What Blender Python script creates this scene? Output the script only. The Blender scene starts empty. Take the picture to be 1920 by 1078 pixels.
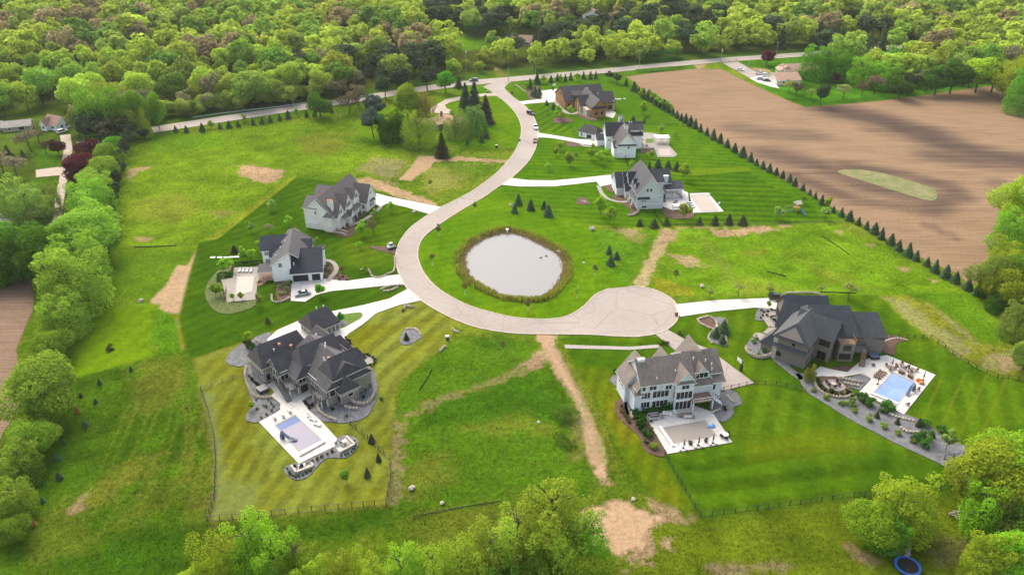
import bpy, math, random
import numpy as np
from mathutils import Vector
random.seed(7)
R = math.radians
scene = bpy.context.scene
COL = scene.collection
# ---------------------------------------------------------------- camera model (used to survey the plan of the place)
CH, CF, CP = 120.0, 1490.0, R(29.3)
_S, _C = math.sin(CP), math.cos(CP)
def G(px, py, z=0.0):
    u = (px - 960) / CF; v = (py - 539) / CF
    t = (CH - z) / (_S + v * _C)
    return (u * t, t * (_C - v * _S))
def GL(pts): return [G(*p) for p in pts]
def vpm(py):            # vertical photo pixels per metre at image row py
    v = (py - 539) / CF; t = CH / (_S + v * _C)
    return CF / t * math.cos(CP + math.atan(v))
def hpm(py):
    v = (py - 539) / CF
    return CF * (_S + v * _C) / CH
cam = bpy.data.objects.new('camera', bpy.data.cameras.new('camera')); COL.objects.link(cam)
cam.location = (0, 0, CH); cam.rotation_euler = (math.pi / 2 - CP, 0, 0)
cam.data.sensor_width = 36; cam.data.lens = CF / 1920 * 36; cam.data.clip_end = 9000; cam.data.clip_start = 1
scene.camera = cam
# ---------------------------------------------------------------- materials
def nodes(name):
    m = bpy.data.materials.new(name); m.use_nodes = True
    nt = m.node_tree; b = nt.nodes['Principled BSDF']
    return m, nt, b
def link(nt, a, b): nt.links.new(a, b)
def nd(nt, t, **kw):
    n = nt.nodes.new(t)
    for k, v in kw.items(): setattr(n, k, v)
    return n
def mixc(nt, fac, a, b, blend='MIX'):
    n = nd(nt, 'ShaderNodeMix', data_type='RGBA', blend_type=blend)
    for s, v in ((0, fac), (6, a), (7, b)):
        if hasattr(v, 'links'): link(nt, v, n.inputs[s])
        else: n.inputs[s].default_value = v if s == 0 else (*v, 1)
    return n.outputs[2]
def noise(nt, vec, scale, detail=3, rough=.6):
    n = nd(nt, 'ShaderNodeTexNoise'); n.inputs['Scale'].default_value = scale
    n.inputs['Detail'].default_value = detail; n.inputs['Roughness'].default_value = rough
    link(nt, vec, n.inputs['Vector']); return n.outputs['Fac']
def ramp(nt, fac, a, b, lo=.35, hi=.65):
    n = nd(nt, 'ShaderNodeMapRange'); link(nt, fac, n.inputs[0])
    n.inputs[1].default_value = lo; n.inputs[2].default_value = hi; n.inputs[3].default_value = a; n.inputs[4].default_value = b
    return n.outputs[0]
def mat(name, c, rough=.8, c2=None, scale=.6, var=.18, fine=6, bump=0, spec=.3, stripes=None, metal=0):
    """surface colour c, mottled towards c2, with a fine grain"""
    m, nt, b = nodes(name)
    g = nd(nt, 'ShaderNodeTexCoord').outputs['Object']
    c2 = c2 or tuple(x * .75 for x in c)
    col = mixc(nt, ramp(nt, noise(nt, g, scale, 4), 0, 1), c, c2)
    f = noise(nt, g, fine, 2)
    k = ramp(nt, f, 1 - var, 1 + var, .3, .7)
    col = mixc(nt, 1.0, col, k, 'MULTIPLY')
    if stripes:          # stripes = (axis, per metre, strength): board / shingle courses
        sp = nd(nt, 'ShaderNodeSeparateXYZ'); link(nt, g, sp.inputs[0])
        fr = nd(nt, 'ShaderNodeMath', operation='MULTIPLY'); link(nt, sp.outputs[stripes[0]], fr.inputs[0]); fr.inputs[1].default_value = stripes[1]
        fc = nd(nt, 'ShaderNodeMath', operation='FRACT'); link(nt, fr.outputs[0], fc.inputs[0])
        gt = nd(nt, 'ShaderNodeMath', operation='GREATER_THAN'); link(nt, fc.outputs[0], gt.inputs[0]); gt.inputs[1].default_value = .82
        st = nd(nt, 'ShaderNodeMath', operation='MULTIPLY'); link(nt, gt.outputs[0], st.inputs[0]); st.inputs[1].default_value = stripes[2]
        col = mixc(nt, st.outputs[0], col, tuple(x * .3 for x in c))
    link(nt, col, b.inputs['Base Color'])
    b.inputs['Roughness'].default_value = rough; b.inputs['Metallic'].default_value = metal
    b.inputs['Specular IOR Level'].default_value = spec
    if bump:
        bm = nd(nt, 'ShaderNodeBump'); bm.inputs['Strength'].default_value = bump; bm.inputs['Distance'].default_value = .15
        link(nt, f, bm.inputs['Height']); link(nt, bm.outputs[0], b.inputs['Normal'])
    return m
M = {}
def leafmat(name, trans=.5, spread=.25):
    m = bpy.data.materials.new(name); m.use_nodes = True; nt = m.node_tree
    nt.nodes.remove(nt.nodes['Principled BSDF']); out = nt.nodes['Material Output']
    oi = nd(nt, 'ShaderNodeObjectInfo'); g = nd(nt, 'ShaderNodeTexCoord').outputs['Object']
    n = noise(nt, g, .55, 3)
    hs = nd(nt, 'ShaderNodeHueSaturation'); link(nt, oi.outputs['Color'], hs.inputs['Color'])
    link(nt, ramp(nt, oi.outputs['Random'], .50, .528, 0, 1), hs.inputs['Hue'])
    mr = nd(nt, 'ShaderNodeMath', operation='MULTIPLY')
    link(nt, ramp(nt, oi.outputs['Random'], 1 - spread, 1 + spread, 0, 1), mr.inputs[0]); link(nt, ramp(nt, n, .78, 1.22), mr.inputs[1])
    link(nt, mr.outputs[0], hs.inputs['Value'])
    rn = nd(nt, 'ShaderNodeNewGeometry')
    v2 = ramp(nt, rn.outputs['Random Per Island'], .8, 1.22, 0, 1)
    col = mixc(nt, 1.0, hs.outputs[0], v2, 'MULTIPLY')
    d = nd(nt, 'ShaderNodeBsdfDiffuse'); t = nd(nt, 'ShaderNodeBsdfTranslucent'); mx = nd(nt, 'ShaderNodeMixShader')
    link(nt, col, d.inputs[0]); link(nt, col, t.inputs[0]); mx.inputs[0].default_value = trans
    link(nt, d.outputs[0], mx.inputs[1]); link(nt, t.outputs[0], mx.inputs[2]); link(nt, mx.outputs[0], out.inputs[0])
    return m
M['leaf'] = leafmat('leaf'); M['needle'] = leafmat('needle', .15, .18)
M['bark'] = mat('bark', (.085, .065, .05), .9, scale=2)
M['glass'] = mat('window_glass', (.018, .024, .028), .08, spec=.6, var=.3, scale=.4)
M['white'] = mat('white_paint', (.72, .72, .70), .55, (.66, .66, .64), var=.05)
M['black'] = mat('black_metal', (.028, .028, .028), .5)
M['stone'] = mat('limestone', (.52, .44, .34), .9, (.36, .30, .24), scale=2.5, bump=.5)
M['concrete'] = mat('concrete', (.56, .53, .49), .85, (.48, .45, .41), scale=.25, var=.06, fine=3)
M['asphalt'] = mat('asphalt', (.335, .285, .25), .9, (.285, .245, .215), scale=.12, var=.07, fine=4)
M['gravel'] = mat('grey_gravel', (.165, .165, .17), .95, (.105, .105, .11), scale=.7, var=.35, fine=4, bump=.4)
M['mulch'] = mat('bark_mulch', (.13, .075, .05), .95, (.075, .045, .033), scale=.8, var=.4, fine=4, bump=.4)
M['wood'] = mat('wood', (.30, .17, .085), .7, (.2, .11, .055), scale=2)
M['rubber'] = mat('rubber', (.012, .012, .012), .8)
# ---------------------------------------------------------------- mesh collecting
class MB:
    def __init__(s): s.v = []; s.f = []; s.m = []
    def poly(s, pts, mi=0):
        n = len(s.v); s.v += [tuple(p) for p in pts]; s.f.append(tuple(range(n, n + len(pts)))); s.m.append(mi)
    def box(s, x0, x1, y0, y1, z0, z1, mi=0):
        n = len(s.v)
        s.v += [(x0,y0,z0),(x1,y0,z0),(x1,y1,z0),(x0,y1,z0),(x0,y0,z1),(x1,y0,z1),(x1,y1,z1),(x0,y1,z1)]
        for f in ((3,2,1,0),(4,5,6,7),(0,1,5,4),(1,2,6,5),(2,3,7,6),(3,0,4,7)):
            s.f.append(tuple(n + i for i in f)); s.m.append(mi)
    def hull(s, bot, top, mi=0):     # two rings of equal length
        n = len(s.v); k = len(bot); s.v += [tuple(p) for p in bot] + [tuple(p) for p in top]
        s.f.append(tuple(n + i for i in reversed(range(k)))); s.f.append(tuple(n + k + i for i in range(k))); s.m += [mi, mi]
        for i in range(k):
            j = (i + 1) % k; s.f.append((n + i, n + j, n + k + j, n + k + i)); s.m.append(mi)
    def tube(s, p, q, r0, r1=None, n=6, mi=0):
        r1 = r0 if r1 is None else r1
        p, q = Vector(p), Vector(q); d = (q - p)
        if d.length < 1e-6: return
        d.normalize(); a = d.orthogonal().normalized(); b = d.cross(a)
        ring = lambda c, r: [c + (a * math.cos(2*math.pi*i/n) + b * math.sin(2*math.pi*i/n)) * r for i in range(n)]
        s.hull(ring(p, r0), ring(q, r1), mi)
    def beam(s, p, q, w, h, mi=0):   # bar from p to q, w wide, h tall (below the line)
        p, q = Vector(p), Vector(q); d = q - p; a = Vector((-d.y, d.x, 0))
        a = a.normalized() * (w / 2) if a.length > 1e-6 else Vector((w / 2, 0, 0)); z = Vector((0, 0, h))
        s.hull([p - a - z, p + a - z, q + a - z, q - a - z], [p - a, p + a, q + a, q - a], mi)
    def blob(s, c, r, seed=0, n=7, mi=0, jit=.22):   # rough stone / cushion
        rnd = random.Random(seed); rx, ry, rz = r if hasattr(r, '__len__') else (r, r, r)
        rows = max(3, n // 2 + 1); k = len(s.v)
        for i in range(rows + 1):
            th = math.pi * i / rows
            for j in range(n):
                ph = 2 * math.pi * j / n + i * .4; q = 1 + rnd.uniform(-jit, jit)
                s.v.append((c[0] + rx*q*math.sin(th)*math.cos(ph), c[1] + ry*q*math.sin(th)*math.sin(ph), c[2] + rz*q*math.cos(th)))
        for i in range(rows):
            for j in range(n):
                j2 = (j + 1) % n; s.f.append((k+i*n+j, k+(i+1)*n+j, k+(i+1)*n+j2, k+i*n+j2)); s.m.append(mi)
    def mesh(s, name, mats):
        me = bpy.data.meshes.new(name); me.from_pydata(s.v, [], s.f)
        for m in (mats if isinstance(mats, (list, tuple)) else [mats]): me.materials.append(m)
        if any(s.m): me.polygons.foreach_set('material_index', s.m)
        me.update(); return me
    def build(s, name, mats, parent=None, loc=None, rz=0):
        o = bpy.data.objects.new(name, s.mesh(name, mats)); COL.objects.link(o)
        if parent: o.parent = parent
        if loc is not None: o.location = loc if len(loc) == 3 else (*loc, 0)
        if rz: o.rotation_euler.z = rz
        return o
def tag(o, label=None, cat=None, group=None, kind=None):
    if label: o['label'] = label
    if cat: o['category'] = cat
    if group: o['group'] = group
    if kind: o['kind'] = kind
    return o
def empty(name, loc, rz=0, label=None, cat=None, group=None):
    o = bpy.data.objects.new(name, None); COL.objects.link(o); o.empty_display_size = .5
    o.location = loc if len(loc) == 3 else (*loc, 0); o.rotation_euler.z = rz
    return tag(o, label, cat, group)
def dup(root, loc=None, rz=None, label=None, group=None, sc=None):
    r = root.copy(); COL.objects.link(r)
    if loc is not None: r.location = loc if len(loc) == 3 else (*loc, 0)
    if rz is not None: r.rotation_euler.z = rz
    if sc: r.scale = (sc, sc, sc) if not hasattr(sc, '__len__') else sc
    if label: r['label'] = label
    if group: r['group'] = group
    for ch in list(root.children):
        c = ch.copy(); COL.objects.link(c); c.parent = r
        for g in list(ch.children):
            d = g.copy(); COL.objects.link(d); d.parent = c
    return r
def smooth_closed(pts, n=4, closed=True):   # Catmull-Rom
    out = []; k = len(pts); rng = range(k) if closed else range(k - 1)
    for i in rng:
        g = lambda j: np.array(pts[j % k] if closed else pts[min(max(j, 0), k - 1)])
        p0, p1, p2, p3 = g(i - 1), g(i), g(i + 1), g(i + 2)
        for s in range(n):
            t = s / n
            out.append(tuple(.5*((2*p1)+(-p0+p2)*t+(2*p0-5*p1+4*p2-p3)*t*t+(-p0+3*p1-3*p2+p3)*t**3)))
    if not closed: out.append(tuple(pts[-1]))
    return out
def sheet(name, pts, z, m, thick=0.0, kind='structure', parent=None):
    """flat polygon of ground cover lying z above the ground"""
    from mathutils.geometry import tessellate_polygon
    mb = MB(); mb.v = [(x, y, z) for x, y in pts]; n = len(pts)
    area = sum(pts[i][0]*pts[(i+1)%n][1]-pts[(i+1)%n][0]*pts[i][1] for i in range(n))
    for t in tessellate_polygon([[Vector((x, y, 0)) for x, y in pts]]):
        a, b, c = (pts[i] for i in t)
        if (b[0]-a[0])*(c[1]-a[1])-(b[1]-a[1])*(c[0]-a[0]) < 0: t = tuple(reversed(t))
        mb.f.append(tuple(t)); mb.m.append(0)
    d = max(z, thick) + .02                                       # a skirt down into the ground: a real edge
    mb.v += [(x, y, z - d) for x, y in pts]
    for i in range(n):
        j = (i + 1) % n
        mb.f.append((i, n+i, n+j, j) if area > 0 else (i, j, n+j, n+i)); mb.m.append(0)
    o = mb.build(name, m, parent)
    if kind: o['kind'] = kind
    return o
def ribbon(pts, w):      # polyline to a closed outline of width w (number or list)
    P = [np.array(p, float) for p in pts]; L, Rr = [], []
    for i, p in enumerate(P):
        d = P[min(i+1, len(P)-1)] - P[max(i-1, 0)]; d /= np.linalg.norm(d); nrm = np.array((-d[1], d[0]))
        ww = (w[i] if hasattr(w, '__len__') else w) / 2
        L.append(tuple(p + nrm*ww)); Rr.append(tuple(p - nrm*ww))
    return L + Rr[::-1]
# ================================================================ GROUND
def axis(lo, hi, f0, f1, fine, mid0, mid1, mid, far):
    a = list(np.arange(f0, f1, fine)); b = list(np.arange(f1, mid1, mid)); c = list(np.arange(f0 - mid, mid0, -mid))[::-1]
    x = (b or a)[-1]; st = mid
    while x < hi: st = min(st * 1.25, far); x += st; b.append(x)
    x = (c or a)[0]; st = mid
    while x > lo: st = min(st * 1.25, far); x -= st; c.insert(0, x)
    return np.array(c + a + b)
gx = axis(-2500, 2500, -190, 190, .62, -330, 330, 1.5, 120); gy = axis(-200, 4500, 96, 335, .62, 90, 520, 1.3, 150)
GX, GY = np.meshgrid(gx, gy); SH = GX.shape; X = GX.ravel(); Y = GY.ravel()
def vnoise(x, y, s, seed):
    r = np.random.RandomState(seed); T = r.rand(256, 256); x = x / s + 91.3; y = y / s + 37.7
    xi = np.floor(x).astype(int); yi = np.floor(y).astype(int); fx = x - xi; fy = y - yi
    fx = fx*fx*(3-2*fx); fy = fy*fy*(3-2*fy); g = lambda a, b: T[a % 256, b % 256]
    return (g(xi,yi)*(1-fx)+g(xi+1,yi)*fx)*(1-fy)+(g(xi,yi+1)*(1-fx)+g(xi+1,yi+1)*fx)*fy
def fbm(s, seed, o=3):
    t = 0; a = 1; n = 0
    for i in range(o): t = t + a*vnoise(X, Y, s/2**i, seed+i); n += a; a *= .55
    return t / n
N1 = fbm(1.7, 1, 2); N4 = fbm(4.5, 11); N12 = fbm(13, 21); N40 = fbm(45, 31)
def sdist(pts, closed=True):
    """(index, distance) ; distance is negative inside a closed outline"""
    P = np.array(pts, float); mg = 9
    idx = np.nonzero((X > P[:,0].min()-mg) & (X < P[:,0].max()+mg) & (Y > P[:,1].min()-mg) & (Y < P[:,1].max()+mg))[0]
    x = X[idx]; y = Y[idx]; d = np.full(len(idx), 1e9); ins = np.zeros(len(idx), bool)
    k = len(P)
    for i in range(k if closed else k-1):
        a = P[i]; b = P[(i+1) % k]; e = b - a; L = max(e@e, 1e-9)
        t = np.clip(((x-a[0])*e[0]+(y-a[1])*e[1])/L, 0, 1)
        d = np.minimum(d, np.hypot(x-a[0]-t*e[0], y-a[1]-t*e[1]))
        if closed:
            c = (a[1] > y) != (b[1] > y)
            with np.errstate(divide='ignore', invalid='ignore'): ins ^= c & (x < (b[0]-a[0])*(y-a[1])/(b[1]-a[1])+a[0])
    return idx, np.where(ins, -d, d) if closed else d
def sst(d, a, b): t = np.clip((d-a)/(b-a), 0, 1); return t*t*(3-2*t)
COLR = np.zeros((len(X), 3)); ROUGH = np.ones(len(X)); Z = np.zeros(len(X))
c_ = lambda *a: np.array(a)
# rough meadow everywhere to begin with
t = sst(N12*.5+N40*.5, .35, .65)[:,None]; COLR[:] = c_(.075,.200,.010)*(1-t)+c_(.125,.225,.022)*t
t = sst(N4, .38, .72)[:,None]*.45; COLR[:] = COLR*(1-t)+c_(.150,.200,.035)*t
t = sst(N1*.6+N4*.4, .52, .7)[:,None]*.55; COLR[:] = COLR*(1-t)+c_(.040,.125,.006)*t
FLAT = (ROUGH*0).astype(float)
def paint(pts, col, soft=1.0, k=1.0, br=0.0, rough=None, closed=True, w=0, px=True):
    """br breaks the edge (and the inside) up with noise"""
    p = GL(pts) if px else pts
    idx, d = sdist(p, closed)
    if not closed: d = d - w/2
    if br: d = d + (N1[idx]*.45+N4[idx]*.55-.5)*br*2.2
    a = (1-sst(d, -soft, soft))*k
    if callable(col): col = col(idx)
    COLR[idx] = COLR[idx]*(1-a[:,None]) + col*a[:,None]
    if rough is not None: ROUGH[idx] = ROUGH[idx]*(1-a) + rough*a
    return idx, a
def lawn(c0, c1, ang, per, amp=.16, mott=.2):
    """mown turf in passes: direction, width"""
    s, c = math.sin(R(ang)), math.cos(R(ang))
    def f(idx):
        u = -X[idx]*s + Y[idx]*c + (N40[idx]-.5)*3
        st = np.tanh(3*np.sin(2*math.pi*u/per/2))*amp*(.35+1.3*N12[idx])
        t = sst(N12[idx]*.6+N4[idx]*.4, .35, .68)[:,None]
        return (c0*(1-t)+c1*t)*(1+st+(N1[idx]-.5)*mott*2)[:,None]
    return f
# woodland floor beyond the county road
paint([(-900,170),(60,262),(300,233),(620,190),(855,152),(1070,130),(1513,100),(2000,60),(2600,-60),(2600,-290),(-900,-290)], lambda i: c_(.045,.075,.018)*(.7+.6*N12[i])[:,None], 4, 1, 2, .6)
paint([(-700,560),(-700,120),(60,130),(200,180),(300,235),(245,270),(215,340),(190,450),(130,520),(0,540)], lambda i: c_(.060,.125,.018)*(.7+.6*N12[i])[:,None], 3)
MEAD_Y = c_(.165,.225,.040); DRY = c_(.245,.235,.095); DIRT = c_(.44,.295,.18); DK = c_(.032,.115,.006); LUSH = c_(.062,.195,.008)
# meadow tones, left
paint([(240,270),(330,255),(620,222),(700,262),(760,300),(700,330),(560,330),(500,390),(420,440),(380,470),(225,470),(215,350)], lambda i: c_(.125,.265,.014)*(.8+.4*N4[i])[:,None], 5, .75, 4)
for p, c, s, k, b in [
    ([(560,262),(600,246),(650,250),(655,275),(610,290),(565,285)], MEAD_Y, 3, .75, 4), ([(240,380),(330,360),(390,390),(330,420),(240,410)], MEAD_Y, 4, .6, 5),
    ([(700,292),(760,300),(735,332),(690,325),(670,318)], DRY, 2, .8, 3), ([(795,318),(850,306),(900,310),(860,352),(800,365)], DRY, 3, .45, 5), ([(270,255),(400,250),(430,275),(300,285)], c_(.10,.26,.012), 4, .7, 4),
    ([(440,312),(475,310),(530,320),(520,340),(500,345),(450,326)], DIRT, 1.2, .95, 3.5), ([(240,315),(290,312),(255,325),(243,345)], DIRT, 1, .8, 3), ([(390,395),(430,392),(450,400),(400,410)], DRY, 2, .6, 3),
    ([(250,445),(285,445),(280,453),(255,452)], DIRT, .8, .7, 2), ([(700,315),(760,300),(770,310),(720,345)], DRY, 2, .5, 3), ([(640,336),(690,332),(740,345),(740,362),(690,350)], DIRT, 1.3, .75, 4),
    ([(690,342),(745,352),(812,378),(826,388),(790,384),(735,366)], DIRT, .8, .9, 2.5), ([(205,480),(300,470),(370,470),(340,500),(300,545),(280,560),(210,560)], c_(.075,.19,.010), 3, .8, 3)]:
    paint(p, c*1.0, s, k, b)
paint([(560,245),(700,262),(820,285),(940,300),(952,303),(925,330),(850,330),(800,290),(690,275)], lambda i: c_(.055,.165,.010)*(.8+.4*N4[i])[:,None], 4, .7, 3)
paint([(785,293),(817,293),(837,301),(815,305),(804,316),(769,339),(746,337),(767,318)], DIRT*.92, .6, 1, 1.2, .2)
paint([(837,301),(885,299),(952,303)], DIRT, .5, .8, 2.5, closed=False, w=3.2); paint([(858,296),(890,299)], DIRT, .8, .8, 2, closed=False, w=4)
paint([(845,310),(950,306)], DRY, .5, .6, 2, closed=False, w=1.2)
paint([(334,497),(352,500),(369,467),(376,456),(372,470),(356,520),(338,588),(346,640),(352,658),(337,655),(331,607),(318,590),(293,576),(281,563),(309,538)], lambda i: DIRT*1.0*(.85+.3*N1[i])[:,None], .5, .95, 1.0, .2)
# mown bright lawn at left
paint([(150,575),(300,570),(283,640),(288,668),(230,685),(130,712),(145,640)], lawn(c_(.085,.27,.008), c_(.07,.235,.008), 75, 2.2, .05), .8, 1, 0, .15)
paint([(290,578),(335,590),(350,660),(300,668),(283,640)], lambda i: LUSH*(.75+.5*N1[i])[:,None], 1, .9, 2)
# lower left meadow
paint([(140,715),(290,670),(360,670),(400,850),(395,985),(280,1100),(-60,1100),(40,960),(90,850)], lambda i: c_(.062,.165,.009)*(.75+.5*N4[i])[:,None], 3)
for p, k, b in [([(250,680),(330,672),(360,720),(330,760),(250,780)], .6, 5), ([(290,850),(280,890),(170,965),(125,955),(200,890)], .9, 5), ([(220,960),(330,880),(370,840),(380,900),(300,960),(210,990)], .45, 6), ([(355,880),(390,840),(395,960),(350,980)], .6, 5), ([(380,780),(395,800),(395,820),(372,810)], .7, 3), ([(60,960),(120,930),(200,1050),(40,1060)], .4, 6)]:
    paint(p, MEAD_Y*.95, 2.5, k, b)
paint([(125,955),(160,925),(150,958)], DIRT, 1, .7, 2)
for i in range(15):       # mower and tractor lines in the long grass
    x0 = 160+i*14; paint([(x0+70, 745+i%3*9), (x0+25+i*2, 850), (x0-18+i*3, 930+i%4*10)], c_(.15,.26,.03) if i % 3 else DK*1.2, .25, .5, .5, closed=False, w=.45)
paint([(330,690),(345,760),(350,830),(330,900)], MEAD_Y, .3, .7, .4, closed=False, w=.6); paint([(338,690),(356,760),(361,830),(342,910)], MEAD_Y, .3, .7, .4, closed=False, w=.6)
paint([(85,1060),(240,1010),(395,985),(730,955),(735,985),(600,1010),(450,1030),(300,1100)], lambda i: DK*(.8+.5*N1[i])[:,None], 2.5, .75, 2)
# lots between the houses, middle front
paint([(735,770),(760,700),(840,640),(1000,640),(1070,720),(1120,800),(1130,880),(1090,960),(900,960),(740,965)], lambda i: LUSH*(.7+.6*N1[i])[:,None], 2.5, .75, 2)
paint([(775,800),(830,745),(990,690),(1070,760),(1075,800),(990,790),(870,800)], lambda i: DK*1.25*(.7+.6*N1[i])[:,None], 3, .8, 3)
paint([(850,800),(985,775),(1050,800),(1020,815),(870,815)], MEAD_Y, 2, .5, 4)
paint([(760,870),(830,850),(850,900),(800,930),(750,930)], MEAD_Y, 3, .6, 4); paint([(770,960),(960,930),(1060,950),(960,985),(760,1020)], MEAD_Y*.8, 3, .5, 4)
paint([(1010,662),(990,688),(940,712),(880,731),(830,746),(790,762),(757,787),(741,825),(738,870)], c_(.30,.26,.11), .8, .62, 3.4, closed=False, w=2.8)
paint([(737,790),(745,860),(742,930)], DIRT*.8, 1, .5, 5, closed=False, w=3)
paint([(975,685),(1012,655),(1030,672),(1000,690)], DIRT, 1, .8, 3)
paint([(845,632),(920,655),(1000,648),(1000,640),(880,628)], lambda i: DK*1.2*(.8+.4*N4[i])[:,None], 1, .6, 1)
paint([(1005,626),(1045,628),(1043,650),(1062,690),(1085,730),(1110,780),(1128,820),(1136,860),(1143,893),(1120,898),(1108,870),(1098,840),(1090,800),(1078,755),(1054,715),(1030,680),(1012,650)], DIRT*.95, .5, 1, 1.4, .25)
for dx in (-12, 3, 12): paint([(1030+dx,650),(1060+dx*.9,700),(1092+dx*.8,760),(1112+dx*.8,820),(1122+dx*.6,870)], DIRT*.74, .25, .75, .6, closed=False, w=.8)
paint([(1078,720),(1095,790),(1100,850),(1080,860),(1070,800)], DRY, 1.5, .6, 3.5); paint([(1130,870),(1150,910),(1120,905)], DIRT, 1, .7, 3)
paint([(1060,660),(1100,740),(1135,810),(1150,880)], c_(.16,.22,.03), 1, .6, 2, closed=False, w=3)
# bottom sand pit and rough
paint([(1160,1100),(1230,960),(1300,975),(1620,935),(1800,925),(1920,900),(2100,900),(2100,1120)], lambda i: (c_(.105,.185,.012)*(.65+.7*N4[i])[:,None]), 2, .9, 3)
paint([(1089,955),(1111,949),(1164,939),(1195,946),(1220,964),(1234,985),(1215,1010),(1180,1045),(1126,1030),(1080,1010),(1060,980)], DIRT*1.0, .8, 1, 4.0, .3)
paint([(1165,1000),(1225,985),(1260,1010),(1210,1050),(1170,1060)], DIRT, 1, .8, 7)
paint([(1215,940),(1250,945),(1290,975),(1240,970)], DIRT, 1.3, .75, 5); paint([(1330,1060),(1450,1055),(1480,1062),(1350,1072)], DIRT*.8, 1.5, .7, 2.5)
for p in ([(1585,880),(1620,870),(1590,1040)],): pass
paint([(1750,875),(1785,872),(1790,895),(1765,900),(1735,885)], DIRT, .8, .85, 3); paint([(1740,1010),(1830,990),(1840,1050),(1760,1060)], DRY, 2, .6, 5); paint([(1588,1025),(1600,1022),(1650,1055),(1635,1065)], DIRT*.8, 1, .7, 3)
# meadow right of the pond
paint([(1190,430),(1560,418),(1820,552),(1660,556),(1480,548),(1290,555),(1215,540),(1240,470)], lambda i: (c_(.105,.255,.011)*(.75+.5*N4[i])[:,None]), 3, .8, 2)
for p, c, s, k, b in [([(1340,432),(1400,426),(1475,424),(1440,434),(1395,442),(1350,445)], DIRT, 1, .9, 3.5), ([(1255,477),(1300,480),(1330,497),(1285,499)], DIRT, 1, .75, 4), ([(1390,472),(1440,465),(1430,480),(1390,480)], MEAD_Y, 2, .7, 3),
    ([(1562,433),(1580,432),(1578,440)], DIRT*.9, .8, .9, 1), ([(1620,457),(1638,458),(1634,465)], DIRT*.8, .7, .9, 1.2), ([(1680,500),(1705,503),(1698,511)], DIRT*.8, .7, .9, 1.2), ([(1742,523),(1760,526),(1752,532)], DIRT, .7, .9, 1.2),
    ([(1305,425),(1330,450),(1370,500),(1390,530),(1370,530),(1330,490)], c_(.13,.21,.04), 1.5, .6, 2), ([(1470,470),(1600,520),(1640,540),(1560,530)], MEAD_Y, 2, .4, 4), ([(1360,525),(1420,520),(1500,545),(1390,552)], MEAD_Y, 2, .5, 4), ([(1700,550),(1830,552),(1840,560),(1700,560)], DK*1.2, 2, .6, 2)]:
    paint(p, c, s, k, b)
paint([(1225,520),(1260,525),(1305,550),(1290,556),(1235,545)], c_(.22,.21,.02), 1.5, .7, 2)
paint([(1100,428),(1190,432),(1240,435),(1215,480),(1185,535),(1140,520),(1105,470)], lambda i: LUSH*1.1*(.7+.6*N1[i])[:,None], 3, .8, 3)
paint([(1180,434),(1210,440),(1200,450),(1170,445)], DRY, 1.5, .7, 4); paint([(1150,430),(1200,430),(1180,440)], DIRT, 1.2, .6, 4)
# pond lawn
PONDLAWN = [(783,475),(793,446),(828,418),(872,390),(935,350),(1000,360),(1090,405),(1115,440),(1140,500),(1182,537),(1143,541),(1117,552),(1096,573),(1068,592),(1036,598),(993,598),(951,593),(887,576),(844,556),(812,533),(791,505)]
paint(PONDLAWN, lawn(c_(.050,.205,.006), c_(.070,.240,.008), 20, 2, .05), 1.2, 1, 0, .2)
paint([(1196,540),(1213,510),(1228,480),(1240,455),(1250,432)], c_(.42,.33,.18), .6, .9, 2, closed=False, w=4); paint([(1236,430),(1275,432),(1265,452),(1240,455)], DIRT*.75, .8, .85, 2)
paint([(1250,428),(1350,427),(1480,424)], DIRT*.9, .5, .7, 2.5, closed=False, w=1.6)
# lawns on the right row
LF = [(935,350),(959,334),(988,306),(1003,281),(1009,255),(1008,240),(999,217),(981,196),(960,180),(942,163),(960,154),(1060,150),(1170,136),(1176,150),(1250,208),(1310,246),(1400,299),(1600,411),(1590,417),(1480,420),(1250,424),(1190,427),(1100,420),(1010,395),(960,375)]
paint(LF, lawn(c_(.036,.165,.006), c_(.050,.195,.008), -8, 2.1, .13), .6, 1, 0, .1)
paint([(1275,330),(1400,322),(1560,412),(1480,420),(1250,423),(1290,400),(1355,395)], lawn(c_(.027,.130,.005), c_(.038,.155,.006), -3, 2.4, .2), .6, 1, 0, .1)
paint([(1200,320),(1400,313),(1412,320),(1300,330)], c_(.10,.25,.02), .5, .5, .5)
paint([(985,200),(1045,196),(1080,250),(1012,245)], lawn(c_(.034,.150,.006), c_(.045,.18,.008), 60, 2.2, .2), .6, 1, 0, .1)
paint([(1210,300),(1400,295),(1600,411)], c_(.25,.2,.12), .8, .0)
# ranch lawn
paint([(925,182),(944,189),(965,210),(976,232),(977,253),(969,277),(950,276),(860,271),(780,280),(700,268),(660,235),(700,205),(760,190),(860,178)], lawn(c_(.050,.205,.007), c_(.075,.235,.010), 40, 2, .05), 1.2, 1, 0, .2)
paint([(880,176),(905,160),(925,172),(905,181)], c_(.05,.19,.008), 1, 1, 0)
# lawns of the white and grey houses at left
LB = [(372,455),(408,448),(555,333),(625,341),(692,354),(745,370),(826,389),(806,401),(772,425),(751,451),(742,479),(746,507),(763,540),(730,562),(682,575),(640,583),(560,602),(450,645),(362,672),(348,657),(334,600),(353,520)]
paint([(378,450),(400,440),(550,328),(562,335),(412,452)], c_(.17,.25,.03), .5, .8, 0)
paint(LB, lawn(c_(.023,.105,.004), c_(.034,.135,.006), 48, 2.2, .10), .5, 1, 0, .1)
paint([(640,390),(750,385),(800,395),(745,450),(742,470),(640,465)], lawn(c_(.030,.125,.004), c_(.048,.160,.006), 30, 2.2, .1), 2, .8, 1, .1)
paint([(640,455),(742,470),(746,505),(650,500)], lawn(c_(.042,.16,.007), c_(.055,.165,.012), 30, 2.2, .08), 2, .8, 2, .1)
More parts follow.
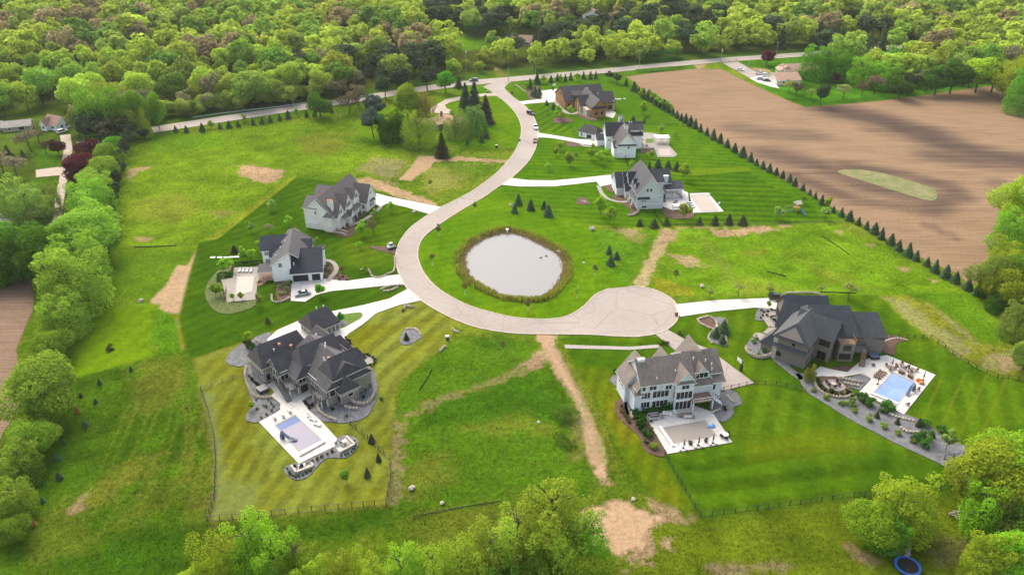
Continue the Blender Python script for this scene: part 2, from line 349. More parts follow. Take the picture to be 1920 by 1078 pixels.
# olive lawn of the big slate-roofed house
LA = [(362,672),(450,646),(560,603),(640,584),(692,574),(763,545),(789,563),(836,591),(850,600),(845,640),(790,680),(745,720),(737,790),(732,860),(727,950),(393,978),(403,930),(403,850),(378,735)]
paint(LA, lawn(c_(.125,.185,.022), c_(.165,.205,.040), 78, 2.3, .13, .2), .7, 1, 0, .2)
paint([(405,760),(470,690),(480,740),(470,830),(500,880),(560,905),(430,910),(412,850)], lawn(c_(.075,.135,.010), c_(.12,.165,.022), 84, 1.9, .22, .15), 2, .85, 2, .15)
paint([(378,735),(395,740),(415,850),(415,960),(400,975),(402,850)], c_(.25,.22,.10), 1.5, .7, 2); paint([(420,900),(480,905),(470,960),(405,972)], c_(.24,.22,.085), 3, .6, 5)
paint([(640,790),(735,760),(735,850),(690,830),(655,800)], lawn(c_(.085,.14,.012), c_(.14,.175,.03), 60, 2, .15), 2, .7, 2, .15)
paint([(660,640),(700,605),(780,570),(850,600),(800,660),(745,700),(715,720)], lawn(c_(.090,.175,.014), c_(.165,.215,.045), 62, 2.5, .2, .2), 2, .85, 2, .15)
paint([(362,672),(560,606),(700,578),(697,583),(560,612),(368,684)], c_(.20,.21,.04), .6, .7, .6)
# light blue house and taupe house lawns
LD = [(1046,634),(1110,632),(1236,630),(1275,593),(1342,584),(1415,577),(1460,560),(1475,552),(1650,553),(1690,596),(1740,632),(1800,672),(1870,706),(1960,712),(1960,840),(1835,846),(1750,800),(1600,760),(1560,720),(1500,700),(1560,740),(1740,830),(1808,868),(1812,915),(1600,932),(1313,968),(1230,935),(1160,850),(1130,770),(1085,700),(1060,650)]
paint(LD, lawn(c_(.030,.128,.005), c_(.050,.170,.008), 68, 2.6, .10), .6, 1, 0, .1)
paint([(1085,690),(1140,690),(1190,800),(1240,860),(1300,960),(1230,935),(1160,850),(1130,770)], lawn(c_(.055,.150,.007), c_(.10,.18,.016), 74, 1.8, .15), 1.2, .85, 1.5, .15)
paint([(1280,880),(1450,820),(1640,850),(1760,880),(1800,915),(1600,930),(1320,966)], lawn(c_(.021,.100,.004), c_(.036,.135,.006), 10, 3.5, .2), 4, .8, 3, .1)
paint([(1400,830),(1560,800),(1640,830),(1600,850),(1400,860)], c_(.09,.20,.010), 3, .45, 3)
for x0 in (1700, 1740, 1780, 1822, 1862):
    paint([(x0+30,700),(x0-30,830)], c_(.10,.21,.02), .25, .5, .3, closed=False, w=.5)
# rough strip right of the taupe house
paint([(1655,556),(1700,553),(1770,590),(1835,640),(1900,655),(1960,670),(1960,706),(1870,706),(1800,671),(1740,631),(1690,596)], lambda i: (c_(.15,.21,.028)*(.7+.6*N1[i])[:,None]), 1, 1, 1.5)
for p in ([(1662,560),(1700,562),(1760,610),(1830,655),(1800,668),(1740,628),(1690,594)], [(1735,565),(1790,600),(1850,650),(1835,655),(1770,600)], [(1850,668),(1910,655),(1920,690),(1880,700),(1845,690)]): paint(p, DRY*1.05, 1, .7, 3)
paint([(1870,672),(1905,668),(1905,688),(1880,690)], DIRT, 1.5, .6, 4)
paint([(1740,553),(1830,556),(1900,640),(1840,640),(1780,590)], c_(.085,.235,.009), 2, .85, 1.5)
# farm lots beyond the field
paint([(1383,117),(1513,106),(1700,90),(1960,60),(1960,150),(1878,158),(1640,190),(1510,200),(1413,158),(1450,160)], lambda i: c_(.045,.165,.010)*(.7+.6*N12[i])[:,None], 1, 1, 1)
paint([(1405,126),(1440,130),(1448,137),(1420,135)], DIRT*.8, 1, .8, 2)
paint([(1065,140),(1300,120),(1310,130),(1178,145)], lambda i: c_(.05,.15,.012)*(.7+.6*N4[i])[:,None], 1.5, 1, 1); paint([(1300,106),(1325,122),(1310,130),(1295,120)], DIRT*.8, .8, .9, 1)
# glades in the wood
paint([(790,70),(850,55),(880,72),(950,70),(960,85),(870,97),(800,82)], lambda i: c_(.075,.20,.014)*(.7+.6*N12[i])[:,None], 3, 1, 3); paint([(1020,42),(1080,36),(1075,52),(1030,56)], c_(.07,.2,.02), 2, 1, 1)
paint([(928,125),(940,132),(955,142),(965,148),(935,148),(926,135)], DIRT*.7, .8, .9, 1.5)
paint([(300,230),(620,190),(855,150),(1070,128),(1513,97)], c_(.05,.14,.015), 2, .8, 2, closed=False, w=24)
# left farm lane surroundings
paint([(60,270),(118,270),(110,330),(70,315)], c_(.07,.20,.012), 2, .9, 2); paint([(60,335),(110,335),(105,400),(90,420),(30,420)], c_(.06,.165,.012), 2, .9, 2)
# the pond hollow
POND = [(864,480),(877,461),(904,444),(944,432),(976,436),(1010,450),(1042,466),(1058,480),(1062,510),(1049,533),(1026,554),(1004,560),(970,559),(938,554),(907,539),(881,523),(868,508),(864,490)]
PW = smooth_closed(GL(POND), 3)
idx, d = sdist(PW); Z[idx] += -1.6*(1-sst(d, -2.5, 3.0)); a = (1-sst(d, .3, 2.4)); ROUGH[idx] *= 1-a*.6
COLR[idx] = COLR[idx]*(1-a[:,None]) + (c_(.17,.19,.05)*(.7+.6*N1[idx])[:,None])*a[:,None]
# flatten under paved and built places is handled by ROUGH; gentle swells and tussocks elsewhere
Z += ROUGH*((N4-.5)*.20+(N1-.5)*.26) + np.where(ROUGH > .3, (N12-.5)*.25, 0) - .03*(ROUGH > .3)
def GM(c): q = np.clip((c[:,1]/np.maximum(c[:,0], 1e-4)-1.02)/.4, 0, 1)[:,None]; return (1-q)*np.array([.86,.84,.80])+q*np.array([1.02,.80,.50])
def GT(c):     # turf is measured from the photo: bring the sheet to one exposure
    q = np.clip((c[:,1]/np.maximum(c[:,0], 1e-4)-1.0)/.9, 0, 1)[:,None]; g_ = (1-q)*np.array([.60,.74,.55])+q*np.array([1.30,.70,.32]); return np.where((c[:,1] < c[:,0]*.97)[:,None], np.array([.80,.80,.78]), g_)
def keep_below(pts, m=2.5, z=-.12):       # sink the turf under a paved outline
    idx, d = sdist(pts); a = 1-sst(d, -.2, m*.4); Z[idx] = Z[idx]*(1-a)+np.minimum(Z[idx], z)*a; ROUGH[idx] *= 1-a
def ground():
    global COLR
    m_ = np.where(ROUGH > .3, 1.0-.30*sst(-Y, -205, -150), 1.0)[:,None]; lum = COLR.mean(1, keepdims=True); w2 = np.clip((N4*.5+N12*.5-.5)*1.1, -.3, .3)[:,None]*(ROUGH > .3)[:,None]  # m_: vignette-like darkening of the near meadow, painted into its colour
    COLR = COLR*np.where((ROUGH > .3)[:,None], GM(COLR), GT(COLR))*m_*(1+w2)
    ny, nx = SH; n = nx*ny
    me = bpy.data.meshes.new('ground'); me.vertices.add(n)
    me.vertices.foreach_set('co', np.column_stack([X, Y, Z]).ravel())
    i = np.arange(n).reshape(ny, nx); q = np.stack([i[:-1,:-1], i[:-1,1:], i[1:,1:], i[1:,:-1]], -1).reshape(-1, 4)
    me.loops.add(q.size); me.loops.foreach_set('vertex_index', q.ravel().astype(np.int32))
    me.polygons.add(len(q)); me.polygons.foreach_set('loop_start', (np.arange(len(q))*4).astype(np.int32))
    me.polygons.foreach_set('use_smooth', np.ones(len(q), bool))
    me.update(); me.validate()
    at = me.color_attributes.new('cover', 'FLOAT_COLOR', 'POINT')
    at.data.foreach_set('color', np.column_stack([np.clip(COLR, 0, 1), np.ones(n)]).ravel())
    ra = me.attributes.new('tussock', 'FLOAT', 'POINT'); ra.data.foreach_set('value', ROUGH)
    m, nt, b = nodes('turf'); av = nd(nt, 'ShaderNodeVertexColor', layer_name='cover')
    g = nd(nt, 'ShaderNodeTexCoord').outputs['Object']
    n1 = noise(nt, g, .9, 4, .65); n2 = noise(nt, g, 3.5, 3, .7)
    tu = nd(nt, 'ShaderNodeAttribute', attribute_name='tussock')
    k = nd(nt, 'ShaderNodeMath', operation='MULTIPLY'); link(nt, ramp(nt, n1, .56, 1.42, .25, .75), k.inputs[0]); link(nt, ramp(nt, n2, .64, 1.36, .3, .7), k.inputs[1])
    k2 = nd(nt, 'ShaderNodeMapRange'); link(nt, tu.outputs['Fac'], k2.inputs[0]); k2.inputs[3].default_value = .5; k2.inputs[4].default_value = 1
    col = mixc(nt, k2.outputs[0], av.outputs[0], mixc(nt, 1, av.outputs[0], k.outputs[0], 'MULTIPLY'))
    link(nt, col, b.inputs['Base Color']); b.inputs['Roughness'].default_value = 1; b.inputs['Specular IOR Level'].default_value = 0
    bm = nd(nt, 'ShaderNodeBump'); bm.inputs['Distance'].default_value = .3; link(nt, n2, bm.inputs['Height'])
    k3 = nd(nt, 'ShaderNodeMath', operation='MULTIPLY'); link(nt, k2.outputs[0], k3.inputs[0]); k3.inputs[1].default_value = .6
    link(nt, k3.outputs[0], bm.inputs['Strength']); link(nt, bm.outputs[0], b.inputs['Normal'])
    me.materials.append(m); o = bpy.data.objects.new('ground', me); COL.objects.link(o); o['kind'] = 'structure'
# ---------------------------------------------------------------- roads, drives, fields, water
ROAD_OUT = [(918,168),(925,176),(944,189),(965,210),(976,232),(977,253),(969,278),(952,303),(925,330),(880,362),(826,389),(806,401),(772,425),(751,451),(742,479),(746,507),(763,540),(789,563),(836,591),(888,612),(940,622),(992,626),(1097,627),(1150,630)]
CIRC = [(1190,631.5),(1225,627),(1252,617),(1268,602),(1273,586),(1266,568),(1250,554),(1225,543),(1200,538),(1180,537.5)]
ROAD_IN = [(1143,541),(1117,552),(1096,573),(1068,591),(1036,598),(993,598),(951,593),(887,576),(844,556),(812,533),(791,505),(783,475),(793,446),(828,418),(872,390),(905,371),(935,350),(959,334),(988,306),(1003,281),(1009,255),(1008,240),(999,217),(981,196),(960,180),(945,165)]
def sm(p, n=3): return smooth_closed(GL(p), n, False)
ro = sm(ROAD_OUT); ci = sm(CIRC); ri = sm(ROAD_IN)
road = ro + ci + ri
mainroad = smooth_closed([G(*p) for p in [(150,272),(250,250),(363,232),(500,211),(620,193.5),(740,175),(855,158.5),(970,148),(1070,139),(1200,127),(1340,114),(1513,102),(1680,89),(1900,72)]], 4, False)
keep_below(road); keep_below(ribbon(mainroad, 10))
m = M['asphalt']; nt = m.node_tree; b_ = nt.nodes['Principled BSDF']; src = b_.inputs['Base Color'].links[0].from_socket; g_ = nd(nt, 'ShaderNodeTexCoord').outputs['Object']
vo = nd(nt, 'ShaderNodeTexVoronoi', feature='DISTANCE_TO_EDGE'); vo.inputs['Scale'].default_value = .09; link(nt, g_, vo.inputs['Vector']); w_ = noise(nt, g_, .06, 5, .7); w2 = noise(nt, g_, .5, 4, .7)
c1 = mixc(nt, ramp(nt, vo.outputs['Distance'], .55, 0, .0, .012), src, (.16,.135,.115)); c1 = mixc(nt, 1, c1, ramp(nt, w_, .86, 1.12, .35, .65), 'MULTIPLY'); c1 = mixc(nt, 1, c1, ramp(nt, w2, .93, 1.07, .3, .7), 'MULTIPLY'); link(nt, c1, b_.inputs['Base Color'])
sheet('county_road', ribbon(mainroad, [10]*len(mainroad)), .05, M['asphalt'])
sheet('residential_road', road, .06, M['asphalt'])
sheet('road_junction', GL([(905,163),(935,152.5),(965,149),(952,158),(945,166),(960,181),(945,190),(926,177),(918,170)]), .066, M['asphalt'])
M['curbm'] = mat('concrete_kerb', (.52,.44,.34), .9, (.40,.33,.25), scale=.7, var=.25)
for nm, line in (('kerb', ri[:-6]), ('kerb', (ro + ci)[6:])):       # low surmountable kerb on both sides
    mb = MB()
    for a, b in zip(line[:-1], line[1:]): mb.beam((*a, .15), (*b, .15), .34, .25)
    tag(mb.build(nm, M['curbm']), kind='structure')
M['paint'] = mat('road_paint', (.62,.60,.52), .8, (.5,.47,.4)); M['ypaint'] = mat('yellow_road_paint', (.55,.42,.10), .8)
for off, mm in ((4.0, 'paint'), (-4.0, 'paint'), (0, 'ypaint')):
    P = np.array(mainroad); d = np.gradient(P, axis=0); d /= np.linalg.norm(d, axis=1)[:,None]; P2 = P+np.column_stack([-d[:,1], d[:,0]])*off
    tag(sheet('road_marking', ribbon([tuple(p) for p in P2], .16), .056, M[mm]))
DRV = {
 'drive': [[(766,541),(745,552),(730,560),(682,572),(617,585),(561,601),(520,619),(501,636),(505,650),(560,665),(640,665),(690,684),(698,678),(694,671),(682,666),(658,650),(646,636),(653,626),(682,607),(706,587),(749,572),(791,563)],
           [(748,515),(700,520),(650,527),(605,523),(547,531),(545,564),(572,566),(593,553),(621,546),(682,540),(720,536),(760,534)],
           [(700,366),(706,363),(734,370),(828,389),(806,402),(762,389),(735,383),(725,382),(714,388),(702,382)],
           [(957,334),(990,338),(1036,339),(1090,334),(1145,328),(1150,345),(1126,350),(1118,341),(1085,345),(1036,350),(976,350),(940,347)],
           [(1007,249),(1044,255),(1080,261),(1100,262),(1125,255),(1128,274),(1099,272),(1072,266),(1031,259),(1007,258)],
           [(973,191),(1016,186),(1014,171),(1055,166),(1058,192),(1016,193),(980,196)],
           [(1265,571),(1342,563),(1441,559),(1475,554),(1490,575),(1470,590),(1459,580),(1415,577),(1342,584),(1275,594)]],
 'asphalt': [[(1229,627),(1250,617),(1290,639),(1330,655),(1351,671),(1414,718),(1356,733),(1300,700),(1270,660)],
             [(1355,119),(1383,116),(1421,137),(1430,141),(1405,147),(1388,137)]],
 'gravelroad': [[(805,212),(806,205),(815,199),(835,187),(865,181),(905,176),(928,175),(934,180),(905,181),(866,187),(842,193),(834,198),(838,204),(846,206),(842,214)],
                [(112,254),(132,252),(136,280),(126,337),(112,425),(92,425),(112,332),(119,285)], [(67,319),(115,313),(113,329),(68,333)]],
}
M['lane'] = mat('gravel_lane', (.43,.35,.28), .95, (.33,.27,.21), scale=.5, var=.2)
for k, mm, nm in (('drive', 'concrete', 'driveway'), ('asphalt', 'asphalt', 'driveway'), ('gravelroad', 'lane', 'gravel_lane')):
    for p in DRV[k]:
        q = GL(p); keep_below(q); sheet(nm, q, .085 if k == 'drive' else .075, M[mm])
q = GL([(1405,147),(1430,141),(1452,142),(1456,160),(1462,167),(1445,163),(1420,155)]); keep_below(q); sheet('farmyard_apron', q, .08, M['concrete'])
nt = M['concrete'].node_tree; b_ = nt.nodes['Principled BSDF']; src = b_.inputs['Base Color'].links[0].from_socket; g_ = nd(nt, 'ShaderNodeTexCoord').outputs['Object']     # saw-cut joints
mp = nd(nt, 'ShaderNodeMapping'); mp.inputs['Rotation'].default_value = (0, 0, .75); link(nt, g_, mp.inputs[0]); br = nd(nt, 'ShaderNodeTexBrick'); br.offset = 0; br.inputs['Scale'].default_value = 1; br.inputs['Brick Width'].default_value = 3.2; br.inputs['Row Height'].default_value = 3.2; br.inputs['Mortar Size'].default_value = .035
for k_, v_ in (('Color1', 1.0), ('Color2', .93), ('Mortar', .62)): br.inputs[k_].default_value = (v_, v_, v_, 1)
link(nt, mp.outputs[0], br.inputs['Vector']); link(nt, mixc(nt, 1, src, br.outputs['Color'], 'MULTIPLY'), b_.inputs['Base Color'])
# walks
M['walk'] = mat('pale_walk', (.29,.26,.225), .85, (.25,.222,.195), scale=.6, var=.08)
for p, w in [([(610,488),(622,491),(630,500),(629,510),(620,520),(616,528)], 1.5), ([(714,388),(706,396),(699,402),(676,416),(661,421),(655,424)], 1.6), ([(1122,348),(1128,362),(1140,373),(1164,379),(1184,376)], 1.6),
             ([(1041,190),(1050,202),(1063,212),(1075,214),(1086,210)], 2.0), ([(1466,586),(1448,588),(1437,592),(1440,602),(1448,614)], 1.9), ([(1450,614),(1436,626)], 1.9), ([(1088,270),(1100,275),(1128,274)], 1.6)]:
    q = ribbon(sm(p), w); keep_below(q); sheet('garden_path', q, .095, M['walk'])
for c, r in (((1425,631), 1.9), ((694,675), 1.7)):
    o = G(*c); sheet('garden_path', [(o[0]+r*math.cos(a), o[1]+r*math.sin(a)) for a in np.linspace(0, 6.2, 18)], .099, M['walk'])
island = smooth_closed(GL([(632,601),(634,592),(655,588),(674,586),(680,590),(675,598),(655,609),(640,616),(633,614)]), 3)
M['lawnisl'] = mat('drive_island_lawn', (.10,.16,.018), 1, (.07,.14,.012), scale=.5, var=.25); sheet('lawn', island, .10, M['lawnisl'])
# ploughed fields
def field(name, pts, ang, base, dark, patches):
    m, nt, b = nodes(name + '_soil'); g = nd(nt, 'ShaderNodeTexCoord').outputs['Object']
    mp = nd(nt, 'ShaderNodeMapping'); mp.inputs['Rotation'].default_value = (0, 0, -R(ang)); mp.inputs['Scale'].default_value = (.012, .22, 1); mp.vector_type = 'POINT'
    link(nt, g, mp.inputs[0]); s1 = noise(nt, mp.outputs[0], 1, 4, .7)
    mp2 = nd(nt, 'ShaderNodeMapping'); mp2.inputs['Rotation'].default_value = (0, 0, -R(ang)); mp2.inputs['Scale'].default_value = (.05, 1.4, 1); link(nt, g, mp2.inputs[0]); s2 = noise(nt, mp2.outputs[0], 1, 3, .6)
    n = noise(nt, g, .045, 4, .6); fine = noise(nt, g, 1.6, 3, .7)
    av = nd(nt, 'ShaderNodeVertexColor', layer_name='moisture')
    sx = nd(nt, 'ShaderNodeSeparateColor'); link(nt, av.outputs[0], sx.inputs[0])
    ad = nd(nt, 'ShaderNodeMath', operation='ADD'); link(nt, sx.outputs[0], ad.inputs[0]); link(nt, ramp(nt, s1, -.34, .34, .25, .75), ad.inputs[1])
    cl = ramp(nt, ad.outputs[0], 0, 1, .05, .95)
    col = mixc(nt, cl, base, dark)
    k = nd(nt, 'ShaderNodeMath', operation='MULTIPLY'); link(nt, ramp(nt, s2, .74, 1.26, .3, .7), k.inputs[0]); link(nt, ramp(nt, fine, .76, 1.24, .3, .7), k.inputs[1])
    k2 = nd(nt, 'ShaderNodeMath', operation='MULTIPLY'); link(nt, k.outputs[0], k2.inputs[0]); link(nt, ramp(nt, n, .92, 1.08, .3, .7), k2.inputs[1])
    col = mixc(nt, 1, col, k2.outputs[0], 'MULTIPLY'); link(nt, col, b.inputs['Base Color']); b.inputs['Roughness'].default_value = 1; b.inputs['Specular IOR Level'].default_value = .05
    bm = nd(nt, 'ShaderNodeBump'); bm.inputs['Strength'].default_value = .5; bm.inputs['Distance'].default_value = .15; link(nt, s2, bm.inputs['Height']); link(nt, bm.outputs[0], b.inputs['Normal'])
    # gridded sheet clipped to the outline
    keep_below(pts, 1.5, -.1); P = np.array(pts); st = 3.0
    import bmesh
    bm_ = bmesh.new(); vs = [bm_.verts.new((x, y, .04)) for x, y in pts]; f = bm_.faces.new(vs)
    if f.normal.z < 0: f.normal_flip()
    bm_.normal_update()
    for ax in (0, 1):
        for c in np.arange(P[:,ax].min()+st, P[:,ax].max(), st):
            no = (1,0,0) if ax == 0 else (0,1,0); co = (c,0,0) if ax == 0 else (0,c,0)
            bmesh.ops.bisect_plane(bm_, geom=bm_.verts[:]+bm_.edges[:]+bm_.faces[:], plane_co=co, plane_no=no)
    me = bpy.data.meshes.new(name); bm_.to_mesh(me); bm_.free()
    if len(me.polygons) and me.polygons[0].normal.z < 0: me.flip_normals()
    V = np.empty(len(me.vertices)*3); me.vertices.foreach_get('co', V); V = V.reshape(-1, 3); w = np.zeros(len(V))
    for line, wd, k_ in patches:
        L = np.array(GL(line)); d = np.full(len(V), 1e9)
        for a, b_ in zip(L[:-1], L[1:]):
            e = b_-a; t = np.clip(((V[:,:2]-a)@e)/(e@e), 0, 1); d = np.minimum(d, np.linalg.norm(V[:,:2]-a-t[:,None]*e, axis=1))
        w = np.maximum(w, k_*(1-sst(d, wd*.1, wd*1.35)))
    at = me.color_attributes.new('moisture', 'FLOAT_COLOR', 'POINT'); at.data.foreach_set('color', np.column_stack([w, w, w, np.ones(len(w))]).ravel())
    me.materials.append(m); o = bpy.data.objects.new(name, me); COL.objects.link(o); o['kind'] = 'structure'
FR = [(1175,144),(1230,137),(1310,129),(1353,131),(1413,160),(1462,183),(1510,202),(1570,197),(1640,191),(1750,177),(1840,164),(1880,159),(1920,166),(2060,200),(2300,330),(2250,430),(1960,440),(1908,362),(1902,405),(1872,464),(1852,490),(1844,524),(1815,536),(1801,517),(1700,471),(1600,410),(1560,389),(1400,298),(1300,236),(1250,204)]
field('ploughed_field', GL(FR), 8, (.222,.146,.086), (.078,.052,.039), [
    ([(1380,240),(1430,250),(1520,255)], 12, .55), ([(1450,290),(1540,315),(1640,350),(1740,375)], 13, .75), ([(1560,205),(1650,225),(1730,250),(1800,280),(1900,300)], 17, .95), ([(1760,290),(1830,300),(1900,300),(2000,330)], 15, .8),
    ([(1590,312),(1700,330),(1780,350),(1800,370)], 8, .8), ([(1740,395),(1780,370)], 9, .8), ([(1490,330),(1600,375),(1720,392)], 7, .7), ([(1735,420),(1795,448)], 3, .55), ([(1868,340),(1880,365)], 6, .5), ([(1640,240),(1760,265)], 12, .5)])
q = GL([(1570,323),(1600,318),(1650,324),(1720,344),(1754,358),(1748,377),(1690,362),(1620,340)])
M['fieldgrass'] = mat('field_grass', (.21,.185,.085), 1, (.115,.145,.04), scale=.22, var=.35, fine=1.5, bump=.5); sheet('grass_island', smooth_closed(q, 3), .09, M['fieldgrass'])
field('ploughed_field', GL([(-300,540),(0,526),(58,519),(63,560),(62,580),(45,620),(31,655),(36,700),(36,760),(0,825),(-300,960)]), 68, (.20,.132,.09), (.10,.068,.052), [([(0,525),(50,540)], 10, .7)])
# pond water
m, nt, b = nodes('pond_water'); b.inputs['Base Color'].default_value = (.235,.225,.21,1); b.inputs['Roughness'].default_value = .06; b.inputs['IOR'].default_value = 1.33
g = nd(nt, 'ShaderNodeTexCoord').outputs['Object']; bm = nd(nt, 'ShaderNodeBump'); bm.inputs['Strength'].default_value = .06; bm.inputs['Distance'].default_value = .1; link(nt, noise(nt, g, 1.5, 3), bm.inputs['Height']); link(nt, bm.outputs[0], b.inputs['Normal']); M['pond'] = m
cx = sum(p[0] for p in PW)/len(PW); cy = sum(p[1] for p in PW)/len(PW)
mb = MB(); mb.poly([((x-cx)*1.035+cx, (y-cy)*1.035+cy, -.55) for x, y in PW]); w = mb.build('pond_water', m)
if w.data.polygons[0].normal.z < 0: w.data.flip_normals()
w['kind'] = 'structure'
# ================================================================ HOUSES
class House:
    def __init__(s, name, label, o, rot, wall, roof, trim='white', cat='house', wall2=None):
        s.root = empty(name, G(*o) if len(o) == 2 else o[:2], R(rot), label, cat); s.wm = [M[wall], M[wall2 or wall]]; s.rm = [M[roof], M[trim]]; s.tm = M[trim]
        s.wall = MB(); s.roof = MB(); s.n = 0; s.ang = 0; s.todo = []
    def _add(s, dst, src):
        c, n_ = math.cos(s.ang), math.sin(s.ang); k = len(dst.v)
        dst.v += [(x*c-y*n_, x*n_+y*c, z) for x, y, z in src.v]; dst.f += [tuple(i+k for i in f) for f in src.f]; dst.m += src.m
    def part(s, name, mb, mats, parent=None):
        o = mb.build(name, mats, parent or s.root)
        if s.ang: o.rotation_euler.z = s.ang
        return o
    def blk(s, u0, u1, v0, v1, ze, ax='u', zr=None, h0=False, h1=False, mid=None, z0=0, oh=.45, wm=0, walls=True):
        s.n += 1; e = s.n*.006; sw = (lambda a, b, z: (a, b, z)) if ax == 'u' else (lambda a, b, z: (b, a, z))
        a0, a1, b0, b1 = (u0, u1, v0, v1) if ax == 'u' else (v0, v1, u0, u1)
        zl, zh = ze if hasattr(ze, '__len__') else (ze, ze); zr = (zr or max(zl, zh)+1.5)+e; m_ = (b0+b1)/2 if mid is None else mid
        W = MB()
        if walls:
            A0, A1, B0, B1 = a0+e, a1-e, b0+e, b1-e; q = .16
            P = lambda pts: W.poly([sw(*p) for p in (pts if ax == 'u' else pts[::-1])], wm)
            P([(A0,B0,z0),(A1,B0,z0),(A1,B0,zl-q),(A0,B0,zl-q)]); P([(A1,B1,z0),(A0,B1,z0),(A0,B1,zh-q),(A1,B1,zh-q)])
            for A, h, fl in ((A0, h0, 1), (A1, h1, 0)):
                pts = [(A,B1,z0),(A,B0,z0),(A,B0,zl-q)] + ([] if h else [(A,m_,zr-q)]) + [(A,B1,zh-q)]
                P(pts if fl else pts[::-1])
            s._add(s.wall, W)
        Rf = MB(); th = .26; sl = (zr-zl)/(m_-b0); sh = (zr-zh)/(b1-m_)
        L0, L1 = zl-sl*oh, zh-sh*oh; run = (m_-b0+b1-m_)/2
        r0 = a0+(run if h0 is True else h0) if h0 else a0-oh; r1 = a1-(run if h1 is True else h1) if h1 else a1+oh
        if r0 > r1: r0 = r1 = (r0+r1)/2
        E0, E1 = a0-oh, a1+oh
        def slab(pts):
            pts = [sw(*p) for p in pts]
            if ax == 'v': pts = pts[::-1]
            n = len(Rf.v); k = len(pts); Rf.v += [(x, y, z-th) for x, y, z in pts] + pts
            Rf.f.append(tuple(n+k+i for i in range(k))); Rf.m.append(0); Rf.f.append(tuple(n+i for i in reversed(range(k)))); Rf.m.append(1)
            for i in range(k):
                j = (i+1) % k; Rf.f.append((n+i, n+j, n+k+j, n+k+i)); Rf.m.append(1)
        slab([(E0,b0-oh,L0),(E1,b0-oh,L0),(r1,m_,zr),(r0,m_,zr)]); slab([(E1,b1+oh,L1),(E0,b1+oh,L1),(r0,m_,zr),(r1,m_,zr)])
        if h0: slab([(E0,b1+oh,L1),(E0,b0-oh,L0),(r0,m_,zr)])
        if h1: slab([(E1,b0-oh,L0),(E1,b1+oh,L1),(r1,m_,zr)])
        s._add(s.roof, Rf)
    def shed(s, u0, u1, v0, v1, zlo, zhi, low='S', posts=(), th=.22):
        """single-pitch roof, low edge on one side"""
        zz = {'S': (zlo,zlo,zhi,zhi), 'N': (zhi,zhi,zlo,zlo), 'W': (zlo,zhi,zhi,zlo), 'E': (zhi,zlo,zlo,zhi)}[low]
        xy = ((u0,v0),(u1,v0),(u1,v1),(u0,v1)); s.n += 1; e = s.n*.005; Rf = MB(); n = 0
        Rf.v = [(x,y,z-th+e) for (x,y), z in zip(xy, zz)] + [(x,y,z+e) for (x,y), z in zip(xy, zz)]
        Rf.f = [(4,5,6,7),(3,2,1,0)]; Rf.m = [0,1]
        for i in range(4): j = (i+1) % 4; Rf.f.append((i,j,4+j,4+i)); Rf.m.append(1)
        s._add(s.roof, Rf)
        for (x, y, z) in posts:
            p = MB(); p.box(x-.16,x+.16,y-.16,y+.16,0,z); s.part('post', p, s.tm)
    def box(s, u0, u1, v0, v1, z0, z1, name=None, m=None, wm=0):
        b = MB(); b.box(u0,u1,v0,v1,z0,z1, wm)
        if name: return s.part(name, b, m or s.wm)
        s._add(s.wall, b)
    def _pl(s, side, p, a, z, d):     # point d in front of the wall plane p
        return {'S': (a, p-d, z), 'N': (a, p+d, z), 'W': (p-d, a, z), 'E': (p+d, a, z)}[side]
    def slab(s, mb, side, p, a0, a1, z0, z1, d0, d1, mi=0):
        x, y = s._pl(side, p, a0, z0, d0), s._pl(side, p, a1, z1, d1)
        mb.box(min(x[0],y[0]),max(x[0],y[0]),min(x[1],y[1]),max(x[1],y[1]),z0,z1,mi)
    def w(s, side, p, items, name='window', pane='pane', pm='glass', fr=.13):
        for it in items:
            a, z, w, h = it[:4]; nx = it[4] if len(it) > 4 else 1; F = MB(); a0, a1, z0, z1 = a-w/2, a+w/2, z-h/2, z+h/2
            s.slab(F, side, p, a0-fr, a1+fr, z0-fr, z0, -.05, .09); s.slab(F, side, p, a0-fr, a1+fr, z1, z1+fr, -.05, .09)
            s.slab(F, side, p, a0-fr, a0, z0, z1, -.05, .088); s.slab(F, side, p, a1, a1+fr, z0, z1, -.05, .088)
            for i in range(1, nx): x = a0+(a1-a0)*i/nx; s.slab(F, side, p, x-.05, x+.05, z0, z1, -.05, .07)
            f = s.part(name, F, s.tm); P = MB(); s.slab(P, side, p, a0, a1, z0, z1, -.05, .03); o = P.build(pane, M[pm], f)
    def band(s, side, p, a0, a1, z, t=.22): 
        b = MB(); s.slab(b, side, p, a0, a1, z, z+t, -.05, .06, 0); s.part('trim_board', b, s.tm)
    def deck(s, u0, u1, v0, v1, z, rails='SE', rm=None, top='wood', name='deck'):
        b = MB(); b.box(u0,u1,v0,v1,z-.25,z)
        d = s.part(name, b, M[top]); r = MB(); rm = rm or M['black']
        ed = {'S': ((u0,v0),(u1,v0)), 'N': ((u0,v1),(u1,v1)), 'W': ((u0,v0),(u0,v1)), 'E': ((u1,v0),(u1,v1))}
        for c in rails:
            (x0,y0),(x1,y1) = ed[c]; r.beam((x0,y0,z+1.05),(x1,y1,z+1.05),.1,.09); r.beam((x0,y0,z+.2),(x1,y1,z+.2),.06,.06)
            k = max(1, int(math.hypot(x1-x0,y1-y0)/.5))
            for i in range(k+1): t = i/k; x, y = x0+(x1-x0)*t, y0+(y1-y0)*t; q = .06 if i % 4 == 0 else .02; r.box(x-q,x+q,y-q,y+q,z,z+1.05)
        if rails: r.build('railing', rm, d)
        if z > 1 and name == 'deck':
            for (x, y) in ((u0+.2,v0+.2),(u1-.2,v0+.2),(u1-.2,v1-.2)): p = MB(); p.box(x-.14,x+.14,y-.14,y+.14,0,z-.25); s.part('post', p, s.tm)
        return d
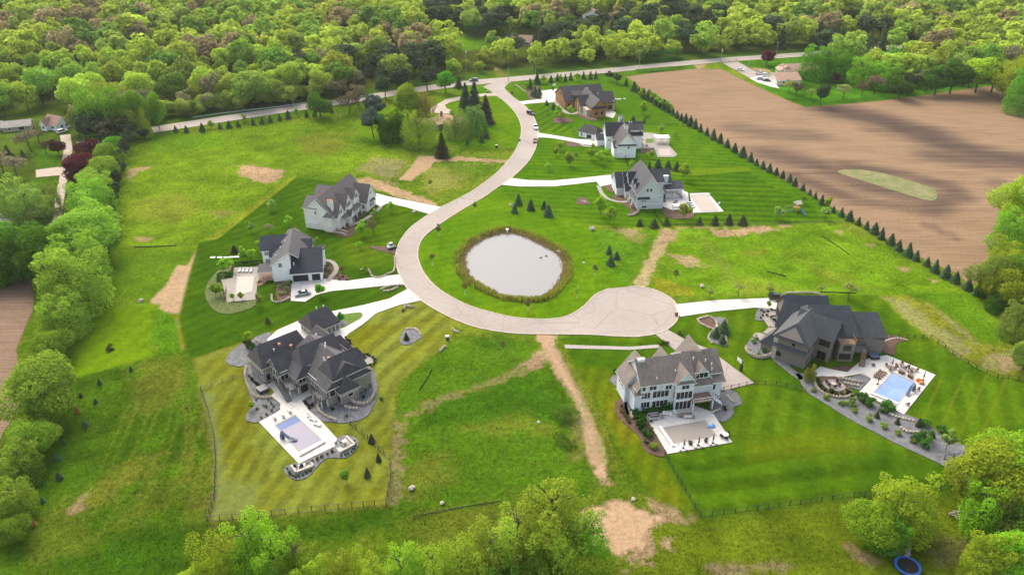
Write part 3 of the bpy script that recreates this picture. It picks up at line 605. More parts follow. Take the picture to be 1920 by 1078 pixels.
    def stairs(s, a, b, w, m=None):
        p, q = Vector(a), Vector(b); k = max(4, int(abs(p.z-q.z)/.19)); mb = MB(); d = (q-p)/k; n = Vector((-d.y, d.x, 0)).normalized()*w/2; f = Vector((d.x, d.y, 0))
        for i in range(k):
            c = p+d*i; mb.hull([c-n-Vector((0,0,.12)), c+n-Vector((0,0,.12)), c+n+f-Vector((0,0,.12)), c-n+f-Vector((0,0,.12))], [c-n, c+n, c+n+f, c-n+f])
        o = s.part('stairs', mb, m or M['deckgrey']); r = MB()
        for sgn in (1, -1):
            r.beam(p+n*sgn+Vector((0,0,1)), q+n*sgn+Vector((0,0,1)), .09, .08)
            for i in range(0, k+1, 2): c = p+d*i+n*sgn; r.box(c.x-.03,c.x+.03,c.y-.03,c.y+.03,c.z,c.z+1)
        r.build('railing', M['black'], o)
    def chim(s, u0, u1, v0, v1, z0, z1, m='white', cap=.12, pots=0, capm='black'):
        s.todo.append(('chimney', (u0,u1,v0,v1,z0,z1), m, cap, pots, capm, s.ang))
    def vents(s, pts, m='white', r=.16): s.todo.append(('vents', pts, m, r, s.ang))
    def done(s):
        a = s.ang; s.ang = 0; s.part('wall', s.wall, s.wm); rf = s.part('roof', s.roof, s.rm)
        for t in s.todo:
            if t[0] == 'chimney':
                u0,u1,v0,v1,z0,z1 = t[1]; b = MB(); b.box(u0,u1,v0,v1,z0,z1,0); c = t[3]; b.box(u0-c,u1+c,v0-c,v1+c,z1,z1+.12,1)
                for i in range(t[4]): x = u0+(u1-u0)*(i+.5)/t[4]; b.tube((x,(v0+v1)/2,z1+.05),(x,(v0+v1)/2,z1+.5),.2,.16,6,1)
                o = b.build('chimney', [M[t[2]], M[t[5]]], rf); o.rotation_euler.z = t[6]
            else:
                for (x, y, z) in t[1]:
                    b = MB(); b.tube((x,y,z-.4),(x,y,z+.35),t[3],None,6); b.tube((x,y,z+.35),(x,y,z+.5),t[3]*1.6,t[3]*.6,6); o = b.build('roof_vent', M[t[2]], rf); o.rotation_euler.z = t[4]
        return s.root
def rmat(n, c, c2=None):      # asphalt shingles: mineral granules glance brownish at low angles
    M[n] = mat(n, c, .78, c2 or tuple(x*.78 for x in c), scale=.7, var=.34, fine=3.5, spec=.45, bump=.35); b = M[n].node_tree.nodes['Principled BSDF']
    b.inputs['Sheen Weight'].default_value = .2; b.inputs['Sheen Roughness'].default_value = .45; b.inputs['Sheen Tint'].default_value = (1, .74, .58, 1)
def wmat(n, c, ax=2, per=4.5, st=.25): M[n] = mat(n, c, .8, tuple(x*.92 for x in c), scale=.3, var=.04, stripes=(ax, per, st))
rmat('slate_roof', (.034,.036,.045), (.056,.054,.058)); rmat('navy_roof', (.016,.023,.036), (.025,.032,.045)); rmat('brown_roof', (.135,.112,.100), (.175,.145,.125)); rmat('greybrown_roof', (.105,.088,.086), (.13,.11,.105))
rmat('blue_slate_roof', (.026,.036,.046), (.040,.049,.057)); rmat('dark_roof', (.026,.028,.036)); rmat('orange_roof', (.36,.215,.13), (.42,.27,.17)); rmat('red_roof', (.27,.155,.115)); rmat('farm_roof', (.40,.245,.17), (.34,.2,.14)); rmat('grey_roof', (.32,.29,.25))
wmat('taupe_siding', (.245,.225,.195)); wmat('slate_siding', (.13,.125,.12)); wmat('white_board', (.82,.83,.835), 0, 2.5, .08); wmat('cream_shingle', (.76,.73,.67)); wmat('blue_siding', (.64,.695,.73)); wmat('brown_siding', (.20,.172,.15)); wmat('grey_siding', (.56,.585,.60)); wmat('cedar', (.34,.165,.065), 0, 3, .3)
wmat('beige_siding', (.64,.57,.46)); wmat('tan_siding', (.34,.30,.235)); M['cream'] = mat('cream_trim', (.60,.56,.49), .6, var=.05); M['deckgrey'] = mat('grey_deck', (.17,.165,.16), .8, scale=2); M['darktrim'] = mat('dark_trim', (.045,.045,.045), .6)
M['gdoor'] = mat('dark_door', (.022,.026,.035), .5, stripes=(2, 1.8, .5)); M['browntrim'] = mat('brown_trim', (.12,.09,.07), .7); M['copper'] = mat('copper', (.55,.24,.13), .5); M['stonewall'] = mat('pale_stone_cladding', (.50,.45,.37), .9, (.33,.29,.24), scale=2.2, var=.25)
M['pane2'] = mat('bright_glass', (.10,.15,.15), .12, (.22,.30,.27), scale=.5, spec=.6); M['panel'] = mat('grey_panel', (.15,.155,.15), .6); M['rosebrick'] = mat('weathered_deck', (.30,.19,.14), .8, scale=2)
M['whitestone'] = mat('white_render', (.80,.79,.76), .8, var=.04)
OA = (-61.89, 163.57, 0)
# ---- A: big slate roofed house, lower left
h = House('slate_roofed_house', 'large taupe house with many dark slate hip roofs at the lower left, pool behind', OA, -48, 'taupe_siding', 'slate_roof', 'cream', wall2='slate_siding')
h.blk(-1,18.3,6.9,19.3,5.2,'u',9.6,1,1); h.blk(-8.4,-.8,-.2,13,5.2,'v',9.2,1,1); h.blk(-1.5,4.6,1.6,13,5.2,'v',8.3); h.blk(2,9,3.9,9.5,5,'u',7.1,0,1); h.blk(1.5,7.6,6.6,17,7.2,'v',10.3,1,0,oh=.6)
h.blk(11.4,17.8,9.2,18.3,7.2,'v',10.8,1,1,oh=.6); h.blk(14,20.2,9.5,14.4,4.2,'u',6.8,0,1); h.blk(-2,3.5,18,22.4,3.5,'v',6.2,0,1); h.blk(3.5,11.5,17,21,3.6,'u',6); h.blk(6,10,19,22.8,3.4,'v',5.6,0,1); h.blk(-10.3,-1,18.8,22,2.9,'u',4.6)
h.w('S',-.2,[(-7.8+i*1.2,1.7,.95,2.3) for i in range(6)],'wall_panel','panel_infill','panel'); h.w('E',-.8,[(.8,1.6,1.2,2.2)]); h.w('S',1.6,[(.2,4.1,1,1.6),(1.7,4.1,1,1.6),(3.2,4.1,1,1.6),(1.6,1.5,2.6,1.9,2)]); h.w('E',4.6,[(2.8,3.95,1.9,2.3,2)],'patio_door')
h.w('S',3.9,[(5.7,3.9,1.4,1.8),(7.6,3.9,1.7,1.8,2)]); h.w('E',9,[(5.3,3.9,1.9,1.8,2),(5.5,1.2,2.0,2.3)]); h.w('S',6.9,[(10,3.9,1.1,2.6),(11.4,3.9,1.1,2.6),(12.8,3.9,1.1,2.6),(15,3.9,1.6,2.2,2),(17.2,3.9,1.2,2.2)],pm='pane2'); h.w('S',6.9,[(11,1.3,2,2.2,2),(16,1.3,2,2.2)])
h.w('S',6.8,[(2.6+i*1.1,6.65,.8,.65) for i in range(4)]); h.w('E',7.6,[(8,6.6,1.2,.7)]); h.w('E',17.8,[(12.6+i*1.35,6.1,1.0,1.7) for i in range(4)],'wall_panel','panel_infill','panel'); h.w('S',9.5,[(18.9,1.4,1.6,1.8)]); h.w('E',18.3,[(8.2,3.4,1.4,1.7)]); h.w('E',20.2,[(12,2.4,1.4,1.2)])
h.deck(4.9,9.6,1.2,3.9,2.7,'SE',top='deckgrey'); h.stairs((5,.6,2.7),(10.3,.6,0),1.15); h.deck(13.9,18.3,4.9,6.9,2.7,'SEW',top='deckgrey'); h.band('S',-.2,-8.4,-.8,3.1); h.band('S',9.5,18.4,20.2,2.6); h.band('E',20.2,9.5,14.4,2.6)
h.vents([(-3,6,8),(-1.5,8.4,7.2)],'copper',.3); h.vents([(2.5,13.8,10.2),(8,13.2,10.4),(9,12.6,10.3),(11,10.8,8.6),(-2.6,4.2,7.3),(12,10.6,8.5)]); h.vents([(12.6,11.4,9.2)],'copper',.3); h.done()
h = House('detached_garage', 'small hip roofed garage with grey doors beside the concrete drive fork', OA, -48, 'taupe_siding', 'slate_roof', 'cream', cat='garage')
h.blk(-18,-10.4,19.4,27.3,2.9,'v',6.6,1,1); h.w('E',-10.4,[(22.9+i*1.25,1.3,.95,2.2) for i in range(4)],'garage_door','panel','panel'); h.w('S',19.4,[(-17+i*1.25,1.4,.9,2) for i in range(5)],'garage_door','panel','panel'); h.vents([(-15.2,23.5,6.4),(-14.6,25.4,6.4)]); h.done()
# ---- B: white farmhouse with navy roofs
h = House('white_farmhouse', 'white board house with navy roof and two dark garage doors, patio pool at its left', (550.2,529.1), 9, 'white_board', 'navy_roof')
h.blk(-6,2,1.2,12,(6,8.3),'v',10,mid=-.3,walls=False); h.wall.poly([(-6,1.2,0),(-.32,1.2,0),(-.32,1.2,9.75),(-6,1.2,5.8)]); h.wall.poly([(-6,12,0),(-6,1.2,0),(-6,1.2,5.8),(-6,12,5.8)]); h.wall.poly([(-.32,1.2,0),(-.32,9,0),(-.32,9,9.7),(-.32,1.2,9.7)]); h.blk(-6.1,4.4,9,18.4,(6.1,6.7),'v',10.05,mid=-.3); h.blk(-.3,9,0,14.4,3.3,'u',8.1); h.blk(-7,-.5,8.2,14.6,5.6,'u',8.3); h.blk(-10.2,-.5,12.2,20.5,6,'u',9); h.blk(0,5.6,10.6,16.6,6.2,'u',8.3); h.blk(7.4,9.4,9.8,12.8,5.9,'u',6.5,oh=.2)
h.shed(-10.8,-6.05,2.2,7.3,3.0,3.5,'S',[(-10.5,2.5,2.8),(-6.5,2.5,2.8),(-10.5,7,3)]); h.deck(-11,-5.9,1.6,7.3,.5,'',name='porch_floor',top='rosebrick'); h.w('W',-6,[(5,1.7,3.5,2.2,3)],'patio_door'); h.stairs((-8.5,1.6,.5),(-10.5,-.6,0),1.5,M['wood'])
h.w('S',0,[(2.4,1.25,4.7,2.25),(7.1,1.25,2.5,2.25)],'garage_door','door_leaf','gdoor',.2); h.w('S',1.2,[(-3.4,5.6,.9,1.3,2)]); h.w('S',12.2,[(-8.7,4.7,1.4,1.4,2),(-8.7,1.8,1.4,1.6,2)],pm='pane2'); h.w('E',9,[(4,1.6,1,1.3)]); h.w('W',-10.2,[(15,4.3,1.2,1.4),(18,4.3,1.2,1.4)])
h.vents([(.6,2.6,5.2),(.6,2.2,4.9),(-3.6,8.6,8),(-4.8,5,7),(-2.2,11,9)]); h.done()
# ---- C: cream shingle house
h = House('shingle_house', 'cream shingle house with steep white-edged dormers and twin white chimneys on the sloping lawn', (589.9,432.1), 73, 'cream_shingle', 'greybrown_roof')
h.blk(1.5,26,-7.2,3.6,(5.4,7.6),'u',12,mid=-1.8); h.blk(1.2,6,-4.6,2.4,8,'u',11.5,oh=.3); h.blk(1.35,9.5,-1,4.2,8,'v',10.8); h.blk(12,20,-1,6,7.5,'v',10.6); h.blk(.3,3,-7,-3.9,5.8,'u',7.3,1,0,oh=.3)
h.blk(2.6,7.4,-8.2,-2,5.2,'v',9.2,oh=.3); h.blk(8,14.2,-8.2,-2,5.6,'v',10.3,oh=.3); h.blk(15.4,20,-7.9,-2,6.8,'v',9.8,oh=.3); h.blk(20,27.6,-10.8,-1,3.9,'v',9.5,oh=.3); h.blk(8.6,10.9,-10.2,-7,3.3,'v',5.0,oh=.2)
h.shed(4.7,8.6,-9.7,-7.3,3.1,4.6,'S',[(5,-9.4,3),(8.3,-9.4,3)]); h.shed(10.9,18.4,-9.7,-7.3,3.1,4.6,'S',[(11.4,-9.4,3),(14.5,-9.4,3),(18.1,-9.4,3)]); h.shed(22,26,-11.7,-10.75,2.9,3.7,'S')
h.w('S',-8.2,[(4.4,6.1,.75,1.4),(5.5,6.1,.75,1.4),(10,6.6,.75,1.7),(11.1,6.6,.75,1.7),(12.2,6.6,.75,1.7)]); h.w('S',-7.9,[(17.2,7.2,.75,1.5),(18.2,7.2,.75,1.5)]); h.w('S',-7.2,[(6.6,1.6,1.5,1.6,2),(13,1.6,1.8,1.6,2),(16.5,1.6,1.6,1.6,2)])
h.w('S',-10.8,[(22.9,1.7,.8,1.5),(24,1.7,.8,1.5),(25.1,1.7,.8,1.5),(23.8,6.3,.6,1.1)]); h.w('W',20,[(-9.3,1.9,.8,1.2)]); h.w('W',1.2,[(-.5,6.3,.5,1.1)]); h.w('W',.3,[(-4.8,4.9,.4,.7)]); h.w('S',-7,[(1.2,4.9,.5,.9),(2.1,4.9,.4,.9)]); h.w('S',-10.2,[(9.75,1.3,1.4,2.4)],'front_door','door_leaf','pane2')
for z in (2.6, 5.1): h.band('W',1.2,-3.9,2.4,z); h.band('W',.3,-7,-3.9,z-.3)
h.box(.7,1.2,-.6,3.4,2.0,2.35,'canopy',M['white']); h.chim(3.2,4.1,-6.3,-5.5,5,10.6,'whitestone',.03,1,'copper'); h.chim(3.2,4.1,-5.2,-4.4,5,10.6,'whitestone',.03,1,'copper'); h.vents([(9,2.4,8.6),(17,2.4,9)]); h.done()
# ---- D: pale blue three storey house
h = House('pale_blue_house', 'pale blue three-storey house with brown gables and rows of windows above a covered pool', (30.49,152.7,0), 12, 'blue_siding', 'brown_roof')
h.blk(.2,13.4,0,9.6,8,'u',12); h.blk(13.2,20.8,1.5,9.6,8.2,'u',12,0,1.6,mid=4.8); h.blk(8.5,13.2,-1.3,5,8,'v',10.9,oh=.35); h.blk(13.5,18,.55,5,7.5,'v',10.7,oh=.35); h.blk(13,21.6,2,12,7.2,'u',10.9); h.blk(-2.3,6,4,9.8,5.8,'v',11); h.blk(5.6,11.8,5,9.9,6.6,'v',11); h.blk(13.4,21,6,12.7,6.2,'v',11.6); h.blk(-1.3,.6,-.1,4,5.2,'u',6.6,1,0,oh=.3)
h.shed(13.2,18.2,-.9,.6,5.9,7.0,'S'); h.shed(18.2,21.8,-.5,2.1,5.9,7.2,'S'); h.shed(8.4,13.3,-1.9,-1.25,7.7,8.3,'S'); h.box(13.2,21.3,.6,2.2,0,6.0); h.shed(-.9,.3,-.2,2.8,6.0,7.8,'W')
h.w('S',0,[(.9,6.6,.75,1.25),(3.2,6.6,1.7,1.25,2),(1.5,4.5,2.3,1.7,3),(1.5,1.8,2.3,1.6,3),(5.3,4.5,4.0,1.9,4),(5.3,1.7,3.9,1.7,4)]); h.box(5.4,8.3,-.5,.1,5.7,7.55); h.w('S',-.5,[(6.9,6.6,1.5,1.2,2)])
h.w('S',-1.3,[(10.9,6.6,1.8,1.2,2),(10.8,4.2,4.0,2.0,4),(10.8,1.25,4.0,2.3,4)]); h.w('S',.55,[(15.6,8.0,3.2,1.4,3)]); h.w('S',.6,[(19.4,4.0,.6,1.5),(13.6,4.3,.5,1.0)]); h.w('W',8.5,[(-.7,4.2,.7,1.9),(-.7,1.3,.7,1.9)]); h.w('W',-2.3,[(6,4.3,.9,1.4),(8,4.3,.9,1.4)]); h.w('W',.2,[(3.6,1.6,.8,1.2)])
h.box(-.5,.25,5,6.2,5.6,6.6,'bay_hood',M['darktrim']); h.deck(12.6,18,-2.9,.5,2.8,'SE',M['white'],'rosebrick'); h.stairs((18,-1.9,2.8),(20.2,-2.6,1.3),1.3,M['white']); h.band('S',0,0.3,5.3,2.75,.18); h.band('S',0,.3,8.4,5.6,.18); h.band('S',-1.3,8.6,13.1,5.6,.18); h.chim(.5,2.2,4.1,4.9,9.5,12.1,'white',.05,0,'white'); h.vents([(9.2,1.7,9.3),(14.2,3.2,11.3),(17.2,2.7,10.6),(18.6,2,9.8),(18.4,1.2,9),(4.2,.6,8.6)],'white',.13); h.done()
# ---- E: big brown house with slate roofs
h = House('brown_house', 'large dark taupe house with blue-grey roofs and small roof terrace, at the far right', (75.81,170.5,0), -38, 'brown_siding', 'blue_slate_roof', 'browntrim', wall2='stonewall')
h.blk(-8.6,.3,0,14,7.4,'v',11.2,2.6,0); h.blk(-6,4.2,6.8,14.3,7.2,'u',11); h.blk(-12,-3,11.6,19,3.6,'u',9.6); h.blk(-12.4,-8,1.8,6,3.1,'v',5.6,1,0)
h.poly = MB(); h.poly.poly([(-7.6,-.25,7.55),(-.9,-.25,7.55),(-4.2,1.6,10.3)]); h.part('gablet', h.poly, M['brown_siding']); h.shed(-8.7,.4,-.75,.05,4.4,5.2,'S')
h.w('E',.3,[(1.5,5.6,1.6,2.0,2),(1.5,1.5,1.8,2.6,2),(4.6,5.6,2,2,2),(4.8,1.4,1.8,2.4,2)],pm='pane2'); h.w('S',6.8,[(2.4,5.4,2.6,1.7,3),(2.2,1.5,2.2,2.4,2)]); h.w('E',4.2,[(8.6,6.2,1.5,3.2,2),(8.6,2.0,1.6,2.4,2),(11.5,6.2,1.5,3.2,2)],pm='pane2'); h.w('S',0,[(-3.4,6.2,.7,1),(-6.9,2,1.3,1.2)]); h.box(-8.7,-7.5,-.12,1.2,0,7.2,wm=1)
h.ang = R(35)
h.blk(2,15,7,20,6.4,'u',11.6,1,1); h.blk(13.3,23,8.2,20,5.6,'u',9.4,0,1); h.blk(-.4,12.4,18,28.5,3.8,'u',8.9,0,1)
h.box(9.9,13.8,4,10,0,5.45); h.deck(9.8,13.9,3.9,7.2,5.62,'SE',M['wood'],'rosebrick',name='roof_terrace'); h.w('S',4,[(11.9,4.2,1.9,1.5,2),(11.7,1.6,2.9,1.7,3)]); h.w('S',8.2,[(22,4.9,1.2,.6),(16,1.4,2.4,2.2,2)]); h.w('W',-.4,[(21,1.6,3.6,2.3)],'garage_door','door_leaf','gdoor'); h.w('W',-.4,[(25.6,1.6,3.6,2.3)],'garage_door','door_leaf','gdoor')
h.deck(13.9,17.6,4.6,8.1,2.8,'SE',top='deckgrey'); h.stairs((16.6,4.6,2.8),(15.6,1.6,0),1.3,M['wood']); h.vents([(9.4,8.6,8)],'black',.35); h.done()
# ---- F: grey house, upper right
h = House('grey_gabled_house', 'grey gabled house with navy roofs by the row of spruces and a pale covered pool', (47.0,273.5,0), 5, 'grey_siding', 'navy_roof', wall2='stonewall')
h.blk(-.4,9.4,0,20,6.5,'v',12.6,0,1,oh=.5); h.blk(-1,4.4,11,17,6,'u',9.6); h.blk(-2.2,4,14.4,20,5,'u',8.2); h.blk(-5.2,0,13.6,24,3.6,'u',7.8); h.blk(5,15.2,11.6,21.5,5.8,'u',9.4); h.blk(5,12,10.5,18,6.6,'u',9.0); h.blk(13,19.4,9.4,17,4.0,'u',5.6); h.blk(-.2,2.6,3.4,6,7.0,'u',8.6,oh=.2); h.blk(-.3,2.6,7.2,9.8,7.2,'u',8.8,oh=.2)
h.blk(-2.6,.4,10,14,3.4,'u',5.6,oh=.3); h.shed(-2.3,.1,1.8,8.5,3.6,5.6,'W',[(-1.9,2.2,3.5),(-1.9,6,3.5)]); h.shed(-.6,4.2,-.8,.1,4.0,4.9,'S')
h.w('S',0,[(3.2,7.5,.7,1.3),(4.5,7.5,.7,1.3),(1.4,3.2,.5,.5),(2.1,3.2,.5,.5),(2.8,3.2,.5,.5),(2.4,.9,1.6,.9,2),(8.3,4.6,.7,.4)]); h.band('S',0,4.3,9.3,4.9,.14); h.band('S',0,.1,9.3,1.9,.14); h.w('S',11.6,[(9.8,4.5,.8,1.3),(12,1.4,1.4,.8,2),(14.5,1.4,.8,1.9)]); h.w('E',9.4,[(3,4.6,1,1.5),(8,1.8,1.8,2.2,2)])
h.deck(9.5,16.4,8.4,11.5,2.8,'SE',M['white'],'rosebrick'); h.stairs((16.4,9.6,2.8),(19.6,9.6,0),1.4,M['wood']); h.w('W',-5.2,[(15.6,1.3,2.4,2.2),(20.4,1.3,4.4,2.2)],'garage_door','door_leaf','white'); h.chim(12.3,14,11.4,12.5,2,8.2,'grey_siding',.1,0,'white'); h.box(-2.4,-1.5,1.6,2.6,0,1.5,'stone_pier',M['stonewall']); h.box(-2.4,-1.5,6.4,7.3,0,1.5,'stone_pier',M['stonewall']); h.done()
# ---- G: white house
h = House('white_gabled_house', 'tall white house with dark grey roof, steep front gable and white chimneys', (45.53,333.7,0), 3, 'white_board', 'dark_roof')
h.blk(-3.3,12.7,6.4,15.2,6.5,'u',11); h.blk(-.3,7.9,-5,8,6,'v',10.6,oh=.5); h.shed(-.8,8.3,-5.75,-4.95,5.5,6.05,'S'); h.blk(7.6,12.9,7.3,15.6,8.6,'u',11.06); h.blk(2.4,7.4,9,18.5,7,'v',11.3); h.blk(-6.5,-3,11.5,17,2.8,'u',4.6); h.blk(-1.6,1,-4.4,3,4.4,'u',6.4,oh=.3)
h.w('S',-5,[(4.6,5,.7,1.6)]); h.w('S',6.4,[(-2.2,4.2,.5,.5),(-1.5,4.2,.5,.5)]); h.w('S',7.3,[(11.8,7.3,.9,1.3),(11.6,4.2,.9,1.7),(9.6,3.4,.7,1.5),(9.4,1.3,1.1,1.6)]); h.chim(3.7,5.4,2.3,3.5,8.5,12.1,'white',.15,0); h.chim(3.4,5.1,15,16.2,8.5,12.2,'white',.15,0); h.vents([(7.2,9.6,11),(8.2,9.9,11)]); h.done()
c = G(1083.5,246); h = House('white_garage', 'white detached garage with grey hip roof left of the tall white house', (*G(1085,256),0), -36, 'white_board', 'dark_roof', cat='garage')
h.blk(0,9,0,6.4,2.8,'u',5.4,1,1); h.w('S',0,[(1.6,1.4,.7,1.5),(5.6,1.25,2.4,2.2)]); h.w('E',9,[(3.2,1.25,4,2.2)],'garage_door','door_leaf','wood'); h.done()
# ---- H: dark roofed cedar house
h = House('cedar_house', 'cedar clad house with near-black roofs and stone columns, farthest house beside the road', (40.08,385.0,0), 15, 'cedar', 'dark_roof', 'browntrim', wall2='stonewall')
h.blk(-8.3,7,19,35,4.4,'u',9.6); h.blk(6.5,13.6,22,34,5,'u',9.2); h.blk(-3.2,4.2,9.6,18.4,4.5,'u',8.1); h.blk(3.6,15.4,10,21.5,4.6,'u',8.6); h.blk(-.2,7,.6,11,5.4,'v',9.1); h.blk(-3.4,4,20.6,27,6.4,'u',7.7); h.blk(1.2,6,12,22,6,'v',9.6)
h.shed(-.6,7.4,-.5,.7,4.7,5.7,'S'); h.box(-2.3,-.15,3,9.8,0,3.6,wm=1)
for u, v in ((-2.9,9.9),(-2.9,13.4),(-2.9,17)): h.box(u-.5,u+.5,v-.5,v+.5,0,4.2,'stone_column',M['stonewall'])
h.w('W',-8.3,[(22,1.3,2.8,2.3),(26.5,1.3,2.8,2.3),(31.5,1.3,2.8,2.3)],'garage_door','door_leaf','cedar'); h.w('W',-8.3,[(27,5.6,1,1.2)]); h.w('S',.6,[(2,2.2,.9,1.4),(5,2.2,.9,1.4)]); h.w('S',10,[(9,1.8,2,1.8,2),(13,1.8,2,1.8,2)]); h.w('S',19,[(-6,1.8,1.2,1.4)]); h.w('S',20.6,[(-2,6.0,1,.5),(.3,6,1,.5),(2.6,6,1,.5)]); h.box(14.3,15.2,10,11,0,5,'stone_column',M['stonewall']); h.vents([(7.5,14,8.2),(4,20,9.4)]); h.done()
# ---- older houses
h = House('ranch_house', 'old ranch house with orange-brown roof half hidden among yard trees inside the road bend', (*G(820,240),0), -35, 'tan_siding', 'orange_roof', 'tan_siding')
h.blk(-3,13,0,10,3,'u',5.7,1,1); h.blk(-6,3,-3,6,3,'v',5.4,1,0); h.w('S',0,[(6,1.8,1.8,1.2,2),(10,1.8,1.6,1.2,2)]); h.w('S',-3,[(-1.5,1.7,1.8,1.4,2)]); h.chim(-.5,.3,3.2,4,4,7,'browntrim'); h.done()
h = House('farm_garage', 'beige farm garage with brown roof beside parked cars at the far field corner', (*G(1456,161),0), 8, 'beige_siding', 'farm_roof', cat='garage')
h.blk(0,14,0,12.5,3,'u',5.8); h.w('W',0,[(3.5,1.25,3,2.1),(8.6,1.25,3.4,2.1)],'garage_door','door_leaf','white'); h.w('S',0,[(4,1.6,1.2,1),(10,1.6,1.2,1)]); h.done()
h = House('farm_house', 'long beige farmhouse with brown roof behind the garage at the far field corner', (*G(1470,143),0), 6, 'beige_siding', 'farm_roof')
h.blk(0,22,0,10,3.2,'u',5.9); h.blk(-2,6,2,8,3.2,'v',5.4); h.w('S',0,[(9,1.7,2,1.3,2),(13,1.2,1.2,2.1),(18,1.7,2,1.3,2)]); h.w('W',-2,[(4,1.7,1.2,1.2),(6.5,1.7,1,1.2)]); h.done()
h = House('brown_roofed_cottage', 'small white house with red-brown roof at the end of the gravel lane', (*G(83,242),0), -25, 'white_board', 'red_roof')
h.blk(0,9,0,8,3,'u',6.2); h.blk(.8,4.4,-2,4,3,'v',5.6); h.w('S',-2,[(2.6,1.7,1.4,1.3,2)]); h.w('S',0,[(6.4,1.7,1.8,1.3,2)]); h.w('E',9,[(3,1.7,1,1.2),(5.6,1.7,1,1.2)]); h.done()
h = House('grey_shed', 'low grey-roofed outbuilding beside the red-brown cottage at the left edge', (*G(6,249),0), 20, 'tan_siding', 'grey_roof', cat='shed')
h.blk(0,12,0,7,2.6,'u',4.4); h.blk(-9,-1,3,9,2.6,'u',4.2); h.w('S',0,[(3,1.4,1,1),(8,1.4,2.4,2)]); h.done()
h = House('metal_roofed_barn', 'long pale ribbed metal roof building at the left edge beyond the round trees', (*G(-25,432),0), 14, 'beige_siding', 'ribroof', cat='barn') if M.setdefault('ribroof', mat('ribbed_metal_roof', (.52,.46,.42), .6, (.46,.40,.36), stripes=(0, 1.1, .35))) else None
h.blk(0,16,0,9,2.6,'u',4.4); h.w('S',0,[(5,1.4,1.4,1),(11,1.4,1.4,1)]); h.done()
h = House('wooded_garage', 'white two-door garage with tan roof in a clearing far back in the woods', (*G(1092,38),0), -6, 'white_board', 'orange_roof', cat='garage')
h.blk(0,15,0,12,4,'v',6.8); h.w('S',0,[(4.2,1.7,3.6,2.6),(10.4,1.7,3.6,2.6)],'garage_door','door_leaf','gdoor'); h.done()
h = House('woodland_house', 'red-brown roofed house among the trees behind the road junction', (*G(955,86),0), -8, 'tan_siding', 'red_roof')
h.blk(0,17,0,10,3,'u',6.2,1,1); h.w('S',0,[(4,1.7,2,1.2,2),(12,1.7,2,1.2,2)]); h.vents([(6,3,5)]); h.done()
h = House('blue_house', 'pale blue-grey house mostly hidden by trees right of the farmhouse', (*G(1650,125),0), -10, 'blue_siding', 'grey_roof')
h.blk(0,18,0,10,4,'u',7); h.w('S',0,[(4,2,2,1.3,2),(12,2,2,1.3,2)]); h.done()
# ================================================================ TREES AND SHRUBS
def quads_mesh(name, C, N, S, m, asp=.8):
    """leaf clumps: centres C, facing N, half-size S"""
    n = len(C); r = np.random.RandomState(len(name)*7+n)
    t = np.cross(N, r.normal(size=(n, 3))); t /= np.linalg.norm(t, axis=1)[:,None]+1e-9; b = np.cross(N, t)
    a = t*S[:,None]; b = b*(S*asp)[:,None]; k = N*(S*.25)[:,None]
    V = np.stack([C-a*.9-b*.4, C+a*.1-b+k, C+a, C-a*.1+b+k], 1).reshape(-1, 3)
    me = bpy.data.meshes.new(name); me.vertices.add(4*n); me.vertices.foreach_set('co', V.ravel())
    me.loops.add(4*n); me.loops.foreach_set('vertex_index', np.arange(4*n, dtype=np.int32)); me.polygons.add(n); me.polygons.foreach_set('loop_start', np.arange(n, dtype=np.int32)*4)
    me.update(); me.materials.append(m); return me
def unit(v): return v/(np.linalg.norm(v, axis=-1, keepdims=True)+1e-9)
def broad(name, seed, n, s, H=1.0, Rr=.42, base=.22, blobs=18, droop=0, sparse=.0, top=1.0, plumes=0):
    """broadleaf crown of a tree 1 m tall: leaves on the skins of many overlapping boughs"""
    r = np.random.RandomState(seed); cz = (base+1)/2; hz = (1-base)/2
    B = []
    while len(B) < blobs:
        p = r.uniform(-1, 1, 3)
        if .25 < p@p < 1: B.append((p[0]*Rr*.68, p[1]*Rr*.68, cz+p[2]*hz*.68*(1 if p[2] > 0 else .8), Rr*r.uniform(.27, .46)*(1-.25*max(p[2], 0)*top)))
    if plumes:           # loose many-stemmed tree: upright leafy plumes of unequal height, leafy down to the ground
        B = []
        for k in range(plumes):
            a = k*2.4+r.uniform(-.4, .4); q = Rr*.62*math.sqrt((k+.3)/plumes); tz = r.uniform(.62, 1.0) if k else 1.0; m_ = r.randint(5, 8); lx, ly = r.normal(0, .05, 2)
            for j in range(m_):
                t = (j+.6)/m_; B.append((q*math.cos(a)*(.7+.45*t)+lx*t+r.normal(0, .022), q*math.sin(a)*(.7+.45*t)+ly*t+r.normal(0, .022), base+(tz-base-.06)*t, Rr*(.40-.24*t)*r.uniform(.7, 1.2)))
    B = np.array(B); w = B[:,3]**2; bi = r.choice(len(B), int(n*1.9), p=w/w.sum()); d = unit(r.normal(size=(len(bi), 3)))
    c = B[bi,:3]; rad = B[bi,3]*(.62+.52*r.rand(len(bi))**.8)*(1+.13*np.sin(d[:,0]*7+bi)*np.cos(d[:,1]*6+bi*2))
    P = c+d*rad[:,None]*np.array([1, 1, .82]); out = unit(P-np.array([0, 0, cz-.1]))
    inside = np.zeros(len(P), bool)
    for j in range(len(B)):
        q = np.linalg.norm(P-B[j,:3], axis=1); inside |= (q < B[j,3]*.72) & (bi != j)
    keep = ~inside & ((d*out).sum(1) > -.55) & (r.rand(len(P)) > sparse)
    P, d, out = P[keep][:n], d[keep][:n], out[keep][:n]
    N = unit(d*.7+out*.25+r.normal(size=P.shape)*.55+np.array([0, 0, .15])); S = s*r.uniform(.6, 1.4, len(P))
    return quads_mesh(name, P, N, S, M['leaf'])
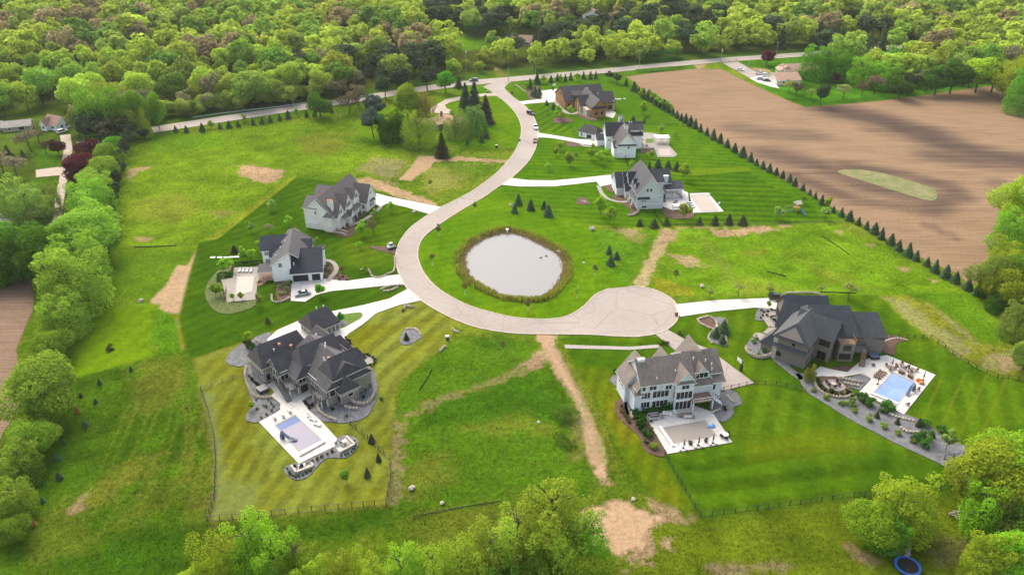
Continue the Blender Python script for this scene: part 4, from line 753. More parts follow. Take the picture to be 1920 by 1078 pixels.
def spire(name, seed, n, s, Rr=.24, base=.05, lay=11, droop=.18, m='needle', p=1.0, frond=.35):
    """conifer 1 m tall: tiers of drooping boughs"""
    r = np.random.RandomState(seed); tz = base+(1-base)*(np.arange(lay)/lay); w = (1-tz)**1+.05; li = r.choice(lay, n, p=w/w.sum())
    nb = 9; bo = r.randint(0, nb, n); ph = bo*2*np.pi/nb+li*1.1+r.normal(size=n)*.13; t = r.rand(n)**.6
    L = Rr*(1-tz[li])**p*(.80+.4*r.rand(lay, nb)[li, bo])+.015; rad = L*t
    z = tz[li]+(1-base)/lay*.7*(1-t)-droop*L*t+r.normal(size=n)*.010
    P = np.column_stack([rad*np.cos(ph), rad*np.sin(ph), np.minimum(z, 1)]); side = np.column_stack([-np.sin(ph), np.cos(ph), ph*0])
    P += side*(r.normal(size=n)*frond*L*.35*t)[:,None]; N = unit(np.column_stack([np.cos(ph)*.6, np.sin(ph)*.6, np.full(n, .8)])+r.normal(size=(n, 3))*.4)
    return quads_mesh(name, P, N, s*r.uniform(.6, 1.3, n), M[m])
def stem_mesh(name, r0=.02, top=.75, limbs=6, seed=1, spread=.24, lean=.02):
    rnd = random.Random(seed); mb = MB(); p = Vector((0, 0, -.02)); pts = [p]
    for i in range(4): p = p+Vector((rnd.uniform(-lean, lean), rnd.uniform(-lean, lean), top/4)); pts.append(p)
    for i in range(4): mb.tube(pts[i], pts[i+1], r0*(1-.22*i), r0*(1-.22*(i+1)), 6)
    for i in range(limbs):
        q = pts[1]+(pts[4]-pts[1])*rnd.uniform(.0, .8); a = rnd.uniform(0, 6.28); e = q+Vector((math.cos(a)*spread*rnd.uniform(.6, 1), math.sin(a)*spread*rnd.uniform(.6, 1), rnd.uniform(.12, .28)))
        mid = (q+e)/2+Vector((0, 0, .03)); mb.tube(q, mid, r0*.5, r0*.33, 5); mb.tube(mid, e, r0*.33, r0*.1, 5)
    return mb.mesh(name, M['bark'])
PROTO = {}
def proto(k, crown, trunk): PROTO.setdefault(k, []).append((crown, trunk))
for i in range(4):
    proto('far', broad('crown', 10+i, 1500, .036, blobs=18, base=.04), stem_mesh('trunk', .022, .6, 3, i))
    proto('mid', broad('crown', 20+i, 4500, .0215, blobs=26, base=.08), stem_mesh('trunk', .022, .7, 6, 10+i))
    proto('near', broad('crown', 30+i, 15000, .0130, blobs=30, base=.02, Rr=.44, plumes=0 if i % 2 else 13+i), stem_mesh('trunk', .02, .75, 8, 20+i))
    proto('airy', broad('crown', 40+i, 14000, .0115, base=.04, Rr=.46, sparse=.22, plumes=9+i), stem_mesh('trunk', .018, .85, 10, 30+i, .22))
for i in range(3):
    proto('thin', broad('crown', 50+i, 900, .030, blobs=12, base=.22, Rr=.36, sparse=.5), stem_mesh('trunk', .02, .85, 9, 40+i, .28))
    proto('sap', broad('crown', 60+i, 560, .045, blobs=11, base=.14, Rr=.33), stem_mesh('trunk', .014, .7, 4, 50+i, .14))
    proto('spruce', spire('crown', 70+i, 1500, .045, .34, p=.85, frond=.6), stem_mesh('trunk', .018, .9, 0, 60+i))
    proto('bigspruce', spire('crown', 80+i, 4200, .022, .28, lay=15, p=.8, frond=.6), stem_mesh('trunk', .018, .9, 0, 63+i))
    proto('pine', broad('crown', 90+i, 2200, .024, blobs=20, base=.22, Rr=.27), stem_mesh('trunk', .018, .8, 8, 66+i))
    proto('shrub', broad('foliage', 100+i, 420, .075, blobs=9, base=-.25, Rr=.62), None)
for i in range(2): proto('farpine', spire('crown', 110+i, 650, .045, .26, lay=10, p=.8), stem_mesh('trunk', .018, .8, 0, 70+i))
for kk in ('pine',):
    for c, _ in PROTO[kk]: c.materials[0] = M['needle']
NAMES = {'spruce': 'spruce_tree', 'bigspruce': 'spruce_tree', 'farpine': 'pine_tree', 'pine': 'pine_tree', 'sap': 'young_tree', 'shrub': 'shrub'}
CNT = [0]
def tree(kind, loc, h, label, col, group=None, w=1.0, cat=None, z=0, guard=False, name=None):
    """one tree standing at loc (metres), h tall; w widens the crown"""
    CNT[0] += 1; col = (col[0]*(1.38 if kind != 'sap' else 1.1), col[1]*1.22, col[2]*.95) if col[1] > col[0]*.95 and kind not in ('spruce', 'bigspruce', 'farpine', 'pine') else col; rnd = random.Random(CNT[0]*13+5); c, t = PROTO[kind][rnd.randrange(len(PROTO[kind]))]
    if kind == 'spruce': h *= rnd.uniform(.66, 1.06); w *= rnd.uniform(.85, 1.2); col = tuple(c*1.5*q for c, q in zip(col, (1.1, 1, .9)))
    if kind == 'sap': w *= .74; h *= 1.12
    nm = name or NAMES.get(kind, 'broadleaf_tree'); cat = cat or ('shrub' if kind == 'shrub' else 'tree')
    if kind == 'shrub':
        o = bpy.data.objects.new(nm, c); COL.objects.link(o); tag(o, label, cat, group); o.location = (*loc[:2], z); o.scale = (h*w, h*w*rnd.uniform(.9, 1.1), h); o.rotation_euler.z = rnd.uniform(0, 6.28); o.color = (*col, 1); return o
    r = empty(nm, (*loc[:2], z), rnd.uniform(0, 6.28), label, cat, group); sx = h*w*rnd.uniform(.93, 1.07); r.scale = (sx, h*w*rnd.uniform(.93, 1.07), h)
    for n_, me in (('trunk', t), ('crown', c)):
        o = bpy.data.objects.new(n_, me); COL.objects.link(o); o.parent = r
        if n_ == 'crown': o.color = (*col, 1)
    return r
def tp(kind, px, py, hpx, label, col, group=None, w=1.0, **k):   # foot of the tree (or of its crown) and visible height, both read off the photo
    if kind in ('near', 'airy', 'mid', 'pine'):
        v = (py-hpx*.5-539)/CF; dep = CP+math.atan(v); r = .40*w; H = hpx*.5/hpm(py-hpx*.5)/math.hypot(.45*math.cos(dep), r*math.sin(dep))
        return tree(kind, G(px, py-hpx*.5, .54*H), H, label, col, group, w, **k)
    return tree(kind, G(px, py), hpx/vpm(py), label, col, group, w, **k)
ORD = 'first second third fourth fifth sixth seventh eighth ninth tenth eleventh twelfth thirteenth fourteenth fifteenth sixteenth seventeenth eighteenth nineteenth twentieth'.split()
def nth(i):
    if i < 20: return ORD[i]
    t = {2: 'twenty', 3: 'thirty', 4: 'forty', 5: 'fifty', 6: 'sixty'}[(i+1)//10]; u = (i+1) % 10
    return (t[:-1]+'ieth') if u == 0 else t+'-'+ORD[u-1]
LIME = (.290,.390,.035); YEL = (.340,.380,.045); GRN = (.140,.285,.030); DGR = (.075,.165,.024); OLV = (.200,.290,.060); BRN = (.165,.130,.075); PUR = (.120,.032,.045); PINE = (.066,.090,.038); SPR = (.060,.100,.048); SPB = (.085,.125,.085); BUFF = (.30,.26,.15); PALE = (.30,.37,.11)
# ---- the wood beyond the county road
def inside(p, poly):
    c = False; n = len(poly)
    for i in range(n):
        a, b = poly[i], poly[(i+1) % n]
        if (a[1] > p[1]) != (b[1] > p[1]) and p[0] < (b[0]-a[0])*(p[1]-a[1])/(b[1]-a[1])+a[0]: c = not c
    return c
def toward(x, y):        # photo pixel of a ground point, used only to leave the clearings seen from the air empty
    d = y*_C+CH*_S; up = y*_S-CH*_C; return 960+CF*x/d, 539-CF*up/d
WOODPX = [(-80,262),(60,208),(130,214),(160,262),(250,262),(300,232),(420,208),(520,196),(620,182),(730,165),(845,146),(925,136),(930,126),(1000,132),(1070,128),(1180,119),(1300,107),(1340,107),(1440,98),(1520,92),(1560,118),(1650,150),(1700,165),(1780,160),(1880,150),(1990,165),(1990,-40),(-80,-40)]
CLEAR = [[(925,86),(1000,86),(1002,108),(922,108)],[(1045,36),(1155,34),(1155,66),(1060,68)],[(780,92),(960,92),(940,112),(800,112)],[(800,72),(850,58),(950,70),(958,84),(875,92),(880,96),(800,84)],[(1040,40),(1080,38),(1140,36),(1150,48),(1060,52)],[(928,60),(995,68),(1000,92),(930,92)],[(60,200),(128,205),(150,255),(60,262)],[(-80,225),(60,222),(60,262),(-80,264)],[(1600,100),(1700,104),(1720,135),(1610,140)],[(920,120),(945,120),(955,145),(925,140)],[(1540,100),(1650,84),(1655,92),(1545,108)]]
rs = np.random.RandomState(5); cand = []
xs, ys = rs.uniform(-480, 480, 16000), rs.uniform(330, 800, 16000); cell = {}
for x, y in zip(xs, ys):
    px, py = toward(x, y)
    if not inside((px, py), WOODPX) or any(inside((px, py), c) for c in CLEAR): continue
    sp = 10.2 if y < 520 else 11; k = (int(x//15), int(y//15))
    if any((x-a)**2+(y-b)**2 < sp*sp for i in (-1, 0, 1) for j in (-1, 0, 1) for a, b in cell.get((k[0]+i, k[1]+j), ())): continue
    cell.setdefault(k, []).append((x, y)); cand.append((x, y, px, py))
cand.sort(key=lambda c: c[1]); CONI = [[(780,75),(790,20),(900,10),(930,45),(840,90)],[(870,65),(955,45),(960,62),(872,80)],[(1000,75),(1120,60),(1250,20),(1330,60),(1300,95),(1160,85),(1010,100)],[(600,150),(700,120),(830,128),(850,145),(690,172)],[(155,262),(160,225),(270,205),(270,245),(200,270)],[(960,90),(1060,92),(1060,115),(960,120)],[(1430,95),(1650,60),(1660,100),(1540,110)]]
far_pts = []; nb = nc = 0
def forest_kind(px, py, r):
    con = any(inside((px, py), c) for c in CONI)
    if r < (.80 if con else .02): return 'c'
    return 'b'
palette = [('fresh green', (.21,.34,.055), .34), ('lime green', (.29,.39,.055), .34), ('olive green', OLV, .14), ('yellow-green', (.30,.36,.06), .06), ('deep green', (.13,.24,.04), .07), ('bare brownish', (.24,.22,.12), .05)]
def pick(r, x=None, y=None, px=900, py=100):
    if x is not None:          # neighbouring crowns tend to be of one kind
        r = min(.999, max(0, .62*float(vnoise(np.array([x]), np.array([y]), 38, 77)[0])*1.35-.12+.5*r))
        if (px < 480 and py < 120 or px > 1480) and r*7.31 % 1 < .12: return palette[5][:2]
    t = 0
    for n_, c, w in palette:
        t += w
        if r < t: return n_, c
    return palette[0][:2]
SIDE = lambda px: 'left of the junction' if px < 620 else 'around the road junction' if px < 1000 else 'behind the cedar house' if px < 1330 else 'behind the farmhouse'
for x, y, px, py in cand:
    r1, r2, r3 = rs.rand(3); k = forest_kind(px, py, r1); front = y < 455
    if k == 'c' and nc < 130:
        nc += 1; h = (13+7*r2)
        lb = 'dark pine in the woodland '+SIDE(px); tree('farpine' if r2 < .45 else 'pine', (x, y), h, lb, tuple(c*(1.1+.5*r3) for c in PINE), lb.replace('dark pine', 'dark pines'), .9 if r2 < .45 else 1.5, name='pine_tree')
    elif k == 'b' and nb < 150:
        nb += 1; n_, c = pick(r3, x, y, px, py); h = (10+11*r2)*(.55 if 770 < px < 980 and py < 140 else 1)
        lb = n_+' broadleaf tree '+('at the front edge of' if front else 'deep within')+' the woodland '+SIDE(px); kk = 'thin' if n_[:4] == 'bare' else ('mid' if y < 430 else 'far')
        tree(kk, (x, y), h, lb, tuple(q*(.85+.35*r1) for q in c), lb.replace('tree', 'trees'), 1.12 if kk != 'thin' else 1.0)
    else: far_pts.append((x, y, 10+12*r2, k, r3))
# everything farther off reads as one mass of treetops
for x, y in zip(rs.uniform(-620, 620, 500), rs.uniform(800, 930, 500)): far_pts.append((x, y, 15+5*rs.rand(), 'b', rs.rand()))
pc = bpy.data.collections.new('woodland_kinds')
def far_mass():
    kinds = []
    base = [o for o in COL.objects if o.name.split('.')[0] == 'broadleaf_tree' and o.children and 'woodland' in o.get('label', '')]
    allV, allF, allC = [], [], []; nv = 0
    srcs = []
    for i in range(5): srcs.append(broad('mass', 200+i, 520, .060, blobs=13, base=.05))
    for i in range(2): srcs.append(spire('mass', 220+i, 380, .065, .26, lay=9, p=.8))
    data = []
    for me in srcs:
        v = np.empty(len(me.vertices)*3); me.vertices.foreach_get('co', v); data.append(v.reshape(-1, 3)); bpy.data.meshes.remove(me)
    r = np.random.RandomState(9)
    for x, y, h, k, r3 in far_pts:
        v = data[5+r.randint(2)] if k == 'c' else data[r.randint(5)]; a = r.uniform(0, 6.28); c, s = math.cos(a), math.sin(a); w = h*(.9 if k == 'c' else 1.15)
        allV.append(np.column_stack([(v[:,0]*c-v[:,1]*s)*w+x, (v[:,0]*s+v[:,1]*c)*w+y, v[:,2]*h]))
        col = np.array(PINE if k == 'c' else pick(r3, x, y, *toward(x, y))[1])*(np.array([1.3, 1.2, 1.0]) if k != 'c' else 1)*r.uniform(.8, 1.3); allC.append(np.repeat((col[None,:]*r.uniform(.8, 1.25, (len(v)//4, 1))), 4, 0))
    V = np.concatenate(allV); Cc = np.concatenate(allC); n = len(V)
    me = bpy.data.meshes.new('distant_woodland'); me.vertices.add(n); me.vertices.foreach_set('co', V.ravel()); me.loops.add(n); me.loops.foreach_set('vertex_index', np.arange(n, dtype=np.int32)); me.polygons.add(n//4); me.polygons.foreach_set('loop_start', np.arange(n//4, dtype=np.int32)*4); me.update()
    at = me.color_attributes.new('leaf', 'FLOAT_COLOR', 'POINT'); at.data.foreach_set('color', np.column_stack([Cc, np.ones(n)]).ravel())
    m = bpy.data.materials.new('distant_leaves'); m.use_nodes = True; nt = m.node_tree; nt.nodes.remove(nt.nodes['Principled BSDF'])
    av = nd(nt, 'ShaderNodeVertexColor', layer_name='leaf'); d = nd(nt, 'ShaderNodeBsdfDiffuse'); t = nd(nt, 'ShaderNodeBsdfTranslucent'); mx = nd(nt, 'ShaderNodeMixShader'); mx.inputs[0].default_value = .42
    link(nt, av.outputs[0], d.inputs[0]); link(nt, av.outputs[0], t.inputs[0]); link(nt, d.outputs[0], mx.inputs[1]); link(nt, t.outputs[0], mx.inputs[2]); link(nt, mx.outputs[0], nt.nodes['Material Output'].inputs[0])
    me.materials.append(m); o = bpy.data.objects.new('distant_woodland', me); COL.objects.link(o); o['kind'] = 'stuff'
far_mass(); bpy.data.collections.remove(pc)
print('wood', nb, nc, len(far_pts))
# ---- the old tree row and gardens at the left
ROW = [(199,316,52,'near'),(187,348,56,'near'),(180,376,62,'near'),(168,410,74,'near'),(172,442,80,'near'),(152,482,95,'near'),(146,530,100,'near'),(125,580,118,'near'),(118,628,82,'near'),(98,672,62,'near'),(92,708,60,'near'),(68,790,125,'near'),(50,862,85,'near'),(28,905,85,'near'),(14,975,85,'near'),(20,1020,60,'near')]
for i, (px, py, hp, k) in enumerate(ROW):
    tp(k, px, py, hp, f'rounded pale green tree, {nth(i)} from the far end of the row between meadow and lane', tuple(c*(1.05+.3*((i*7) % 5)/5) for c in ((0.205,0.324,0.045) if i % 3 else (0.178,0.310,0.035))), 'rounded trees of the left boundary row', 1.32 if hp < 140 else 1.15)
for i, (px, py) in enumerate([(238,278),(232,296),(226,314),(222,333),(217,353),(213,374),(210,395),(206,417),(202,440),(198,464),(194,488),(190,512)]):
    tp('pine', px, py, 40, f'dark evergreen on the meadow side of the left tree row, {nth(i)} from the road', tuple(c*1.2 for c in PINE), 'dark evergreens along the left tree row', 1.0)
for px, py, hp, lb, col, k, w in [(20,505,95,'broad deep green tree at the left edge above the ploughed strip',(0.108,0.255,0.022),'near',1.2),(72,510,98,'broad deep green tree touching the left boundary row above the ploughed strip',(0.103,0.235,0.022),'near',1.15),(-25,520,95,'deep green tree cut by the left edge above the ploughed strip',(0.113,0.248,0.022),'near',1.2),
    (165,303,44,'dark purple-leaved tree, farthest of three beside the gravel lane',PUR,'mid',1.3),(153,330,50,'dark purple-leaved tree, middle of three beside the gravel lane',PUR,'mid',1.2),(144,343,50,'dark purple-leaved tree, nearest of three beside the gravel lane',PUR,'mid',1.2),
    (106,288,30,'purple-leaved tree on the lawn left of the gravel lane',(.09,.035,.04),'mid',1.15),(88,290,28,'thin purple-brown tree on the lawn left of the gravel lane',(.12,.06,.055),'thin',1.2),
    (60,285,42,'bare buff tree in front of the red-brown cottage',BUFF,'thin',1.5),(75,270,34,'bare brown tree between cottage and grey outbuilding',BRN,'thin',1.4),(35,335,48,'buff spring tree by the white drive at left',BUFF,'thin',1.4),(10,330,52,'thin buff tree at the left edge by the grey outbuilding',BUFF,'thin',1.4),
    (45,420,75,'sparse pale green tree above the ribbed metal roof',OLV,'airy',1.2),(85,395,55,'pale green tree on the grass left of the tan track',OLV,'airy',1.2),(15,405,80,'sparse green tree at the left edge above the ribbed roof',OLV,'airy',1.2),(75,430,48,'grey-green bushy tree beside the tan track',(0.162,0.235,0.060),'mid',1.3),
    (45,300,26,'small dark spruce between buff trees left of the lane',PINE,'spruce',1.1),(18,298,26,'dark spruce at the left edge near the grey outbuilding',PINE,'spruce',1.1),(205,268,48,'bare dark brown tree where the lane meets the county road',BRN,'thin',1.5),(180,262,50,'dark brown-green pine at the lane end',PINE,'pine',1.3),(158,265,50,'tall dark pine by the cottage end of the lane',PINE,'pine',1.3),(235,262,46,'dark pine at the corner of meadow and county road',PINE,'pine',1.3),(262,250,50,'slender lime tree beside the county road corner',LIME,'airy',.9),(270,262,24,'dark shrubby pine at the meadow corner',PINE,'pine',1.5),(215,285,34,'bushy green tree at the top of the left row',GRN,'mid',1.3),(225,262,52,'tall brown-grey tree at the top of the left row',BRN,'thin',1.2)]:
    tp(k, px, py, hp, lb, col, None, w)
for px, py, hp, lb, w in [(168,246,80,'tall upright poplar at the lane end, left of three',.75),(207,244,82,'tall upright poplar at the lane end, middle of three',.75),(248,240,76,'tall upright poplar at the lane end, right of three',.72),(290,232,62,'slender poplar beside the county road at left',.6)]: tp('near', px, py, hp, lb, (.15,.27,.025), None, w)
for i in range(34):       # willow scrub between the wood and the road
    x = 285+i*9.2+((i*37) % 7); y = 232-(x-285)*.128-7-((i*53) % 9); tp('mid', x, y, 18+(i*29) % 16, 'pale willow scrub along the far side of the county road at left', (.26,.33,.07) if i % 4 else (.15,.24,.04), 'willow scrub along the county road', 1.25, name='willow_bush')
# ---- yard of the ranch house
for px, py, hp, lb, col, k, w in [(763,212,58,'round lime tree with bare trunk behind the ranch house yard',(0.216,0.345,0.025),'near',1.05),(797,217,48,'upright golden-bronze tree left of the ranch drive',(.26,.215,.06),'airy',.85),(700,222,48,'feathery dark pine at the far left of the ranch yard',SPB,'pine',1.5),(698,252,54,'blue-grey pine at the left of the ranch yard',SPB,'pine',1.3),(734,258,52,'dense dark green round tree in the ranch yard',(0.054,0.145,0.014),'near',1.15),(784,268,60,'pale lime tree with showing boughs in front of the ranch house',(0.216,0.331,0.045),'airy',1.3),(854,252,50,'olive tree close to the right of the ranch house',(0.184,0.262,0.060),'airy',1.25),(893,246,48,'grey-green tree right of the ranch house',(0.130,0.228,0.060),'near',1.2),
    (873,207,50,'tall dark spruce, left of three behind the ranch drive',SPR,'bigspruce',1.0),(890,214,58,'tall dark spruce, middle of three behind the ranch drive',SPR,'bigspruce',1.0),(911,232,52,'brownish spruce, right of three behind the ranch drive',(.085,.075,.06),'bigspruce',1.0),(829,295,46,'brown-tipped pyramid spruce alone on the edge of the bare patch',(.085,.075,.035),'bigspruce',1.1),(876,271,16,'little spruce on the ranch lawn, left of three',SPR,'spruce',1),(903,268,17,'little spruce on the ranch lawn, middle of three',SPR,'spruce',1),(912,259,16,'little spruce on the ranch lawn, right of three',SPR,'spruce',1),
    (598,216,44,'dark green roadside tree standing alone by the guardrail end',(0.081,0.186,0.035),'mid',1.3),(640,190,45,'bare dark thicket tree by the road left of the ranch yard',BRN,'thin',1.5),(672,200,42,'brown-grey bare tree beside the road',BRN,'thin',1.5),(655,212,36,'bare grey shrubby tree at the meadow edge',BRN,'thin',1.6),(720,180,42,'dark pine behind the round lime tree',PINE,'pine',1.4),(750,168,45,'dark pine on the road bank',PINE,'pine',1.4),(800,165,42,'brown-green pine above the ranch drive',PINE,'pine',1.4),(835,170,38,'vivid green shrub tree by the junction',(0.108,0.290,0.020),'mid',1.0),(860,165,20,'small dark spruce beside the junction',PINE,'spruce',1)]:
    tp(k, px, py, hp, lb, col, None, w)
# ---- spruces along the county road
for i, (px, py, hp) in enumerate([(330,248,13),(350,249,13),(380,247,18),(413,242,16),(430,240,15),(447,238,15),(475,235,14),(492,233,14),(507,230,15),(525,226,14),(541,223,15),(575,220,14),(590,218,12),(622,212,13)]):
    tp('spruce', px, py, hp, f'small dark spruce beside the county road, {nth(i)} from the left end of its row', SPR, 'small spruces along the county road', 1.15)
for i, (px, py) in enumerate([(397,241),(458,230),(557,218)]): tp('sap', px, py, 15, f'pale young tree among the roadside spruces, {nth(i)} from the left', PALE, 'pale young trees among the roadside spruces', 1.5)
# ---- long spruce row beside the ploughed field
RW = [(1174,161,17),(1188,171,17),(1197,176,16),(1207,184,18),(1214,188,18),(1221,192,17),(1229,197,18),(1237,201,18),(1245,206,18),(1253,211,19),(1261,216,19),(1269,221,18),(1277,226,18),(1285,231,18),(1294,236,18),(1303,241,18),(1313,247,18),(1325,254,18),(1337,261,18),(1350,268,18),(1363,276,18),(1377,285,18),(1392,294,18),(1407,303,18),(1418,310,16),(1430,316,15),(1442,323,17),(1455,328,16),(1467,334,15),(1480,341,17),(1490,348,16),(1505,357,17),(1518,365,16),(1528,372,17),(1540,383,17),(1562,398,16),(1577,405,18),(1592,414,18),(1609,422,20),(1624,430,21),(1639,438,20),(1652,448,20),(1670,457,22),(1684,468,20),(1702,479,22),(1717,488,23),(1737,499,20),(1752,510,21),(1772,520,25),(1790,530,24),(1813,542,23),(1829,553,19)]
for i, (px, py, hp) in enumerate(RW): tp('spruce', px, py, hp*1.08, f'small spruce beside the ploughed field, {nth(i)} from the road end of the long row', tuple(c*(.85+.3*((i*5) % 7)/7) for c in SPR), 'spruces in the long row beside the ploughed field', 1.1)
for i, (px, py, hp) in enumerate([(1191,169,15),(1204,180,15),(1216,188,20),(1224,193,20),(1233,198,19),(1241,203,19),(1250,207,17),(1257,211,17),(1201,186,16),(1506,382,16),(1551,392,22)]): tp('sap', px, py, hp, f'yellow-green young tree mixed into the long spruce row, {nth(i)} from the road', LIME, 'young trees mixed into the long spruce row', 1.3)
tp('pine', 1143, 150, 18, 'dark bushy evergreen at the roadside corner of the cedar house lawn', PINE, None, 1.6); tp('pine', 1157, 156, 20, 'dark rounded evergreen where the long spruce row begins', PINE, None, 1.5)
# ---- cedar house garden
for i, (px, py, hp) in enumerate([(1007,158,20),(1033,156,18),(1045,152,15),(1060,153,17),(1070,151,16),(1094,149,15),(1107,149,15),(1117,148,14)]): tp('spruce', px, py, hp, f'dark spruce between cedar house and county road, {nth(i)} from the left', SPR, 'dark spruces behind the cedar house', 1.0)
for i, (px, py, hp) in enumerate([(1018,157,15),(1051,154,14),(1083,153,16)]): tp('sap', px, py, hp, f'lime young tree between the roadside spruces, {nth(i)} from the left', LIME, 'lime young trees behind the cedar house', 1.5)
for i, (px, py, hp) in enumerate([(994,166,22),(1003,181,20),(1011,178,19),(997,180,14),(1008,184,15)]): tp('spruce', px, py, hp, f'spruce clustered in the planting bed at the cedar house drive, {nth(i)} from the junction', tuple(c*1.2 for c in SPR), 'spruces in the bed at the cedar house drive', 1.1)
tp('sap', 987, 168, 13, 'lime bush at the junction end of the cedar house bed', LIME, None, 1.6)
for px, py, hp, lb, col in [(1025,198,12,'small dark spruce beside the cedar house drive',SPR),(1037,206,14,'dark spruce at the corner of the cedar house walk',SPR),(1132,233,14,'golden evergreen at the foot of the cedar wall',(0.108,0.166,0.030)),(1187,230,13,'small dark spruce on the lawn between cedar and white house',SPR),(1208,231,13,'dark spruce right of the white house roof',SPR)]: tp('spruce', px, py, hp, lb, col, None, 1.1)
for px, py, hp, lb, col in [(1046,221,22,'yellow-green young tree in the mulch bed before the cedar house',LIME),(1052,227,18,'taller young lime tree at the mulch bed edge',YEL),(1070,216,18,'golden young tree beside the cedar house walk',YEL),(1205,216,26,'lime tree alone on the lawn right of the cedar house',LIME)]: tp('sap', px, py, hp, lb, col, None, 1.5)
# ---- young trees on the lawns right of the road
for i, (px, py, hp, col) in enumerate([(1108,300,22,LIME),(1125,308,25,YEL),(1137,299,20,LIME),(1067,313,27,(.30,.30,.05)),(1050,283,18,YEL),(1042,293,17,(.28,.28,.05)),(1028,320,16,LIME),(1080,298,14,PALE),(1240,250,16,PALE),(1266,260,13,PALE),(1213,297,12,LIME),(1222,297,14,YEL)]): tp('sap', px, py, hp, f'young spring tree around the white gabled house lawn, {nth(i)} of a scattered dozen' if 0 else ['lime young tree left of the white house front','golden young tree before the white house front','lime young tree touching the white house corner','orange-tinged young tree mid lawn below the white house drive','yellowish young tree under the white house drive','small orange-tinged young tree at the left of the white house lawn','lime young tree low on the lawn near the grey house drive','thin pale sapling between the larger lawn trees','pale young tree right of the white house pergola','thin pale sapling past the white house pool','lime shrub-like tree between white and grey houses','golden young tree between white and grey houses'][i], col, None, 1.45)
for px, py, hp, lb, col in [(1126,403,36,'slender lime tree on the grey house lawn, left of two',LIME),(1143,420,34,'slender lime tree on the grey house lawn, nearer the pond',LIME),(1281,338,32,'golden-lime tree behind the grey house pool terrace',YEL),(1282,414,34,'golden tree at the lower corner of the grey house pool terrace',(.31,.30,.05)),(1458,412,26,'pale tree on the striped lawn left of the play set',PALE),(1546,412,26,'pale tree right of the play set near the spruce row',PALE),(1112,282,13,'small golden tree under the white house garage',YEL)]: tp('sap', px, py, hp, lb, col, None, 1.3)
tp('sap', 1184, 312, 12, 'yellow-green shrub tree behind the grey house ridge', LIME, None, 1.8)
for i, (px, py, hp) in enumerate([(972,384,22),(965,399,22),(995,394,22),(1020,392,24),(1028,405,22)]): tp('spruce', px, py, hp, ['dark spruce at the back of the left pair above the pond','dark spruce beside the pale boulder above the pond','broad dark spruce alone in the middle above the pond','dark spruce at the back of the right pair above the pond','dark spruce at the front of the right pair above the pond'][i], SPR, None, 1.15)
for i, (px, py, hp) in enumerate([(1199,423,20),(1226,426,21),(1249,422,18),(1311,421,17),(1340,421,18),(1366,420,19),(1392,421,18)]): tp('spruce', px, py, hp, f'green spruce along the lower lawn edge of the grey house, {nth(i)} from the left', (.065,.085,.035), 'spruces below the grey house', 1.3)
for i, (px, py, hp) in enumerate([(1217,316,16),(1233,316,18),(1252,316,17),(1268,320,19),(1287,322,20)]): tp('spruce', px, py, hp, f'dark spruce behind the grey house roof, {nth(i)} from the left', SPR, 'spruces behind the grey house', 1.1)
for i, (px, py, hp) in enumerate([(1142,476,20),(1156,485,20),(1145,497,21)]): tp('spruce', px, py, hp, ['dark spruce at the back of the trio right of the pond','dark spruce at the right of the trio right of the pond','dark spruce at the front of the trio right of the pond'][i], SPR, None, 1.15)
# ---- gardens of the white farmhouse and shingle house
for px, py, hp, lb, col, k in [(472,437,20,'pale young tree on the lawn above the white farmhouse, left',PALE,'sap'),(509,395,22,'pale young tree high on the shingle house lawn',PALE,'sap'),(541,426,22,'lime young tree between shingle house and farmhouse',LIME,'sap'),(505,437,18,'thin bare sapling above the farmhouse roof',BUFF,'thin'),(601,556,24,'lime young tree at the edge of the farmhouse parking',(0.173,0.345,0.020),'sap'),(597,460,16,'lime shrub tree right of the farmhouse roof',LIME,'sap'),(678,443,28,'bright yellow-green tree at the foot of the shingle house walk',(0.292,0.400,0.035),'sap'),(700,437,26,'bare grey sapling on the shingle house front lawn',BRN,'thin'),(703,411,20,'pale sapling beside the shingle house walk',PALE,'sap'),(733,398,20,'lime sapling beside the shingle house drive',LIME,'sap'),(674,467,15,'lime young tree beside the dug patch',LIME,'sap'),(687,510,14,'lime young tree in the stone ringed bed',LIME,'sap'),(641,511,11,'magenta flowering shrub tree on the farmhouse lawn',(.30,.03,.09),'sap'),
    (455,488,24,'lime young tree behind the farmhouse patio, left',LIME,'sap'),(472,490,24,'lime young tree behind the farmhouse patio, right',LIME,'sap'),(463,478,18,'dark spruce behind the farmhouse patio',PINE,'spruce'),(440,474,18,'brownish spruce on the lawn left of the farmhouse',(.06,.05,.03),'spruce'),(421,512,26,'bright lime tree at the left end of the patio hedge',LIME,'sap'),(430,508,26,'lime tree beside the patio hedge corner',LIME,'sap'),(405,555,24,'lime tree in the planting left of the pool',LIME,'sap'),(414,553,22,'second lime tree in the planting left of the pool, nearer the fence',LIME,'sap'),(437,563,14,'small lime tree at the lower end of the farmhouse pool',LIME,'sap'),(453,562,15,'small lime tree centred on the lower end of the farmhouse pool',LIME,'sap'),(485,572,20,'pale dry grass clump tree at the patio corner',(.28,.25,.08),'sap'),(502,605,18,'dark spruce sapling on the lawn above the slate-roofed house',PINE,'spruce'),(468,646,24,'lime young tree behind the slate-roofed house',LIME,'sap'),(487,470,18,'golden young tree touching the farmhouse left wing',YEL,'sap')]: tp(k, px, py, hp, lb, col, None, 1.35)
